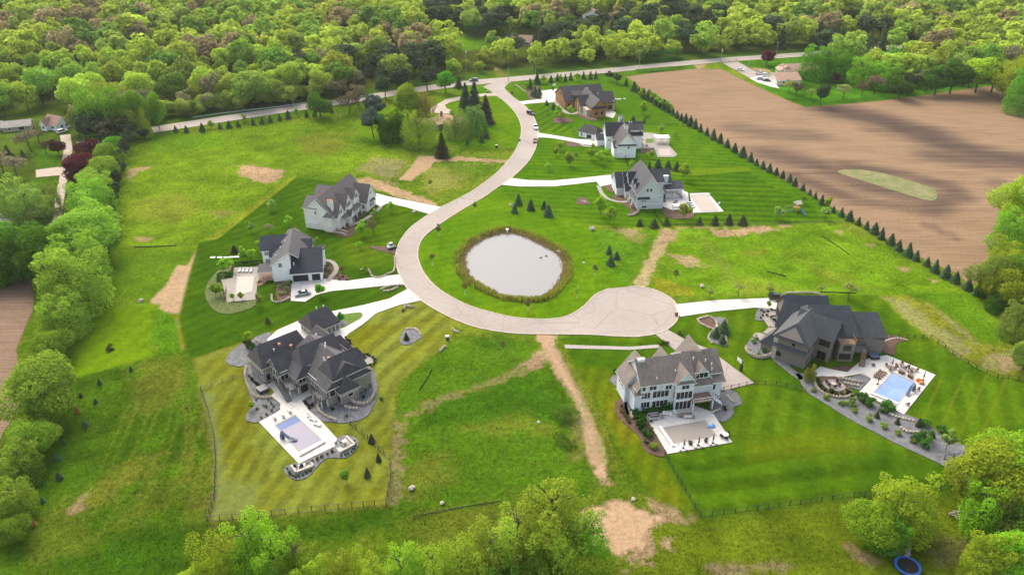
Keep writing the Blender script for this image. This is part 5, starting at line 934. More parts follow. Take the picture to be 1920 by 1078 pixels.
for px, py, hp, lb, col, k, w in [(640,605,20,'green young tree on the drive island',(0.108,0.235,0.020),'sap',1.2),(650,905,26,'pale yellow-green tree on the lower pool lawn',(0.270,0.386,0.050),'sap',1.3),(689,893,20,'dark spruce on the lower pool lawn',(.06,.08,.03),'spruce',1.1),(710,864,18,'dark spruce by the pool lawn fence corner',(.05,.06,.03),'spruce',1.1),(697,829,16,'dark spruce just inside the pool lawn fence',(.05,.06,.03),'spruce',1.1),(463,641,16,'broad spruce at the back corner of the slate-roofed house',(.05,.08,.03),'spruce',1.6),(472,768,16,'lime young tree in the grey gravel bed left of the pool',LIME,'sap',1.3),(762,637,18,'small spruce in the grey gravel island bed',(.045,.06,.02),'spruce',1.0),(652,673,9,'round lime shrub by the wing of the slate-roofed house',LIME,'sap',1.5)]: tp(k, px, py, hp, lb, col, None, w)
# ---- pond lawn saplings in white guards
M['guard'] = mat('white_tree_guard', (.75,.74,.70), .6)
for i, (px, py, hp) in enumerate([(823,442,24),(811,498,24),(872,553,28),(990,583,26),(1082,559,26),(1115,519,24),(891,395,18),(944,659,22),(1266,526,22),(806,352,18),(757,592,16)]):
    r = tp('thin', px, py, hp, ['thin sapling in white guard on the upper left pond lawn','thin sapling in white guard at the left bend of the pond lawn','rusty sapling in white guard at the lower left of the pond','thin sapling in white guard straight below the pond','yellowish sapling in white guard between pond and turning circle','thin sapling in white guard right of the pond','thin sapling in white guard above the pond beside the road','thin sapling in white guard in the meadow below the road bend','thin sapling in white guard above the turning circle track','thin sapling in white guard in the rough above the road','thin sapling in white guard on the striped lawn by the drive'][i], (.24,.15,.06) if i == 2 else (0.270,0.345,0.060) if i == 4 else BRN, None, .62)
    b = MB(); b.tube((0,0,0),(0,0,.36),.026,.026,6); o = b.build('trunk_guard', M['guard'], r)
# ---- faint saplings right
for i, (px, py, hp) in enumerate([(1330,558,22),(1384,556,26),(1442,553,24),(1538,551,22),(1590,563,34)]): tp('thin', px, py, hp, f'pale misty sapling above the taupe house drive, {nth(i)} from the left', PALE, 'pale saplings above the taupe house drive', 1.1)
tp('sap', 1441, 577, 14, 'golden sapling on the taupe house drive edge', YEL, None, 1.2)
# ---- bottom edge trees
BT = [(418,1085,95,.95,LIME),(462,1078,104,1.0,(0.238,0.386,0.030)),(505,1082,92,.95,(0.216,0.366,0.030)),(548,1090,80,1.0,(0.216,0.359,0.035)),(585,1112,66,1.25,LIME),(640,1112,72,1.0,LIME),(698,1114,78,1.0,LIME),(752,1112,86,1.0,(0.270,0.414,0.035)),(812,1108,88,1.0,(0.281,0.414,0.040)),(865,1100,88,1.0,(0.270,0.386,0.040)),(915,1085,100,1.0,(0.292,0.400,0.050)),(968,1070,108,1.05,(0.292,0.400,0.055)),(1035,1052,136,1.0,(0.281,0.386,0.045)),(1062,1075,105,.9,(0.259,0.373,0.040)),(1105,1060,86,.8,(0.173,0.345,0.020)),(1010,1105,70,1.1,(0.173,0.276,0.030)),(1090,1120,80,1.2,LIME),(940,1120,65,1.2,GRN),(370,1120,60,1.2,LIME),(870,1125,60,1.2,LIME)]
BL = ['leftmost lime tree of the clump below the fenced lawn','tallest lime tree of the clump below the fenced lawn','lime tree on the right shoulder of the clump below the fenced lawn','rightmost leafy tree of the clump below the fenced lawn','low lime bush tree right of the left clump at the bottom edge','low lime tree between left clump and thicket, nearer the clump','low lime tree between left clump and thicket, nearer the thicket','first upright lime tree of the long bottom thicket from the left','second upright lime tree of the long bottom thicket from the left','yellow-green tree in the middle of the bottom thicket','sparse yellow-green tree with showing trunk left of the tallest thicket tree','yellow-green tree leaning against the tallest thicket tree','tallest yellow-green tree of the bottom thicket','yellow-green tree right of the tallest thicket tree','darker green narrow tree next to the bare sand patch','dark shaded tree under the tallest thicket tree','lime tree cut by the bottom edge below the sand patch','green tree cut by the bottom edge under the thicket','lime tree cut by the bottom edge at the far left clump','lime bush cut by the bottom edge below the thicket']
for (px, py, hp, w, col), lb in zip(BT, BL): tp('airy' if w <= 1.05 else 'near', px, py+4, hp*1.22, lb, tuple(c*.95 for c in col), None, w)
RT = [(1700,1000,118,1.15,'tall lime tree near the stepping stones, right half of the pair',LIME),(1645,1022,92,1.2,'broad lime tree near the stepping stones, left half of the pair',(0.216,0.352,0.030)),(1672,1030,75,1.2,'dark lower tree at the stepping stone path',GRN),(1862,955,140,1.05,'tall lime tree at the right edge by the gravel path end',LIME),(1905,930,135,1.0,'lime tree cut by the right edge above the gravel path',(0.238,0.373,0.030)),(1850,1000,95,.9,'narrow lime tree below the gravel path end',(0.216,0.373,0.025)),(1885,1010,90,1.1,'sparse tree behind the narrow lime tree at the right edge',OLV),(1925,1020,95,1.1,'green tree cut by the right edge below the gravel path',GRN),(1865,1085,100,1.1,'lime tree at the bottom right corner, left of two',LIME),(1915,1090,105,1.1,'lime tree in the bottom right corner',(0.205,0.359,0.025)),(1838,1100,70,1.1,'low lime tree at the bottom edge right of the trampoline',LIME)]
for px, py, hp, w, lb, col in RT: tp('near' if hp > 80 else 'airy', px, py, hp, lb, col, None, w)
for px, py, hp, w, lb, col in [(1912,425,100,1.0,'lime tree cut by the right edge at the upper field corner',LIME),(1908,475,85,1.2,'green tree at the right edge beside the ploughed field',(0.184,0.324,0.030)),(1900,520,75,1.2,'yellow-green tree at the right edge above the meadow',LIME),(1862,553,78,1.15,'sparse olive tree at the lower corner of the ploughed field',OLV),(1895,570,75,1.2,'bushy lime tree at the right edge over the meadow',LIME),(1918,630,75,1.2,'pale green tree cut by the right edge beside the dry strip',OLV),(1880,545,55,1.2,'deep green tree behind the sparse olive tree',GRN),(1935,560,85,1.2,'tree cut by the right edge above the dry strip',GRN),(1930,690,60,1.0,'shrubby tree at the right edge by the dry strip',OLV),(1848,558,26,1.6,'dark green bush tree ending the long spruce row',DGR),(1868,585,34,1.5,'low dark bush tree under the sparse olive tree',DGR)]: tp('near', px, py, hp, lb, col, None, w)
# ---- farm lot trees
for px, py, hp, w, lb, col, k in [(1440,120,27,1.2,'dark purple tree beside the county road at the farm',PUR,'mid'),(1532,140,55,1.15,'round green tree behind the farmhouse, left of two',(0.124,0.262,0.020),'near'),(1568,143,52,1.2,'round green tree behind the farmhouse, right of two',(0.113,0.248,0.020),'near'),(1620,155,48,1.25,'spreading lime tree on the farm lawn, left',(0.184,0.331,0.020),'near'),(1655,160,46,1.25,'spreading lime tree on the farm lawn, right',(0.194,0.345,0.025),'near'),(1685,165,40,1.3,'low lime tree behind the grey garden trees',(0.162,0.304,0.025),'near'),(1568,155,18,1.0,'small dark purple tree on the farm lawn',PUR,'mid'),(1543,194,42,1.15,'dark shaggy pine at the tip of the farm lawn',PINE,'pine'),(1478,172,26,1.4,'sparse golden tree hiding the farm garage corner',YEL,'thin'),(1492,178,24,1.5,'bare grey tree right of the farm garage',BRN,'thin'),(1520,185,20,1.5,'bare olive bush tree left of the shaggy pine',OLV,'thin'),(1580,186,30,1.4,'grey-olive spring tree right of the shaggy pine',(0.216,0.262,0.100),'thin'),(1615,180,32,1.2,'grey bare twin tree on the farm lawn',BRN,'thin'),(1638,178,38,1.2,'pinkish-buff blossoming tree on the farm lawn',(.30,.21,.14),'thin'),(1690,180,40,1.3,'dark bushy tree at the end of the farm lawn',DGR,'mid'),(1712,172,42,1.2,'dark evergreen mass left of the field corner trees',PINE,'pine'),(1735,172,46,1.1,'buff spring tree by the field corner',BUFF,'thin'),(1760,172,50,1.2,'dark hedge tree at the back of the field',DGR,'mid'),(1790,168,56,1.2,'dark green tree at the back of the field, middle',DGR,'mid'),(1815,164,55,1.2,'brown-green tree at the back of the field',BRN,'thin'),(1840,164,62,1.1,'lime tree at the back of the field near the right edge',LIME,'mid'),(1870,164,60,1.1,'green tree at the back of the field near the right edge',GRN,'mid'),(1905,178,70,1.1,'tall lime tree at the right edge behind the field',LIME,'near'),(1930,200,75,1.1,'tree cut by the right edge behind the field',GRN,'near')]: tp(k, px, py, hp, lb, col, None, w)

RUST = (.22,.10,.035)
for i, (px, py, hp, c) in enumerate([(246,695,18,SPR),(187,720,18,SPR),(152,744,18,SPR),(180,755,18,SPR),(146,773,20,RUST),(160,799,19,SPR),(110,804,22,RUST),(121,832,20,SPR),(107,862,22,SPR),(112,898,25,SPR),(81,942,24,SPR),(65,984,22,RUST)]):
    tp('spruce', px, py, hp*.62, ('rust-brown dying' if c is RUST else 'small dark')+f' spruce in the lower left meadow, {nth(i)} of the line from the top', c, 'small spruces of the lower left meadow', 1.25)
tp('shrub', 207, 655, 9, 'dark bush alone on the bright mown lawn at left', (.07,.10,.03), None, 1.6)
# ================================================================ GARDENS, POOLS, FENCES, VEHICLES
def Q(x0, y0, s, pts): return [(x0+x/s, y0+y/s) for x, y in pts]
def bed(kind, pts, z=.07, smooth=True):
    nm = {'gravel': 'gravel_bed', 'mulch': 'mulch_bed', 'cover': 'planting_bed', 'concrete': 'patio', 'walk': 'patio'}[kind]; q = GL(pts)
    if smooth: q = smooth_closed(q, 3)
    keep_below(q); return sheet(nm, q, z, M[kind])
M['cover'] = mat('groundcover', (.11,.13,.035), 1, (.06,.085,.02), scale=.9, var=.5, fine=2.5, bump=.8)
M['patio'] = M['concrete']
# -- beds round the slate roofed house
bed('gravel', [(424,674),(436,657),(462,640),(494,626),(507,624),(503,640),(480,665),(457,686),(431,684)])
bed('gravel', [(457,689),(465,683),(480,690),(506,720),(500,737),(525,759),(518,771),(504,782),(483,792),(464,789),(461,779),(474,756),(465,732),(459,711)])
bed('gravel', [(566,753),(592,742),(640,700),(677,689),(696,689),(703,700),(708,735),(700,762),(684,783),(647,793),(621,791),(599,786)])
bed('gravel', [(538,873),(534,886),(553,899),(577,894),(596,873),(616,858),(649,858),(671,837),(669,822),(647,816),(632,822),(622,838),(577,862)])
bed('gravel', [(749,640),(758,619),(771,615),(791,628),(784,637),(763,647)]); bed('gravel', [(631,614),(653,609),(648,601),(634,605)], .104); bed('gravel', [(645,634),(652,640),(662,650),(652,652),(642,645)])
bed('concrete', [(501,722),(515,735),(508,742),(526,757),(525,768),(514,776),(485.5,791),(560,869),(627,837),(632,822),(601,788),(580,770),(566,752),(575,745),(600,735),(570,712),(520,708)], .08, False)
bed('concrete', Q(360,740,4.145,[(775,560),(880,530),(942,560),(815,615)]), .11, False); bed('concrete', Q(360,740,4.145,[(1110,400),(1200,330),(1268,395),(1150,458)]), .11, False)
# -- pale blue house
bed('gravel', [(1143,713),(1150,704),(1166,704),(1180,728),(1181,772),(1172,777),(1168,738),(1152,722)]); bed('mulch', [(1156,752),(1172,745),(1180,775),(1197,792),(1212,789),(1248,851),(1223,852),(1206,840),(1200,820),(1179,801),(1161,785),(1154,765)])
bed('gravel', [(1337,745),(1355,735),(1373,731),(1390,748),(1389,758),(1375,763),(1376,774),(1361,790),(1344,786),(1334,774),(1330,760)])
bed('concrete', [(1211,782),(1256,770),(1300,760),(1335,772),(1373,829),(1252,851)], .09, False)
# -- taupe house
bed('gravel', [(1491,700),(1511,734),(1595,787),(1677,830),(1762,869),(1798,891),(1803,916),(1819,917),(1814,893),(1790,873),(1836,848),(1783,825),(1720,784),(1696,777),(1652,760),(1612,738),(1597,745),(1556,744),(1525,720),(1510,700)], .07, False)
bed('gravel', [(1398,653),(1408,634),(1420,637),(1435,644),(1449,655),(1447,667),(1428,673),(1406,666)]); bed('gravel', [(1416,595),(1423,579),(1449,578),(1460,584),(1440,590),(1435,600),(1420,601)]); bed('gravel', [(1445,600),(1462,590),(1470,600),(1460,618)])
bed('mulch', [(1308,599),(1327,594),(1342,604),(1341,619),(1318,609)]); bed('gravel', [(1338,600),(1345,594),(1364,600),(1362,620),(1364,647),(1349,647),(1332,638),(1330,627),(1345,616)]); bed('mulch', [(1654,628),(1702,636),(1680,645),(1676,665),(1649,655)])
bed('gravel', [(1450,658),(1485,690),(1505,706),(1498,712),(1470,692),(1446,670)]); bed('concrete', [(1663,666),(1754,703),(1695,777),(1611,735),(1633,711),(1613,701),(1577,707),(1529,707),(1524,698),(1538,687),(1560,693),(1589,698),(1601,687),(1616,675),(1649,668)], .09, False)
bed('mulch', Q(1360,520,4.145,[(820,715),(860,690),(930,680),(990,695),(995,715),(930,738),(850,735)])); bed('mulch', Q(1360,520,4.145,[(690,795),(720,770),(800,770),(880,780),(1000,900),(985,915),(930,930),(840,925),(750,895)]), .10); bed('walk', Q(1360,520,4.145,[(755,815),(830,795),(900,820),(935,860),(880,885),(800,870)]), .13)
bed('gravel', Q(1360,520,4.145,[(880,785),(980,775),(1065,750),(1130,785),(1040,880),(960,850)]), .095, False)
# -- grey house, white house, cedar house, shingle house, farmhouse
for p in ([(1134,350),(1147,344),(1157,360),(1147,361),(1138,356)],[(1147,369),(1160,364),(1176,364),(1176,375),(1160,376)],[(1164,380),(1188,380),(1198,394),(1197,401),(1179,405),(1182,394)],[(1082,373),(1092,370),(1107,381),(1094,385),(1082,382)],[(1242,391),(1270,396),(1302,399),(1292,410),(1252,408)],[(1062,266),(1085,268),(1087,274),(1066,275)],[(1040,221),(1065,222),(1075,227),(1059,231),(1040,231)],[(1080,214),(1102,213),(1122,225),(1102,226)],[(993,187),(1013,185),(1017,172),(1010,163),(988,164)],[(1125,398),(1129,396),(1129,400)],
          [(627,433),(645,424),(665,421),(662,440),(648,445),(630,441)],[(660,411),(680,397),(687,401),(664,417)],[(607,493),(625,503),(618,521),(607,525)],[(626,516),(641,513),(655,524),(628,529)],[(521,527),(547,531),(546,560),(520,562)],[(690,462),(735,464),(742,476),(712,470)],[(1202,280),(1226,280),(1222,290),(1204,288)],[(1683,1015),(1695,1005),(1704,1030),(1698,1062),(1690,1062),(1690,1035)]): bed('mulch', p)
bed('concrete', [(1244,374),(1262,371),(1275,354),(1290,362),(1293,392),(1260,394),(1242,387)], .08, False); bed('walk', [(1202,248),(1225,250),(1254,256),(1255,274),(1270,290),(1264,295),(1233,295),(1226,278),(1202,279)], .08, False); bed('concrete', [(1120,202),(1135,198),(1155,212),(1150,222),(1125,216)], .08, False)
sheet('lawn', GL(Q(1060,210,8.727,[(1312,447),(1445,442),(1447,508),(1318,514)])), .10, M['lawnisl'])
bed('cover', [(384,554),(390,530),(404,512),(424,497),(440,500),(418,525),(426,566),(479,563),(474,576),(448,585),(424,589),(400,581)], .075); bed('walk', [(439,502),(487,500),(479,562),(426,567),(415,525),(436,521)], .09, False)
M['pebble'] = M['gravel']; q = GL([(1058,646),(1110,648),(1180,650),(1236,646),(1236,652),(1180,656),(1100,654),(1060,653)]); keep_below(q); sheet('gravel_swale', q, .05, mat('pale_gravel', (.36,.33,.29), .95, (.26,.24,.21), scale=2, var=.3))
# -- pools
M['waterA'] = mat('pool_water', (.06,.11,.27), .3, (.08,.13,.28), scale=.15, spec=.08, var=.03); M['waterE'] = mat('pale_pool_water', (.15,.25,.48), .06, (.23,.32,.50), scale=.22, spec=.6, var=.03); M['coverA'] = mat('lilac_pool_cover', (.150,.135,.195), .4, (.125,.12,.19), scale=.2, var=.04); M['coverD'] = mat('tan_pool_cover', (.27,.235,.20), .6, (.245,.215,.185), scale=.2, var=.04); M['coverP'] = mat('pale_pool_cover', (.40,.325,.27), .6, (.37,.30,.255), scale=.2, var=.04); M['coping'] = mat('pool_coping', (.36,.33,.30), .8, var=.05)
def pool(label, px, wm, rim=.45, cover=None, lid=None):
    C = [np.array(p) for p in GL(px)]; ce = sum(C)/4; o = empty('swimming_pool', (*ce, .1), 0, label, 'pool'); C = [c-ce for c in C]
    b = MB(); b.poly([(*c, .012) for c in C]); w = b.build('pool_water', M[wm], o)
    if w.data.polygons[0].normal.z < 0: w.data.flip_normals()
    K = MB()
    for i in range(4):
        a, d = C[i], C[(i+1) % 4]; ao, do = a*(1+rim*1.3/np.linalg.norm(a)), d*(1+rim*1.3/np.linalg.norm(d)); K.hull([(*a, -.05), (*d, -.05), (*do, -.05), (*ao, -.05)], [(*a, .06), (*d, .06), (*do, .06), (*ao, .06)])
    K.build('coping', M['coping'], o)
    if cover:
        t = cover; A, B = C[0]*(1-t)+C[3]*t, C[1]*(1-t)+C[2]*t; b = MB(); b.poly([(*A,.025),(*B,.025),(*C[2],.025),(*C[3],.025)]); w = b.build('pool_cover', M['coverA'], o)
        if w.data.polygons[0].normal.z < 0: w.data.flip_normals()
    if lid:
        i, j, a0, a1 = lid; p, q = C[i], C[j]; d = (q-p)/np.linalg.norm(q-p); b = MB(); b.beam((*(p-d*a0), .30), (*(q+d*a1), .30), .75, .3); b.build('cover_housing', M['white'], o)
    return o
pool('open pool with lilac cover half drawn, below the slate-roofed house', [(518,798),(554,780),(606,829),(565,850)], 'waterA', cover=.2, lid=(2,3,.2,.2))
pool('tan covered pool on the patio of the pale blue house', Q(1150,620,4.493,[(400,825),(765,762),(852,885),(485,950)]), 'coverD', lid=(3,0,1.2,.6))
pool('light blue pool on the terrace of the taupe house', [(1673.6,699.7),(1713,718),(1681,757.6),(1637,739.5)], 'waterE', lid=(2,3,.3,.6))
pool('pale covered pool beside the grey gabled house', [(1296,367),(1326,366),(1345,395),(1316,396)], 'coverP'); o = [(1293,363),(1328,362),(1357,397),(1299.5,399.4)]; bed('concrete', o, .085, False)
pool('small pale covered pool beside the white gabled house', [(1233,280),(1254,279.5),(1260,292),(1237,292.5)], 'coverP'); pool('pale pink covered pool beside the white farmhouse', [(445.5,519),(477,517),(472,547),(442,553)], 'coverP')
# -- shrubs
def shrubs(pts, lab, col, h=.9, grp=None, nm=None):
    for i, (px, py) in enumerate(pts):
        l = lab if len(pts) == 1 else lab+f', {nth(i)} from the left'; tree('shrub', G(px, py), h*(.8+.4*((i*37) % 10)/10), l, tuple(c*(.85+.3*((i*3) % 5)/5) for c in col), (grp or lab) if len(pts) > 1 else None, z=.1, name=nm)
shrubs([(466,650),(473,655)], 'broad green bush by the back corner of the slate-roofed house', (0.074,0.156,0.035), 2.2)
shrubs(sorted(Q(320,520,4.145,[(610,770),(625,790),(640,805),(655,820),(670,835),(690,850)])), 'small dark shrub in the gravel under the garage wing', (.06,.05,.035), .8)
shrubs(sorted(Q(360,740,4.145,[(500,45),(560,90),(590,45),(620,70),(635,95),(625,130),(580,160),(535,185),(505,115),(580,97)])), 'dotted grass clump in the left gravel bed by the pool', (0.105,0.156,0.040), .7)
shrubs(sorted(Q(360,740,4.145,[(880,60),(890,75),(905,95),(915,110),(930,90),(1090,120),(1200,175)])), 'dark shrub in the gravel right of the patio', (.055,.045,.035), .9)
shrubs(sorted(Q(320,520,4.145,[(1500,815),(1550,850),(1520,885),(1500,935),(1640,950),(1500,760)])), 'green shrub in the gravel beside the right wing', (0.074,0.169,0.030), 1.0)
shrubs(sorted(Q(320,520,4.145,[(1510,605),(1530,607),(1550,615),(1570,625),(1585,640),(1590,660),(1580,680),(1560,690),(1540,690)])), 'clipped shrub round the pale round terrace', (0.047,0.098,0.030), .8)
shrubs(sorted(Q(320,520,4.145,[(1360,470),(1370,490),(1385,495),(1400,505),(1395,520)])), 'dark shrub at the front walk bend', (.05,.05,.04), .8)
shrubs(sorted(Q(360,740,4.145,[(935,525),(970,508),(1010,488),(1053,467),(1092,443)])), 'round brown shrub along the pool foot', (.16,.09,.05), .9)
shrubs(sorted(Q(360,740,4.145,[(740,575),(755,605),(765,620),(785,632),(805,640),(830,640),(860,628),(890,610),(920,595)])), 'clipped green shrub round the lower left seating corner', (0.042,0.104,0.040), .65)
shrubs(sorted(Q(360,740,4.145,[(1160,480),(1190,470),(1215,460),(1240,445),(1260,425),(1275,400),(1265,370)])), 'clipped green shrub round the right seating corner', (0.042,0.104,0.040), .65)
shrubs(sorted(Q(1150,620,4.493,[(180,700),(200,735),(225,765),(205,800),(240,790),(250,830),(265,870)])), 'dark green bush in the border left of the tan pool', (0.037,0.104,0.020), 2.0)
shrubs(sorted(Q(1150,620,4.493,[(260,690),(300,685),(345,675),(365,665),(400,660),(430,662),(460,655),(475,650)])), 'clipped green hedge bush under the blue house windows', (0.063,0.156,0.020), 1.6)
shrubs(Q(1150,620,4.493,[(335,985)]), 'round yellow-green bush at the foot of the mulch border', (0.231,0.325,0.050), 2.3); shrubs(sorted(Q(1150,620,4.493,[(275,945),(300,900),(325,860)])), 'green bush in the lower mulch border', (0.063,0.130,0.025), 1.6)
shrubs(sorted(Q(1150,620,4.493,[(70,640),(70,680),(85,700),(100,725),(115,745),(130,770)])), 'yellowish shrub in the outer mulch border', (.18,.17,.06), 1.1); shrubs(sorted(Q(1150,620,4.493,[(50,360),(20,350),(85,480),(105,500)])), 'green bush at the left wall of the pale blue house', (0.053,0.156,0.025), 1.7)
shrubs(Q(1150,620,4.493,[(940,665)]), 'round brown shrub among the grey rocks', (.12,.09,.04), 1.5)
shrubs(sorted(Q(1460,700,4.145,[(650,215),(630,195),(720,255),(810,300),(850,275),(1140,405),(1260,460),(1070,520),(1140,520),(1140,565)])), 'large green bush in the long gravel border', (0.079,0.182,0.035), 2.7)
shrubs(sorted(Q(1460,700,4.145,[(375,200),(480,245),(525,250),(555,225),(577,255),(585,300),(700,365),(812,420),(925,475),(1040,535),(270,140)])), 'pale yellow-green shrub in the long gravel border', (0.200,0.286,0.060), 1.6)
for i, (x, y) in enumerate(Q(1460,700,4.145,[(760,340),(920,390),(1085,410),(1195,495)])): tp('spruce', x, y, 16, f'dark narrow evergreen in the long gravel border, {nth(i)} from the terrace', (.06,.075,.03), 'narrow evergreens in the gravel border', 1.0)
tp('sap', 1772, 845, 40, 'pale willowy young tree at the end of the gravel border', PALE, None, 1.0); tp('airy', 1521, 712, 34, 'lime young tree at the corner of the taupe house', (.18,.21,.04), None, .8)
shrubs(sorted(Q(1360,520,4.145,[(710,800),(720,830),(735,855),(770,880),(810,895),(855,910),(905,912),(950,905)])), 'round dark bush inside the half-moon wall', (0.037,0.098,0.020), 1.3)
shrubs(sorted(Q(1360,520,4.145,[(190,590),(220,510),(240,480),(300,575),(320,570),(260,600)])), 'green shrub in the walled bed left of the taupe house', (0.126,0.208,0.040), 1.3); shrubs(sorted(Q(1360,520,4.145,[(280,260),(300,275),(330,270),(320,300),(290,300),(360,255),(390,265),(270,320),(380,335),(395,350)])), 'low brown shrub in the drive-side bed of the taupe house', (.09,.07,.045), .8)
for i, (x, y, hp) in enumerate(Q3 := [(1341,631,22),(1356,622,24),(1354,643,18)]): tp('spruce', x, y, hp, ['dark spruce at the left in the S-shaped bed','dark spruce at the back in the S-shaped bed','dark spruce at the front in the S-shaped bed'][i], SPR, None, 1.2)
shrubs(sorted(Q(1120,600,4.147,[(630,110),(660,120),(690,145),(640,105),(480,185),(505,180),(530,190),(545,180)])), 'yellow-green shrub beside the tan drive entrance', (0.137,0.208,0.040), 1.1)
shrubs(sorted([(607,500),(611,506),(618,511),(612,519),(616,498)]), 'green shrub in the bed right of the garage doors', (0.105,0.182,0.030), 1.0); shrubs(sorted([(634,518),(643,520),(650,525),(638,525)]), 'greyish shrub in the bed inside the walk curve', (.14,.13,.06), .9); shrubs(sorted([(536,536),(538,544),(536,551),(541,532),(524,540),(527,552)]), 'pale flowering shrub left of the parking', (0.273,0.364,0.170), 1.4)
def hedge(label, px, h, w, col=DGR):
    P = smooth_closed(GL(px), 3, False); r = np.random.RandomState(len(px)*3+int(px[0][0])); C, N = [], []
    for (a, b) in zip(P[:-1], P[1:]):
        a, b = np.array(a), np.array(b); L = np.linalg.norm(b-a); k = int(L*110*h); t = r.rand(k); s = r.uniform(-.5, .5, k)*w; z = h*np.where(np.abs(s) > w*.36, r.rand(k), .8+.2*r.rand(k)); d = (b-a)/L; nn = np.array([-d[1], d[0]])
        C.append(np.column_stack([a+(b-a)*t[:,None]+nn*s[:,None], z+.05])); N.append(unit(np.column_stack([nn*np.sign(s)[:,None]*.6, np.full(k, .6)])+r.normal(size=(k, 3))*.5))
    C = np.concatenate(C); me = quads_mesh('hedge', C, np.concatenate(N), np.full(len(C), .13), M['leaf']); o = bpy.data.objects.new('hedge', me); COL.objects.link(o); o.color = (*col, 1); tag(o, label, 'hedge')
hedge('clipped green hedge round the upper left of the farmhouse pool', Q(320,400,4.145,[(375,560),(375,500),(400,488),(480,490)]), 1.3, 1.0, (0.047,0.130,0.020)); hedge('dark clipped hedge across the top of the farmhouse pool', Q(320,400,4.145,[(485,405),(600,398),(715,385)]), 1.1, .8, (0.063,0.117,0.025))
hedge('dense conifer hedge block at the edge of the woodland glade', [(872,74),(905,72),(950,66)], 9, 7, (0.032,0.078,0.022))
hedge('low green hedge of flowering scrub beside the field end of the county road', [(1192,137),(1225,134),(1262,131)], 1.8, 3, (0.126,0.221,0.030))
hedge('dense green scrub along the woodland edge above the county road', [(1195,117),(1235,114),(1275,110)], 6, 6, (0.089,0.208,0.022))
hedge('scrubby bushes in the rough beside the dirt track', [(1040,790),(1052,785),(1066,778),(1075,790)], 2.2, 4.5, (0.137,0.221,0.030)); hedge('low weedy bushes at the dirt track corner', [(1046,815),(1062,840),(1075,830)], 1.2, 3, (0.158,0.234,0.030))
# -- stones
def boulder(label, px, py, r, grp=None):
    o = MB(); o.blob((0,0,r*.45), (r, r*.85, r*.7), int(px), 9); b = o.build('boulder', M['stone2'], None, G(px, py), px % 3); tag(b, label, 'boulder', grp)
M['stone2'] = mat('pale_boulder', (.52,.45,.37), .9, (.38,.33,.28), scale=1.5, var=.2)
for l, px, py, r in [('pale boulder alone on the slope right above the pond',1110,431,1.05),('pale boulder beside the left spruce pair above the pond',958,386,.8),('pinkish boulder in the rough left of centre at the bottom',772,917,.8),('small pale boulder near the bottom silt fence',829,944,.5),('small white stone on the dirt track edge',1010,793,.5),('flat grey boulder on the grass right of the pond',1094,494,.6),('pale boulder at the meadow corner above the turning circle',1316,538,.8),('pale boulder on the lawn below the shingle house drive',777,399,.8),('small boulder among the mulch at the grey house',1097,380,.6),('white boulder by the grey house walk',1092,378,.4),('pale boulder at the left hedge end of the bright lawn',265,565,.8),('pinkish stone by the sand patch edge',1187,937,.5)]: boulder(l, px, py, r)
def stonewall(label, px, h=.6, w=.7, nm='retaining_wall', m='stone', st=.75, jit=.25, cat='wall', z=0):
    P = smooth_closed(GL(px), 4, False); b = MB(); d = 0; o = P[0]; i = 0
    for p, q in zip(P[:-1], P[1:]):
        L = math.dist(p, q); t = (-d) % st if d else 0
        while t < L: x, y = p[0]+(q[0]-p[0])*t/L-o[0], p[1]+(q[1]-p[1])*t/L-o[1]; b.blob((x, y, h*.5), (w*.55, w*.55, h*.6), i, 6, 0, jit); i += 1; t += st
        d += L
    tag(b.build(nm, M[m], None, (*o, z)), label, cat)
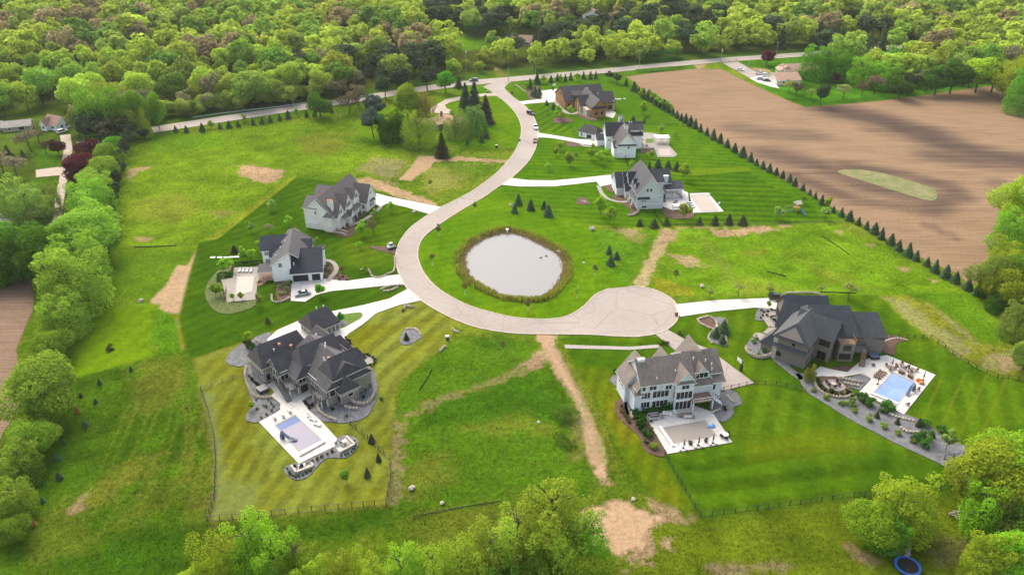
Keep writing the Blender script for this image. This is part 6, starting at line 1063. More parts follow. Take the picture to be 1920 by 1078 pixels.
for l, px, h in [('curved limestone wall left of the slate-roofed house', Q(320,520,4.145,[(590,700),(580,780),(610,860),(650,920),(700,940),(780,935)]), .7),('upper curved limestone wall right of the slate-roofed house', Q(320,520,4.145,[(1395,955),(1440,985),(1510,990),(1560,955),(1590,900)]), 1.0),('short lower limestone wall under the right wing', Q(320,520,4.145,[(1360,1010),(1410,1025),(1470,1025)]), .8),('curved limestone wall right of the patio stairs', Q(360,740,4.145,[(985,70),(980,105),(1010,150),(1060,180),(1120,205)]), .8),('limestone steps wall behind the slate-roofed house', Q(320,520,4.145,[(670,495),(690,510),(700,520)]), .6),('short limestone wall at the round front terrace', Q(320,520,4.145,[(1490,700),(1520,708),(1555,715)]), .7),
    ('curved limestone wall round the bed left of the taupe house', Q(1360,520,4.145,[(157,555),(170,590),(210,615),(270,630),(330,620),(365,600)]), 1.1),('half-moon limestone wall round the fire pit', Q(1360,520,4.145,[(690,790),(705,850),(760,905),(850,932),(940,935),(988,905)]), .7),('limestone edging of the mulch heart in the S-shaped bed', Q(1160,400,3.84,[(570,765),(610,752),(655,746),(692,768),(706,805),(690,836),(640,820),(590,795),(570,768)]), .5),('limestone edging down the left of the S-shaped bed', Q(1120,600,4.147,[(925,20),(930,68),(885,105),(865,145),(900,190)]), .7),('pale low wall behind the taupe house drive', Q(1360,520,4.145,[(470,130),(600,127),(700,130),(778,165)]), .8),('upper stone wall below the shingle house', Q(500,320,5.333,[(690,595),(750,605),(812,625)]), .8),('lower stone wall below the shingle house', Q(500,320,5.333,[(670,622),(740,632),(805,655)]), .8),('stone wall at the lower corner of the grey house bed', Q(1130,290,7.7,[(365,890),(430,885),(500,850),(522,800)]), .9),
    ('stones edging the bed below the parking', Q(320,400,4.145,[(785,640),(795,690),(860,690),(935,655)]), .6),('stone ring of the bed by the road on the farmhouse lawn', Q(320,400,4.145,[(1480,440),(1520,430),(1545,450),(1565,490),(1620,500),(1680,480)]), .5),('stones along the road end of the farmhouse lawn', Q(320,400,4.145,[(1690,470),(1730,455),(1745,400),(1740,330)]), .5),('rocks between the two drives', Q(320,520,4.145,[(1640,95),(1690,75),(1760,65),(1815,65)]), .6),('rocks under the two drives', Q(320,520,4.145,[(1660,110),(1710,105),(1770,80)]), .6),('pale stone arc on the gravel island bed', Q(680,540,3.84,[(320,295),(365,292),(400,310),(420,345)]), .4),('boulder group on the striped lawn by the drive', Q(680,540,3.84,[(300,160),(310,135),(335,140),(370,140)]), .8),('rocks on the rough below the road bend', Q(680,540,3.84,[(648,300),(665,315),(690,325)]), .7),('rock pile at the culvert in the rough', Q(680,540,3.84,[(560,455),(585,430),(605,425)]), .7),
    ('rocks of the dry waterfall at the fire pit', Q(1360,520,4.145,[(890,790),(940,800),(1000,815),(1060,820)]), .9),('lower rocks of the dry waterfall', Q(1360,520,4.145,[(930,825),(990,840),(1050,850)]), .7),('white rocks in the middle of the gravel border', Q(1460,700,4.145,[(950,430),(990,455),(1050,465),(1090,470)]), .7),('tan stones along the top of the gravel border', Q(1460,700,4.145,[(860,320),(950,350),(1020,365),(1070,380)]), .5),('rocks around the bed left of the cedar house', Q(960,120,5.333,[(30,215),(70,235),(110,270),(140,290)]), .7),('rocks below the cedar wall', Q(960,120,5.333,[(680,500),(720,525),(780,550),(850,565)]), .7),('white rocks behind the white farmhouse', Q(470,420,6.735,[(470,110),(500,90),(560,80),(620,110)]), .8),('stepping stones from the taupe house garage', Q(1360,520,4.145,[(1240,498),(1290,480),(1350,475),(1410,490)]), .3),('stone steps beside the pale blue house', Q(1150,620,4.493,[(835,690),(870,675),(910,660)]), .5),('upper stone steps beside the pale blue house', Q(1150,620,4.493,[(965,555),(985,580),(1005,600)]), .5),('pink stones at the mulch border wall of the blue house', Q(1150,620,4.493,[(150,705),(155,730),(180,750)]), .9)]: stonewall(l, px, h)
for i, (x, y) in enumerate([(399,483),(412,483),(424,483),(434,482.5),(444,482)]):
    b = MB(); b.box(-.8,.8,-.45,.45,0,.16); tag(b.build('stepping_stone', M['white'], None, G(x, y)), f'white stepping stone on the lawn left of the farmhouse, {nth(i)} from the left', 'stone', 'stepping stones left of the farmhouse')
for i, (x, y) in enumerate(Q(1500,880,4.571,[(915,560),(925,588),(932,615),(937,645),(940,672),(928,700),(925,718),(920,748),(912,770)])):
    b = MB(); b.hull([(-.55,-.3,0),(.5,-.35,0),(.6,.3,0),(-.4,.35,0)], [(-.55,-.3,.1),(.5,-.35,.1),(.6,.3,.1),(-.4,.35,.1)]); tag(b.build('stepping_stone', M['stone2'], None, G(x, y), i*.3), f'pale stepping stone on the path to the trampoline, {nth(i)} from the trees', 'stone', 'stepping stones to the trampoline')
for i, (x, y) in enumerate([(1153,186),(1158,186.5),(1163,186.5),(1171,185.5)]): b = MB(); b.box(-.6,.6,-.5,.5,0,.2); tag(b.build('stepping_stone', M['white'], None, G(x, y)), f'white stone on the lawn behind the cedar house, {nth(i)} from the left', 'stone', 'white stones behind the cedar house')
# -- fences
def fence(label, px, h=1.25, m='black', st=2.4, cat='fence', pickets=True, nm='fence'):
    P = GL(px); o = P[0]; P = [(x-o[0], y-o[1]) for x, y in P]; root = empty(nm, o, 0, label, cat); b = MB(); n = 0; pm = []
    for p, q in zip(P[:-1], P[1:]):
        L = math.dist(p, q); k = max(1, round(L/st)); b.beam((*p,h),(*q,h),.05,.05); b.beam((*p,.15),(*q,.15),.05,.05)
        for i in range(int(L/.55) if pickets else 0): t = (i+.5)*.55/L; x, y = p[0]+(q[0]-p[0])*t, p[1]+(q[1]-p[1])*t; b.box(x-.012,x+.012,y-.012,y+.012,.1,h)
        for i in range(k): t = i/k; pm.append((p[0]+(q[0]-p[0])*t, p[1]+(q[1]-p[1])*t))
    pm.append(P[-1]); b.build('rail', M[m], root); pb = MB(); pb.box(-.06,.06,-.06,.06,0,h+.1); me = pb.mesh('post', M[m])
    for x, y in pm[:100]: po = bpy.data.objects.new('post', me); COL.objects.link(po); po.parent = root; po.location = (x, y, 0)
fence('black metal fence round the lower pool lawn', [(378,733),(391,771),(402,822),(405,865),(402,935),(389,977),(460,972),(560,961),(660,952),(724,946),(733,895),(731,864),(690,825),(647,788)], 1.5)
fence('tan wooden rail fence at the side of the slate-roofed house', [(377,732),(418,717),(455,704)], 1.2, 'woodf') if M.setdefault('woodf', mat('weathered_rail', (.22,.19,.13), .9)) else 0
fence('black fence down the left of the pale blue house lawn', [(1246,852),(1270,896),(1293,935),(1313,969)], 1.4); fence('black fence along the bottom of the wide right lawn', [(1313,969),(1400,958),(1500,945),(1600,931),(1700,922),(1803,914)], 1.3)
fence('black fence at the asphalt court of the pale blue house', [(1356,733),(1385,727),(1414,720)], 1.3); fence('black fence between the court and the gravel border', [(1414,720),(1455,722),(1510,733)], 1.2); fence('short black fence at the end of the gravel border', [(1770,862),(1805,856),(1836,849)], 1.3)
fence('long black fence between taupe house lawn and dry strip', [(1655,632),(1700,634),(1745,634),(1785,664),(1830,692),(1870,708),(1930,716)], 1.2); fence('thin fence along the lower lawn edge of the grey house', [(1252,424),(1330,424),(1420,422),(1500,420),(1585,416)], 1.1, 'woodf', 3, pickets=False); fence('thin fence between the cedar and white house lawns', [(1217,234),(1260,236),(1300,240)], 1.1)
fence('black fence between white and grey houses', [(1172,294),(1174,304),(1177,315)], 1.4); fence('dark fence right of the grey house lawn foot', [(1226,398),(1232,408),(1240,420)], 1.3)
fence('wooden pool fence left of the farmhouse patio', Q(320,400,4.145,[(475,470),(485,405)]), 1.3, 'wood', 1.2); fence('wooden pool fence at the lower left of the farmhouse patio', Q(320,400,4.145,[(415,690),(435,600)]), 1.3, 'wood', 1.2)
def silt(label, px, h=.8): fence(label, px, h, 'black', 2, 'fence', False, 'silt_fence'); P = GL(px); b = MB(); o = P[0]; [b.beam((p[0]-o[0],p[1]-o[1],h),(q[0]-o[0],q[1]-o[1],h),.06,h) for p, q in zip(P[:-1], P[1:])]; f = [x for x in COL.objects if x.get('label') == label][0]; b.build('fabric', M['black'], f)
for l, px in [('black silt fence lying in the left meadow', [(252,464),(285,463),(331,461)]),('black silt fence in the rough below the road bend', [(809,695),(800,712),(787,731)]),('short black silt fence in the right meadow', [(1439,510),(1456,514),(1474,519)]),('slanting black silt fence near the spruce row', [(1541,443),(1565,458),(1592,478)]),('black silt fence above the taupe house', [(1538,548),(1570,549),(1605,550)]),('long low silt fence along the bottom rough', [(776,968),(830,957),(880,948),(939,939)])]: silt(l, px, .12 if 'bottom' in l else .28)
# -- vehicles
def paintm(n, c): M[n] = mat(n, c, .22, c, var=.02, spec=.6)
for n, c in (('car_silver', (.30,.32,.36)), ('car_black', (.02,.022,.025)), ('car_blue', (.03,.045,.11)), ('car_white', (.75,.75,.75)), ('car_red', (.16,.02,.03))): paintm(n, c)
def car(label, px, py, ang, kind, m, grp=None):
    """nose along +x"""
    r = empty('parked_car', (*G(px, py), .10), R(ang), label, {'sedan': 'car', 'suv': 'car', 'pickup': 'truck'}[kind], grp)
    L, Wd = (4.8, 1.85) if kind == 'sedan' else (5.0, 1.95) if kind == 'suv' else (5.8, 2.0)
    prof = {'sedan': [(-2.4,.45),(-2.38,.85),(-1.5,.98),(.95,.95),(2.2,.78),(2.4,.5)], 'suv': [(-2.5,.45),(-2.5,1.05),(1.1,1.05),(2.35,.95),(2.5,.5)], 'pickup': [(-2.9,.5),(-2.9,1.1),(1.2,1.1),(2.7,1.0),(2.9,.55)]}[kind]
    cab = {'sedan': [(-1.7,.96),(-.9,1.42),(.25,1.42),(1.1,.95)], 'suv': [(-2.4,1.05),(-2.1,1.78),(.3,1.78),(1.2,1.05)], 'pickup': [(-.7,1.1),(-.55,1.8),(.6,1.8),(1.4,1.1)]}[kind]
    b = MB(); P = [(L/2-.1,.28)]+[]; pts = [(-L/2+.05,.28)]+prof+[(L/2-.05,.28)]; w = Wd/2
    b.hull([(x,-w,z) for x, z in pts], [(x,w,z) for x, z in pts]); top = cab[1:3]; b.hull([(x,-w*.80,z+.025) for x, z in top]+[(top[1][0],-w*.80,top[0][1]-.03),(top[0][0],-w*.80,top[0][1]-.03)], [(x,w*.80,z+.025) for x, z in top]+[(top[1][0],w*.80,top[0][1]-.03),(top[0][0],w*.80,top[0][1]-.03)])
    bd = b.build('body', M[m], r); g = MB(); g.hull([(cab[0][0],-w*.93,cab[0][1]-.02),(cab[1][0],-w*.78,cab[1][1]),(cab[2][0],-w*.78,cab[2][1]),(cab[3][0],-w*.93,cab[3][1]-.02)], [(cab[0][0],w*.93,cab[0][1]-.02),(cab[1][0],w*.78,cab[1][1]),(cab[2][0],w*.78,cab[2][1]),(cab[3][0],w*.93,cab[3][1]-.02)]); g.build('windows', M['glass'], r)
    if kind == 'pickup': k = MB(); k.box(-2.75,-.85,-.8,.8,1.06,1.11); k.build('cargo_bed', M['black'], r)
    for sx in (-L*.29, L*.31):
        for sy in (-1, 1): t = MB(); t.tube((sx,sy*(w-.22),.33),(sx,sy*(w+.02),.33),.33,None,10); wh = t.build('wheel', M['rubber'], r); q = MB(); q.tube((sx,sy*(w-.1),.33),(sx,sy*(w+.035),.33),.19,None,8); q.build('rim', M['rimm'], wh)
    for sy in (-1, 1): h = MB(); h.box(L/2-.16,L/2-.01,sy*.65-.2,sy*.65+.2,.62,.76); h.build('headlight', M['white'], r); h = MB(); h.box(-L/2-.01,-L/2+.05,sy*.68-.17,sy*.68+.17,.70,.86); h.build('tail_light', M['car_red'], r)
M['rimm'] = mat('alloy', (.4,.4,.42), .35, metal=.8)
car('silver-black sedan parked on the white farmhouse drive', 567, 553, 205, 'sedan', 'car_silver'); car('black SUV parked at the taupe house garage', 1456, 560, -3, 'suv', 'car_black'); car('dark blue SUV driving on the county road at the junction', 888, 153, 186, 'suv', 'car_blue')
car('dark SUV parked on the road, farthest of three', 995, 215, -55, 'suv', 'car_black', ); car('white pickup parked on the road, middle of three', 1004, 241, -82, 'pickup', 'car_white'); car('dark red car parked on the road, nearest of three', 1003.5, 266, 265, 'sedan', 'car_red')
car('white van-like car by the red-brown cottage', 118, 249, 60, 'suv', 'car_white'); car('white car alone on the farm drive', 1388, 133, -30, 'sedan', 'car_white'); car('white pickup in the farmyard, farthest of the group', 1425, 140, -20, 'pickup', 'car_white'); car('white SUV with blue windows in the farmyard beside the garage', 1437, 144, -25, 'suv', 'car_white'); car('silver car in the farmyard group, left', 1426, 150, -15, 'sedan', 'car_silver'); car('black car in the farmyard, nearest the field', 1438, 153, -15, 'sedan', 'car_black'); car('small white car on the grass right of the farm garage', 1484, 160, 10, 'sedan', 'car_white'); car('white pickup outside the garage in the woods', 1120, 36, -30, 'pickup', 'car_white')
# skid loader
r = empty('skid_loader', (*G(733, 466), 0), R(30), 'white compact loader beside the dug patch at the road edge', 'loader'); b = MB(); b.hull([(-1.2,-.6,.4),(1.0,-.6,.4),(1.0,.6,.4),(-1.2,.6,.4)], [(-1.2,-.6,1.1),(.8,-.6,1.1),(.8,.6,1.1),(-1.2,.6,1.1)]); b.build('body', M['white'], r)
b = MB(); b.hull([(-.5,-.5,1.1),(.7,-.5,1.1),(.7,.5,1.1),(-.5,.5,1.1)], [(-.4,-.45,2.0),(.5,-.45,2.0),(.5,.45,2.0),(-.4,.45,2.0)]); b.build('cab', M['glass'], r); b = MB(); b.box(-.45,.6,-.5,.5,2.0,2.1); b.build('cab_roof', M['white'], r)
for sy in (-.75, .75): b = MB(); b.beam((-1.1,sy,1.5),(.9,sy,1.3),.15,.2); b.beam((.9,sy,1.3),(1.6,sy,.4),.15,.2); b.build('lift_arm', M['white'], r); b = MB(); b.hull([(-1.1,sy-.2,0),(1.0,sy-.2,0),(1.0,sy+.2,0),(-1.1,sy+.2,0)], [(-1.3,sy-.2,.6),(1.2,sy-.2,.6),(1.2,sy+.2,.6),(-1.3,sy+.2,.6)]); b.build('track', M['rubber'], r)
b = MB(); b.hull([(1.5,-.95,.05),(2.2,-.95,.0),(2.2,.95,.0),(1.5,.95,.05)], [(1.4,-.95,.7),(1.55,-.95,.7),(1.55,.95,.7),(1.4,.95,.7)]); b.build('bucket', M['black'], r)
# -- poles, guard rail, boxes
M['polewood'] = mat('pole_wood', (.34,.30,.25), .9)
def pole(label, px, py, hp, arm=True, tr=False):
    h = hp/vpm(py); r = empty('utility_pole', G(px, py), R(8), label, 'pole', 'utility poles along the county road'); b = MB(); b.tube((0,0,0),(0,0,h),.20,.13,8); b.build('pole', M['polewood'], r)
    if arm:
        b = MB(); b.beam((0,-1.2,h-.5),(0,1.2,h-.5),.12,.12); a = b.build('crossarm', M['polewood'], r)
        for y in (-1.1, 0, 1.1): i = MB(); i.tube((0,y,h-.5),(0,y,h-.25),.07,.05,6); i.build('insulator', M['white'], a)
    if tr: b = MB(); b.tube((.35,0,h-2),(.35,0,h-1),.28,None,8); b.build('transformer', M['white'], r)
for l, px, py, hp, a, t in [('pole beside the guardrail left of the lone dark green tree',550,199,17,0,0),('tall pole behind the blue SUV at the junction',874,146,50,1,1),('slim pole on the grass corner of the junction',953,155,30,0,0),('wooden pole above the cedar house bed',1004,140,30,1,0),('pole beside the county road above the spruce row start',1198,128,19,1,0),('pole at the farm drive mouth',1351,119,26,1,1),('tall pole beside the purple roadside tree',1454,113,32,1,0),('pole on the farm lawn by the drive',1402,128,14,0,0)]: pole(l, px, py, hp, a, t)
P = smooth_closed(GL([(363,222.5),(430,213),(500,205),(573,195.5)]), 4, False); o = P[0]; r = empty('guardrail', o, 0, 'long pale guardrail along the far side of the county road at left', 'guardrail'); b = MB(); [b.beam((p[0]-o[0],p[1]-o[1],.85),(q[0]-o[0],q[1]-o[1],.85),.1,.4) for p, q in zip(P[:-1], P[1:])]; b.build('rail', mat('galvanised_steel', (.42,.46,.48), .5, metal=.3), r)
for p in P: b = MB(); b.box(-.08,.08,-.08,.08,0,.8); q = b.build('post', M['polewood'], r); q.location = (p[0]-o[0], p[1]-o[1], 0)
def utilbox(label, px, py, top='white', sz=(.9,.8,1.2)):
    r = empty('utility_box', G(px, py), .2, label, 'utility box'); b = MB(); b.box(-sz[0]/2,sz[0]/2,-sz[1]/2,sz[1]/2,0,sz[2]); b.build('cabinet', M['greenbox'], r); b = MB(); b.hull([(-sz[0]/2-.05,-sz[1]/2-.05,sz[2]),(sz[0]/2+.05,-sz[1]/2-.05,sz[2]),(sz[0]/2+.05,sz[1]/2+.05,sz[2]),(-sz[0]/2-.05,sz[1]/2+.05,sz[2])], [(-sz[0]/2,-sz[1]/2,sz[2]+.12),(sz[0]/2,-sz[1]/2,sz[2]+.12),(sz[0]/2,sz[1]/2,sz[2]+.12),(-sz[0]/2,sz[1]/2,sz[2]+.12)]); b.build('lid', M[top], r)
M['greenbox'] = mat('green_cabinet', (.05,.09,.06), .6)
utilbox('dark utility box with white lid in the rough below the road bend', 839, 637); utilbox('utility box with white lid on the ranch lawn edge', 931, 277); utilbox('small dark box on the verge by the first drive', 960, 176, 'greenbox')
def mailbox(label, px, py, brick=True):
    r = empty('mailbox', G(px, py), .4, label, 'mailbox'); b = MB(); w = .35 if brick else .08; b.box(-w,w,-w,w,0,1.1); b.build('pillar' if brick else 'post', M['redbrick'] if brick else M['wood'], r); b = MB(); b.tube((-.35,0,1.28),(.35,0,1.28),.2,None,8); b.build('letter_box', M['black' if not brick else 'white'], r)
M['redbrick'] = mat('red_brick', (.25,.10,.07), .9)
mailbox('brick mailbox at the ranch drive mouth', 914, 175); mailbox('brick mailbox at the bend on the ranch lawn', 974, 265); mailbox('dark red mailbox on the turning circle rim', 1268, 592); mailbox('small post mailbox at the farm drive', 1380, 115, False)
# -- play set, trampoline, hoops, logs
M['play'] = mat('honey_wood', (.42,.24,.07), .7); M['bluep'] = mat('blue_plastic', (.06,.16,.36), .4); M['canvas'] = mat('cream_canvas', (.62,.55,.45), .8)
r = empty('play_set', G(1493, 396), R(20), 'honey-coloured wooden play set with slide and swing beam on the striped lawn', 'play set'); b = MB(); b.box(-1.1,1.1,-1.1,1.1,1.5,1.65); [b.box(x-.08,x+.08,y-.08,y+.08,0,3.2) for x in (-1,1) for y in (-1,1)]; b.build('tower', M['play'], r)
b = MB(); b.hull([(-1.3,-1.3,3.2),(1.3,-1.3,3.2),(1.3,1.3,3.2),(-1.3,1.3,3.2)], [(-1.3,-.05,4.2),(1.3,-.05,4.2),(1.3,.05,4.2),(-1.3,.05,4.2)]); b.build('roof', M['canvas'], r); b = MB(); b.beam((.6,-1.1,1.6),(.9,-3.8,.25),.75,.12); b.beam((.9,-3.8,.25),(1,-4.5,.2),.75,.12); b.build('slide', M['bluep'], r)
b = MB(); b.beam((-1,0,2.6),(-5,.4,2.6),.15,.18); b.tube((-5,.4,2.6),(-5.3,-1.1,0),.08); b.tube((-5,.4,2.6),(-5.3,1.9,0),.08); b.build('swing_beam', M['play'], r)
for x in (-2.2, -3.6): b = MB(); b.tube((x,.2,2.5),(x-.0,.0,.6),.02); b.tube((x-.5,.25,2.5),(x-.5,.05,.6),.02); b.box(x-.55,x+.05,-.15,.2,.55,.6); b.build('swing', M['bluep'], r)
b = MB(); b.beam((-1.1,-1.4,.1),(-1.1,-1.1,1.6),.8,.08); b.build('ladder', M['play'], r)
r = empty('trampoline', G(1700, 1066), 0, 'round blue-rimmed trampoline cut by the bottom edge at right', 'trampoline'); b = MB(); K = 22; c = lambda rr, z: [(rr*math.cos(2*math.pi*i/K), rr*math.sin(2*math.pi*i/K), z) for i in range(K)]; b.hull(c(1.95,.82), c(1.95,.86)); b.build('jump_mat', M['rubber'], r)
b = MB(); A, B_, C2, D2 = c(1.95,.9), c(2.4,.9), c(1.95,.82), c(2.4,.82)
for i in range(K): j = (i+1) % K; b.poly([A[i],B_[i],B_[j],A[j]]); b.poly([B_[i],D2[i],D2[j],B_[j]]); b.poly([A[j],C2[j],C2[i],A[i]])
b.build('rim_pad', mat('blue_pad', (.02,.13,.45), .5), r)
for i in range(6): a = i*math.pi/3; b = MB(); b.tube((2.3*math.cos(a),2.3*math.sin(a),0),(2.3*math.cos(a),2.3*math.sin(a),2.4),.04); b.build('enclosure_pole', M['bluep'], r)
def hoop(label, px, py, ang):
    r = empty('basketball_hoop', G(px, py), R(ang), label, 'basketball hoop'); b = MB(); b.box(-.12,.12,-.12,.12,0,2.8); b.beam((0,0,2.7),(.9,0,3.2),.12,.14); b.box(-.3,.3,-.3,.3,0,1.6); b.build('post', M['black'], r); b = MB(); b.box(.9,.97,-.95,.95,2.8,3.9); b.build('backboard', M['white'], r)
    b = MB(); p = [(1.25+.25*math.cos(k*math.pi/5), .25*math.sin(k*math.pi/5), 3.05) for k in range(10)]; [b.tube(p[k], p[(k+1) % 10], .025) for k in range(10)]; b.build('rim', M['car_red'], r)
hoop('basketball hoop on the tan court of the pale blue house', 1389, 694, 200); hoop('basketball hoop beside the cedar house parking', 1037, 170, -60)
r = empty('log_pile', G(1806, 968), R(-12), 'pile of cut logs on the rough at the lower right', 'log pile'); rn = random.Random(3)
for i in range(14): b = MB(); x, y, z = rn.uniform(-1.5,1.5), rn.uniform(-1.2,1.2), rn.uniform(.15,.7); a = rn.uniform(-.6,.6); l = rn.uniform(.6,1.6); b.tube((x-l*math.cos(a),y-l*math.sin(a),z),(x+l*math.cos(a),y+l*math.sin(a),z+rn.uniform(-.1,.2)),rn.uniform(.1,.22),None,7); b.build('log', M['polewood'], r)
# -- garden furniture
M['cush'] = mat('cushion', (.62,.60,.57), .8); M['brownwicker'] = mat('brown_wicker', (.22,.15,.11), .8); M['darkwicker'] = mat('dark_wicker', (.05,.045,.045), .8); M['orange'] = mat('orange_fabric', (.60,.20,.06), .8); M['greyfab'] = mat('grey_fabric', (.30,.285,.27), .9)
GRP = {}
def lounger(label, px, py, ang, fr='white', cu='cush', grp=None, src=[{}]):
    k = (fr, cu)
    if k in src[0]: return dup(src[0][k], (*G(px, py), .1), R(ang), label, grp or src[0][k].get('group'))
    r = empty('sun_lounger', (*G(px, py), .1), R(ang), label, 'sun lounger', grp); b = MB(); b.box(-1,.95,-.34,.34,.22,.3); [b.box(x-.04,x+.04,y-.04,y+.04,0,.22) for x in (-.9,.85) for y in (-.3,.3)]; b.build('frame', M[fr], r); b = MB(); b.box(-.98,.3,-.3,.3,.3,.4); b.build('seat_cushion', M[cu], r); b = MB(); b.beam((.3,0,.4),(.95,0,.85),.6,.1); b.build('backrest', M[cu], r); src[0][k] = r; return r
def chair(label, px, py, ang, m='white', grp=None, z=.1, src=[{}]):
    if m in src[0]: return dup(src[0][m], (*G(px, py), z), R(ang), label, grp or src[0][m].get('group'))
    r = empty('patio_chair', (*G(px, py), z), R(ang), label, 'chair', grp); b = MB(); b.box(-.32,.32,-.32,.32,.36,.46); b.build('seat', M[m], r); b = MB(); b.beam((-.3,0,.95),(-.3,.001,.95),.64,.6); b.box(-.36,-.28,-.32,.32,.4,1.0); b.build('backrest', M[m], r)
    for x in (-.28,.28):
        for y in (-.28,.28): l = MB(); l.box(x-.04,x+.04,y-.04,y+.04,0,.38); l.build('leg', M[m], r)
    src[0][m] = r; return r
def table(label, px, py, ang, a=.9, b_=.6, m='brownwicker', h=.74, rnd=False):
    r = empty('patio_table', (*G(px, py), .1), R(ang), label, 'table'); b = MB()
    if rnd: b.tube((0,0,h-.06),(0,0,h),a,a,12)
    else: b.box(-a,a,-b_,b_,h-.06,h)
    b.build('tabletop', M[m], r); b = MB(); b.box(-a*.6,a*.6,-.06,.06,0,h-.06) if not rnd else b.tube((0,0,0),(0,0,h-.06),.18,.1,8); b.build('pedestal', M[m], r)
def sofa(label, px, py, ang, L=2.2, m='greyfab'):
    r = empty('outdoor_sofa', (*G(px, py), .1), R(ang), label, 'sofa'); b = MB(); b.box(-L/2,L/2,-.42,.42,.1,.3); b.build('base', M['darkwicker'], r); b = MB(); b.box(-L/2+.1,L/2-.1,-.42,.3,.3,.46); b.build('seat_cushion', M[m], r); b = MB(); b.box(-L/2,L/2,.28,.45,.3,.85); b.build('backrest', M[m], r)
    for s in (-1, 1): b = MB(); b.box(s*(L/2-.06)-.06,s*(L/2-.06)+.06,-.42,.28,.3,.62); b.build('armrest', M['darkwicker'], r)
def umbrella(label, px, py, hp=12, m='browntrim', grp='closed umbrellas'):
    h = 2.7; r = empty('closed_umbrella', (*G(px, py), .1), 0, label, 'umbrella', grp); b = MB(); b.tube((0,0,0),(0,0,h),.05); b.build('pole', M['black'], r); b = MB(); b.tube((0,0,1.0),(0,0,h),.20,.07,8); b.build('folded_canopy', M[m], r); b = MB(); b.tube((0,0,0),(0,0,.1),.35,.3,10); b.build('base', M['black'], r)
for i, (x, y, a) in enumerate([(640,182,-60),(705,165,-60),(757,132,-55),(922,178,150),(938,198,150),(972,238,150)]): lounger(['white lounger at the upper left corner of the lilac pool','white lounger at the upper end of the lilac pool','white lounger nearest the stairs above the lilac pool','white lounger right of the lilac pool, farthest','white lounger right of the lilac pool, middle','white lounger right of the lilac pool, nearest the seating corner'][i], *Q(360,740,4.145,[(x,y)])[0], a, grp='white loungers round the lilac pool')
for i, (x, y) in enumerate(Q(360,740,4.145,[(1130,395),(1160,385),(1180,400)])): chair(f'grey chair at the right seating corner, {nth(i)} from the left', x, y, i*90, 'greyfab', 'chairs at the seating corners', .13)
for i, (x, y) in enumerate(Q(360,740,4.145,[(810,570),(855,560),(890,555)])): chair(f'chair at the lower left seating corner, {nth(i)} from the left', x, y, i*100, 'greyfab' if i == 2 else 'darkwicker', 'chairs at the seating corners', .13)
table('square fire table at the right seating corner', *Q(360,740,4.145,[(1205,395)])[0], 40, .6, .6, 'greyfab', .5); table('dark low table at the lower left seating corner', *Q(360,740,4.145,[(850,575)])[0], 20, .5, .5, 'darkwicker', .5)
def slab_wall(label, px, h=.55, w=.5):
    P = GL(px); o = P[0]; b = MB(); [b.beam((p[0]-o[0],p[1]-o[1],h),(q[0]-o[0],q[1]-o[1],h),w,h) for p, q in zip(P[:-1], P[1:])]; tag(b.build('seat_wall', M['stone2'], None, (*o, .1)), label, 'wall')
slab_wall('low seat wall round the lower left seating corner', Q(360,740,4.145,[(775,560),(812,612),(942,562),(930,540)])); slab_wall('low seat wall round the right seating corner', Q(360,740,4.145,[(1200,332),(1265,395),(1150,455)])); slab_wall('pale kerb wall at the foot of the lilac pool deck', Q(360,740,4.145,[(840,480),(1035,372)]), .3, .35)
def slide(label, px, py, ang):
    r = empty('pool_slide', (*G(px, py), .1), R(ang), label, 'pool slide'); b = MB(); [b.beam(p, q, .75, .12) for p, q in zip([(-1.2,0,2.1),(-.3,.1,1.5),(.7,.5,.8),(1.6,1.1,.45)], [(-.3,.1,1.5),(.7,.5,.8),(1.6,1.1,.45),(2.1,1.5,.35)])]; b.build('chute', M['slideblue'], r); b = MB(); [b.tube((-1.6+s*.5,y,0),(-1.2,y,2.0),.05) for s in (0,) for y in (-.35,.35)]; [b.box(-1.7+.1*k,-1.4+.1*k,-.35,.35,.4*k,.4*k+.06) for k in range(1,5)]; b.build('ladder', M['slideblue'], r); b = MB(); b.box(-1.3,-.7,-.4,.4,0,1.7); b.build('pedestal', M['slideblue'], r)
M['slideblue'] = mat('slate_blue_plastic', (.075,.11,.17), .4)
slide('slate blue slide at the left rim of the lilac pool', 536, 826, -35); slide('slate blue slide at the right rim of the light blue pool', 1705, 734, 200)
for i, (x, y) in enumerate(Q(1150,620,4.493,[(592,990),(716,968),(838,948)])): umbrella(f'closed brown umbrella along the front of the tan covered pool, {nth(i)} from the left', x, y, grp='closed umbrellas at the tan pool')
for i, (x, y) in enumerate(Q(1150,620,4.493,[(552,992),(605,990),(680,968),(735,965),(805,945),(852,940)])): lounger(f'white lounger along the front of the tan covered pool, {nth(i)} from the left', x, y, 100, grp='white loungers at the tan pool')
for i, (x, y) in enumerate(Q(1150,620,4.493,[(645,955),(785,935)])): tree('shrub', G(x, y), 1.2, ['potted topiary between the left umbrellas','potted topiary between the right umbrellas'][i], (.10,.12,.05), None, .8, z=.1)
for i, (x, y) in enumerate(Q(1150,620,4.493,[(428,712),(456,712),(484,722),(518,702)])): chair(f'white chair in front of the blue house windows, {nth(i)} from the left', x, y, -75, 'white', 'white chairs at the pale blue house')
sofa('grey sofa on the left of the tan pool patio', *Q(1150,620,4.493,[(335,722)])[0], 12, 2.6); sofa('grey corner sofa at the left patio edge', *Q(1150,620,4.493,[(305,750)])[0], 100, 2.0); table('low wicker table among the grey sofas', *Q(1150,620,4.493,[(355,750)])[0], 12, .6, .4, 'greyfab', .4); chair('round grey chair beside the sofas', *Q(1150,620,4.493,[(405,740)])[0], 190, 'greyfab')
table('long brown dining table in front of the glass doors', *Q(1150,620,4.493,[(610,722)])[0], 10, 1.5, .5)
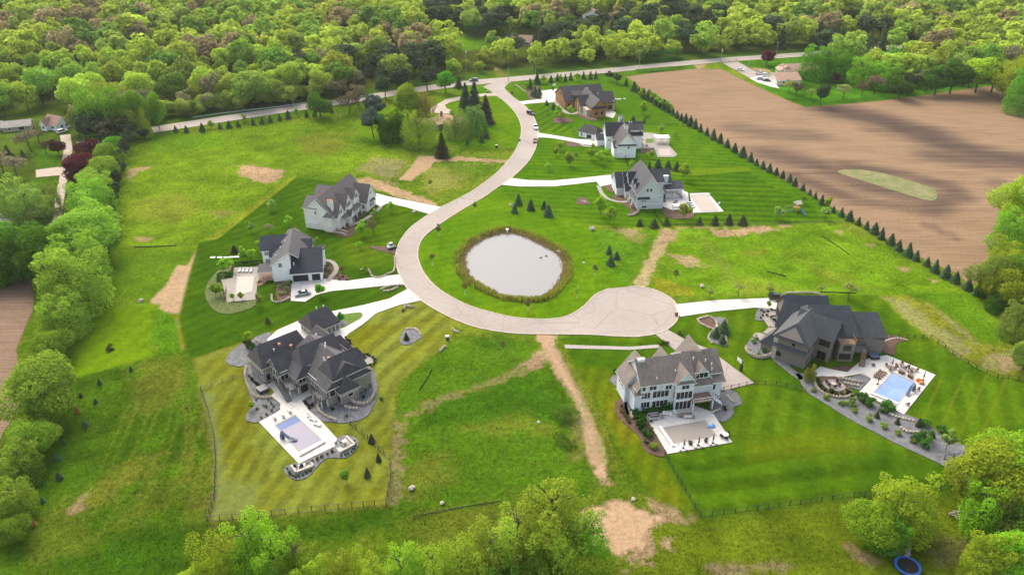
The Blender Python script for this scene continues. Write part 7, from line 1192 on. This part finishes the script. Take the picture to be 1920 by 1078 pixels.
for i, x in enumerate((555, 600, 622, 645, 668)): chair(f'chair at the long brown dining table, {nth(i)} from the left', *Q(1150,620,4.493,[(x, 735 if i else 728)])[0], 100 if i else 10, 'greyfab' if i in (0, 4) else 'white', 'chairs at the dining table')
table('round pale table at the right corner of the tan pool patio', *Q(1150,620,4.493,[(940,893)])[0], 0, .8, .8, 'cush', .74, True)
for i, (x, y, a) in enumerate([(915,900,0),(950,915,90),(960,880,200)]): chair(f'chair at the round pale table, {nth(i)} going round', *Q(1150,620,4.493,[(x,y)])[0], a, 'darkwicker', 'chairs at the round pale table')
b = MB(); b.blob((0,0,.2),(1.0,.5,.2),4,10,0,.1); b.blob((.6,.3,.35),(.4,.4,.25),5,8,0,.1); tag(b.build('pool_float', mat('blue_vinyl', (.10,.33,.62), .3), None, (*G(*Q(1150,620,4.493,[(822,812)])[0]), .1)), 'blue inflatable float beside the tan covered pool', 'float')
umb = Q(1360,520,4.145,[(1290,700),(1183,830),(1420,735),(1535,800)])
for i, (x, y) in enumerate(umb): umbrella(['closed umbrella at the upper left of the light blue pool','closed umbrella at the left rim of the light blue pool','closed umbrella between the brown tables','closed umbrella beside the orange bean bags'][i], x, y, grp='closed umbrellas at the light blue pool')
for i, (x, y) in enumerate(Q(1360,520,4.145,[(1180,782),(1195,768),(1210,755),(1222,742)])): lounger(f'brown lounger left of the light blue pool, {nth(i)} from the front', x, y, 150, 'brownwicker', 'brownwicker', 'brown loungers at the light blue pool')
for i, (x, y) in enumerate(Q(1360,520,4.145,[(1355,735),(1380,745),(1425,765),(1445,778)])): lounger(f'brown lounger behind the light blue pool, {nth(i)} from the left', x, y, -120, 'brownwicker', 'brownwicker', 'brown loungers at the light blue pool')
for t, (x, y) in enumerate(Q(1360,520,4.145,[(1282,712),(1365,695),(1450,728)])):
    table(['round brown table under the first terrace umbrella','round brown table at the back of the terrace','round brown table at the right of the terrace'][t], x, y, 0, .6, .6, 'brownwicker', .74, True)
    for k in range(3): a = k*2.1+t; c_x, c_y = G(x, y); q = chair(f'brown chair at the {["left", "back", "right"][t]} terrace table, {nth(k)} going round', x, y, math.degrees(a)+180, 'brownwicker', 'brown terrace chairs'); q.location = (c_x+1.05*math.cos(a), c_y+1.05*math.sin(a), .1)
chair('brown chair at the right rim of the light blue pool', *Q(1360,520,4.145,[(1495,880)])[0], 200, 'brownwicker', 'brown terrace chairs'); chair('brown chair at the front corner of the pool terrace', *Q(1360,520,4.145,[(1412,995)])[0], 120, 'brownwicker', 'brown terrace chairs')
for i, (x, y) in enumerate(Q(1360,520,4.145,[(1498,805),(1522,828)])): b = MB(); b.blob((0,0,.35),(.75,.6,.42),i+2,9,0,.1); tag(b.build('bean_bag', M['orange'], None, (*G(x, y), .1)), ['orange bean bag at the right of the pool terrace, left of two','orange bean bag at the right of the pool terrace, right of two'][i], 'bean bag')
b = MB(); b.box(-1.1,1.1,-1.1,1.1,0,.8); r = b.build('hot_tub', M['darkwicker'], None, (*G(*Q(1360,520,4.145,[(1150,625)])[0]), .1), .1); tag(r, 'grey covered hot tub under the wooden stairs of the taupe house', 'hot tub'); b = MB(); b.box(-1.15,1.15,-1.15,1.15,.8,.95); b.build('cover', M['slideblue'], r)
b = MB(); b.box(-1.15,1.15,-1.15,1.15,0,.8); r = b.build('hot_tub', M['darkwicker'], None, (*G(492.5,733), .1), -.84); tag(r, 'hot tub with grey folding cover left of the patio stairs', 'hot tub'); b = MB(); b.box(-1.2,-.02,-1.2,1.2,.8,.98); b.box(.02,1.2,-1.2,1.2,.8,.98); b.build('cover', M['greyfab'], r)
for i, (x, y) in enumerate(Q(1360,520,4.145,[(790,825),(805,845),(845,860),(880,850),(870,825)])): chair(f'dark chair round the fire pit, {nth(i)} going round', x, y, i*72, 'darkwicker', 'dark chairs round the fire pit', .15)
b = MB(); b.tube((0,0,0),(0,0,.45),.7,.65,10); tag(b.build('fire_pit', M['stone2'], None, (*G(*Q(1360,520,4.145,[(840,838)])[0]), .13)), 'round stone fire pit inside the half-moon wall', 'fire pit')
table('low table with chairs by the taupe house stairs', *Q(1360,520,4.145,[(1148,690)])[0], 0, .5, .5, 'darkwicker', .5, True)
for i, x in enumerate((538, 566, 594, 626)): lounger(f'white lounger in brown frame above the farmhouse pool, {nth(i)} from the left', *Q(320,400,4.145,[(x, 452)])[0], 95, 'darkwicker', 'white', 'loungers above the farmhouse pool')
for i, (x, y) in enumerate(Q(940,280,4.145,[(1460,420),(1472,438),(1485,455)])): lounger(f'white lounger left of the grey house pool, {nth(i)} from the back', x, y, 190, 'darkwicker', 'white', 'loungers at the grey house pool')
table('dark round table on the grey house patio', *Q(940,280,4.145,[(1357,418)])[0], 0, .7, .7, 'darkwicker', .74, True); chair('dark chair beside the grey house wall', *Q(940,280,4.145,[(1270,412)])[0], 20, 'darkwicker'); chair('dark chair at the grey house patio table', *Q(940,280,4.145,[(1345,428)])[0], 40, 'darkwicker')
for i, (x, y) in enumerate(Q(940,280,4.145,[(1610,362),(1690,430)])): chair(['white chair behind the grey house pool','white chair right of the grey house pool'][i], x, y, 200+i*20, 'white')
r = empty('pergola', (*G(*Q(1060,210,8.727,[(1570,505)])[0]), .1), R(3), 'white flat-roofed pergola beside the white gabled house pool', 'pergola'); b = MB(); b.box(-3.4,3.4,-2,2,2.7,2.95); b.build('roof', M['white'], r)
for x in (-3.1, 0, 3.1):
    for y in (-1.7, 1.7): b = MB(); b.box(x-.15,x+.15,y-.15,y+.15,0,2.7); b.build('post', M['white'], r)
r = empty('pergola', (*G(*Q(1130,290,7.7,[(1070,800)])[0]), .1), R(5), 'small white garden swing frame below the grey house patio', 'garden swing'); b = MB(); [b.box(x-.1,x+.1,y-.1,y+.1,0,2.1) for x in (-1.6,1.6) for y in (-.6,.6)]; b.box(-1.8,1.8,-.8,.8,2.1,2.2); b.build('frame', M['white'], r); b = MB(); b.box(-1.2,1.2,-.3,.3,.5,.6); b.box(-1.2,1.2,.25,.32,.6,1.1); b.build('swing_seat', M['white'], r)
for i, (x, y, a) in enumerate([(1260,545,0),(1330,570,90),(1260,470,0)]): chair(f'dark chair on the white house terrace, {nth(i)} from the left', *Q(1060,210,8.727,[(x,y)])[0], a, 'darkwicker', 'chairs on the white house terrace')
# -- the pond edge
r_ = np.random.RandomState(4); PA = np.array(smooth_closed(GL(POND), 12)); ce = PA.mean(0); n = 15000; i = r_.randint(len(PA), size=n); out = unit(PA[i]-ce); dd = r_.uniform(-.6, 1, n)**1*1.75-.1; base = PA[i]+out*dd[:,None]+r_.normal(size=(n, 2))*.5; outer = np.clip((dd+.4)/2.0, 0, 1)
hh = (.4+.8*r_.rand(n))*(.55+.8*outer)*np.where(vnoise(base[:,0], base[:,1], 3, 8) > .35, 1, .55); a = r_.uniform(0, 6.28, n); wd = np.column_stack([np.cos(a), np.sin(a)])*.13; ln = r_.normal(size=(n, 2))*.16*hh[:,None]; zb = np.where(dd < 0, -.7, np.minimum(0, -.5+dd*.16))
V = np.stack([np.column_stack([base-wd, zb]), np.column_stack([base+wd, zb]), np.column_stack([base+wd*.5+ln, zb+hh+.3]), np.column_stack([base-wd*.5+ln, zb+hh+.3])], 1).reshape(-1, 3)
me = bpy.data.meshes.new('reeds'); me.vertices.add(4*n); me.vertices.foreach_set('co', V.ravel()); me.loops.add(4*n); me.loops.foreach_set('vertex_index', np.arange(4*n, dtype=np.int32)); me.polygons.add(n); me.polygons.foreach_set('loop_start', np.arange(n, dtype=np.int32)*4); me.update()
fresh = (outer+r_.normal(size=n)*.22 > .33)[:,None]; cc = np.where(fresh, np.array([.30,.33,.04]), np.array([.36,.27,.13]))*r_.uniform(.6, 1.3, (n, 1)); at = me.color_attributes.new('blade', 'FLOAT_COLOR', 'POINT'); at.data.foreach_set('color', np.repeat(np.column_stack([cc, np.ones(n)]), 4, 0).ravel())
def bladem(name, layer):
    m = bpy.data.materials.new(name); m.use_nodes = True; nt = m.node_tree; nt.nodes.remove(nt.nodes['Principled BSDF']); av = nd(nt, 'ShaderNodeVertexColor', layer_name=layer); d = nd(nt, 'ShaderNodeBsdfDiffuse'); t = nd(nt, 'ShaderNodeBsdfTranslucent'); mx = nd(nt, 'ShaderNodeMixShader'); mx.inputs[0].default_value = .35
    link(nt, av.outputs[0], d.inputs[0]); link(nt, av.outputs[0], t.inputs[0]); link(nt, d.outputs[0], mx.inputs[1]); link(nt, t.outputs[0], mx.inputs[2]); link(nt, mx.outputs[0], nt.nodes['Material Output'].inputs[0]); return m
me.materials.append(bladem('reed_blades', 'blade')); o = bpy.data.objects.new('reeds', me); COL.objects.link(o); o['kind'] = 'stuff'
for i, (x, y) in enumerate([(1014,481),(1024,478)]): b = MB(); b.blob((0,0,.12),(.42,.22,.2),i,8,0,.05); b.blob((.36,0,.36),(.13,.1,.11),i+3,6,0,.03); b.tube((.28,0,.15),(.36,0,.36),.07); b.tube((.45,0,.35),(.58,0,.33),.03,.02); tag(b.build('duck', M['darkwicker'], None, (*G(x, y), -.55), .4), ['dark duck on the pond, left of two','dark duck on the pond, right of two'][i], 'duck')
b = MB(); b.box(-.35,.35,-.35,.35,0,1.3); b.box(-.5,.5,-.5,.5,1.3,1.45); tag(b.build('outlet_pipe', M['white'], None, (*G(951,434), -.5)), 'white outlet structure at the top of the pond', 'pipe'); b = MB(); b.tube((0,-.8,.2),(0,.8,.25),.45,None,10); tag(b.build('culvert', M['greyfab'], None, (*G(1048,472), -.3), 1.1), 'grey culvert end at the right rim of the pond', 'pipe')
# -- grass tussocks over the rough meadows
def tussocks():
    n0 = 330000; r = np.random.RandomState(12); k = r.choice(len(X), n0, p=PT); px, py = X[k]+r.uniform(-.4, .4, n0), Y[k]+r.uniform(-.4, .4, n0)
    z = Z[k]; c0 = COLR[k]; c = c0*GM(c0)*(1.0-.30*sst(-Y[k], -205, -150))[:,None]*(1+np.clip((N4[k]*.5+N12[k]*.5-.5)*1.1, -.3, .3))[:,None]*r.uniform(.62, 1.5, (n0, 1))*np.where(r.rand(n0, 1) < .12, np.array([1.5, 1.2, 1.3]), 1.0); s = r.uniform(.08, .20, n0)*(1+.25*(Y[k] > 260)); P = np.column_stack([px, py, z+s*.25]); N = unit(r.normal(size=(n0, 3))*np.array([.6, .6, .3])+np.array([0, 0, 1]))  # tuft colours carry the same painted vignette-like darkening towards the camera
    me = quads_mesh('grass_tussocks', P, N, s, bladem('grass_tufts', 'tuft')); at = me.color_attributes.new('tuft', 'FLOAT_COLOR', 'POINT'); at.data.foreach_set('color', np.repeat(np.column_stack([np.clip(c, 0, 1), np.ones(n0)]), 4, 0).ravel()); o = bpy.data.objects.new('grass_tussocks', me); COL.objects.link(o); o['kind'] = 'stuff'
W_ = np.where((ROUGH > .45) & (np.abs(X) < 260) & (Y > 98) & (Y < 420), 1.0, 0)*np.clip(ROUGH, 0, 1); W_ *= np.where((np.abs(X) > 190) | (Y > 335), 4.0, 1.0)*(.25+1.3*N4); PT = W_/W_.sum(); tussocks()
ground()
# ================================================================ sky, sun
wd = bpy.data.worlds.new('World'); scene.world = wd; wd.use_nodes = True; nt = wd.node_tree
sky = nt.nodes.new('ShaderNodeTexSky'); sky.sky_type = 'NISHITA'; sky.sun_disc = False
SUN_EL, SUN_AZ = R(44), R(-28)      # azimuth measured from +Y, negative to the left: behind and left of the view
sky.sun_elevation = SUN_EL; sky.sun_rotation = SUN_AZ; sky.dust_density = 3; sky.air_density = 1.2
hs = nt.nodes.new('ShaderNodeHueSaturation'); hs.inputs['Saturation'].default_value = .5      # thin high cloud whitens the sky
nt.links.new(sky.outputs[0], hs.inputs['Color']); nt.links.new(hs.outputs[0], nt.nodes['Background'].inputs[0]); nt.nodes['Background'].inputs[1].default_value = .18
ld = bpy.data.lights.new('sun', 'SUN'); ld.energy = 1.85; ld.angle = R(40); ld.color = (1, .85, .66)
so = bpy.data.objects.new('sun', ld); COL.objects.link(so)
dv = Vector((math.sin(SUN_AZ)*math.cos(SUN_EL), math.cos(SUN_AZ)*math.cos(SUN_EL), math.sin(SUN_EL)))
so.rotation_euler = dv.to_track_quat('Z', 'Y').to_euler()
vs = scene.view_settings; vs.view_transform = 'Standard'; vs.look = 'None'; vs.exposure = .95; vs.gamma = 1; vs.use_curve_mapping = False
scene.cycles.max_bounces = 6; scene.cycles.diffuse_bounces = 3; scene.cycles.transmission_bounces = 4; scene.cycles.use_denoising = True
# the air between: a thin even haze over the whole place
mb = MB(); mb.box(-640, 640, -20, 1000, -4, 126); hz = mb.build('haze', []); hz['kind'] = 'stuff'
hm = bpy.data.materials.new('haze'); hm.use_nodes = True; nt = hm.node_tree; nt.nodes.remove(nt.nodes['Principled BSDF']); pv = nt.nodes.new('ShaderNodeVolumePrincipled')
pv.inputs['Color'].default_value = (.95, .97, 1, 1); pv.inputs['Density'].default_value = .00005; pv.inputs['Anisotropy'].default_value = .2
nt.links.new(pv.outputs[0], nt.nodes['Material Output'].inputs['Volume']); hz.data.materials.append(hm)
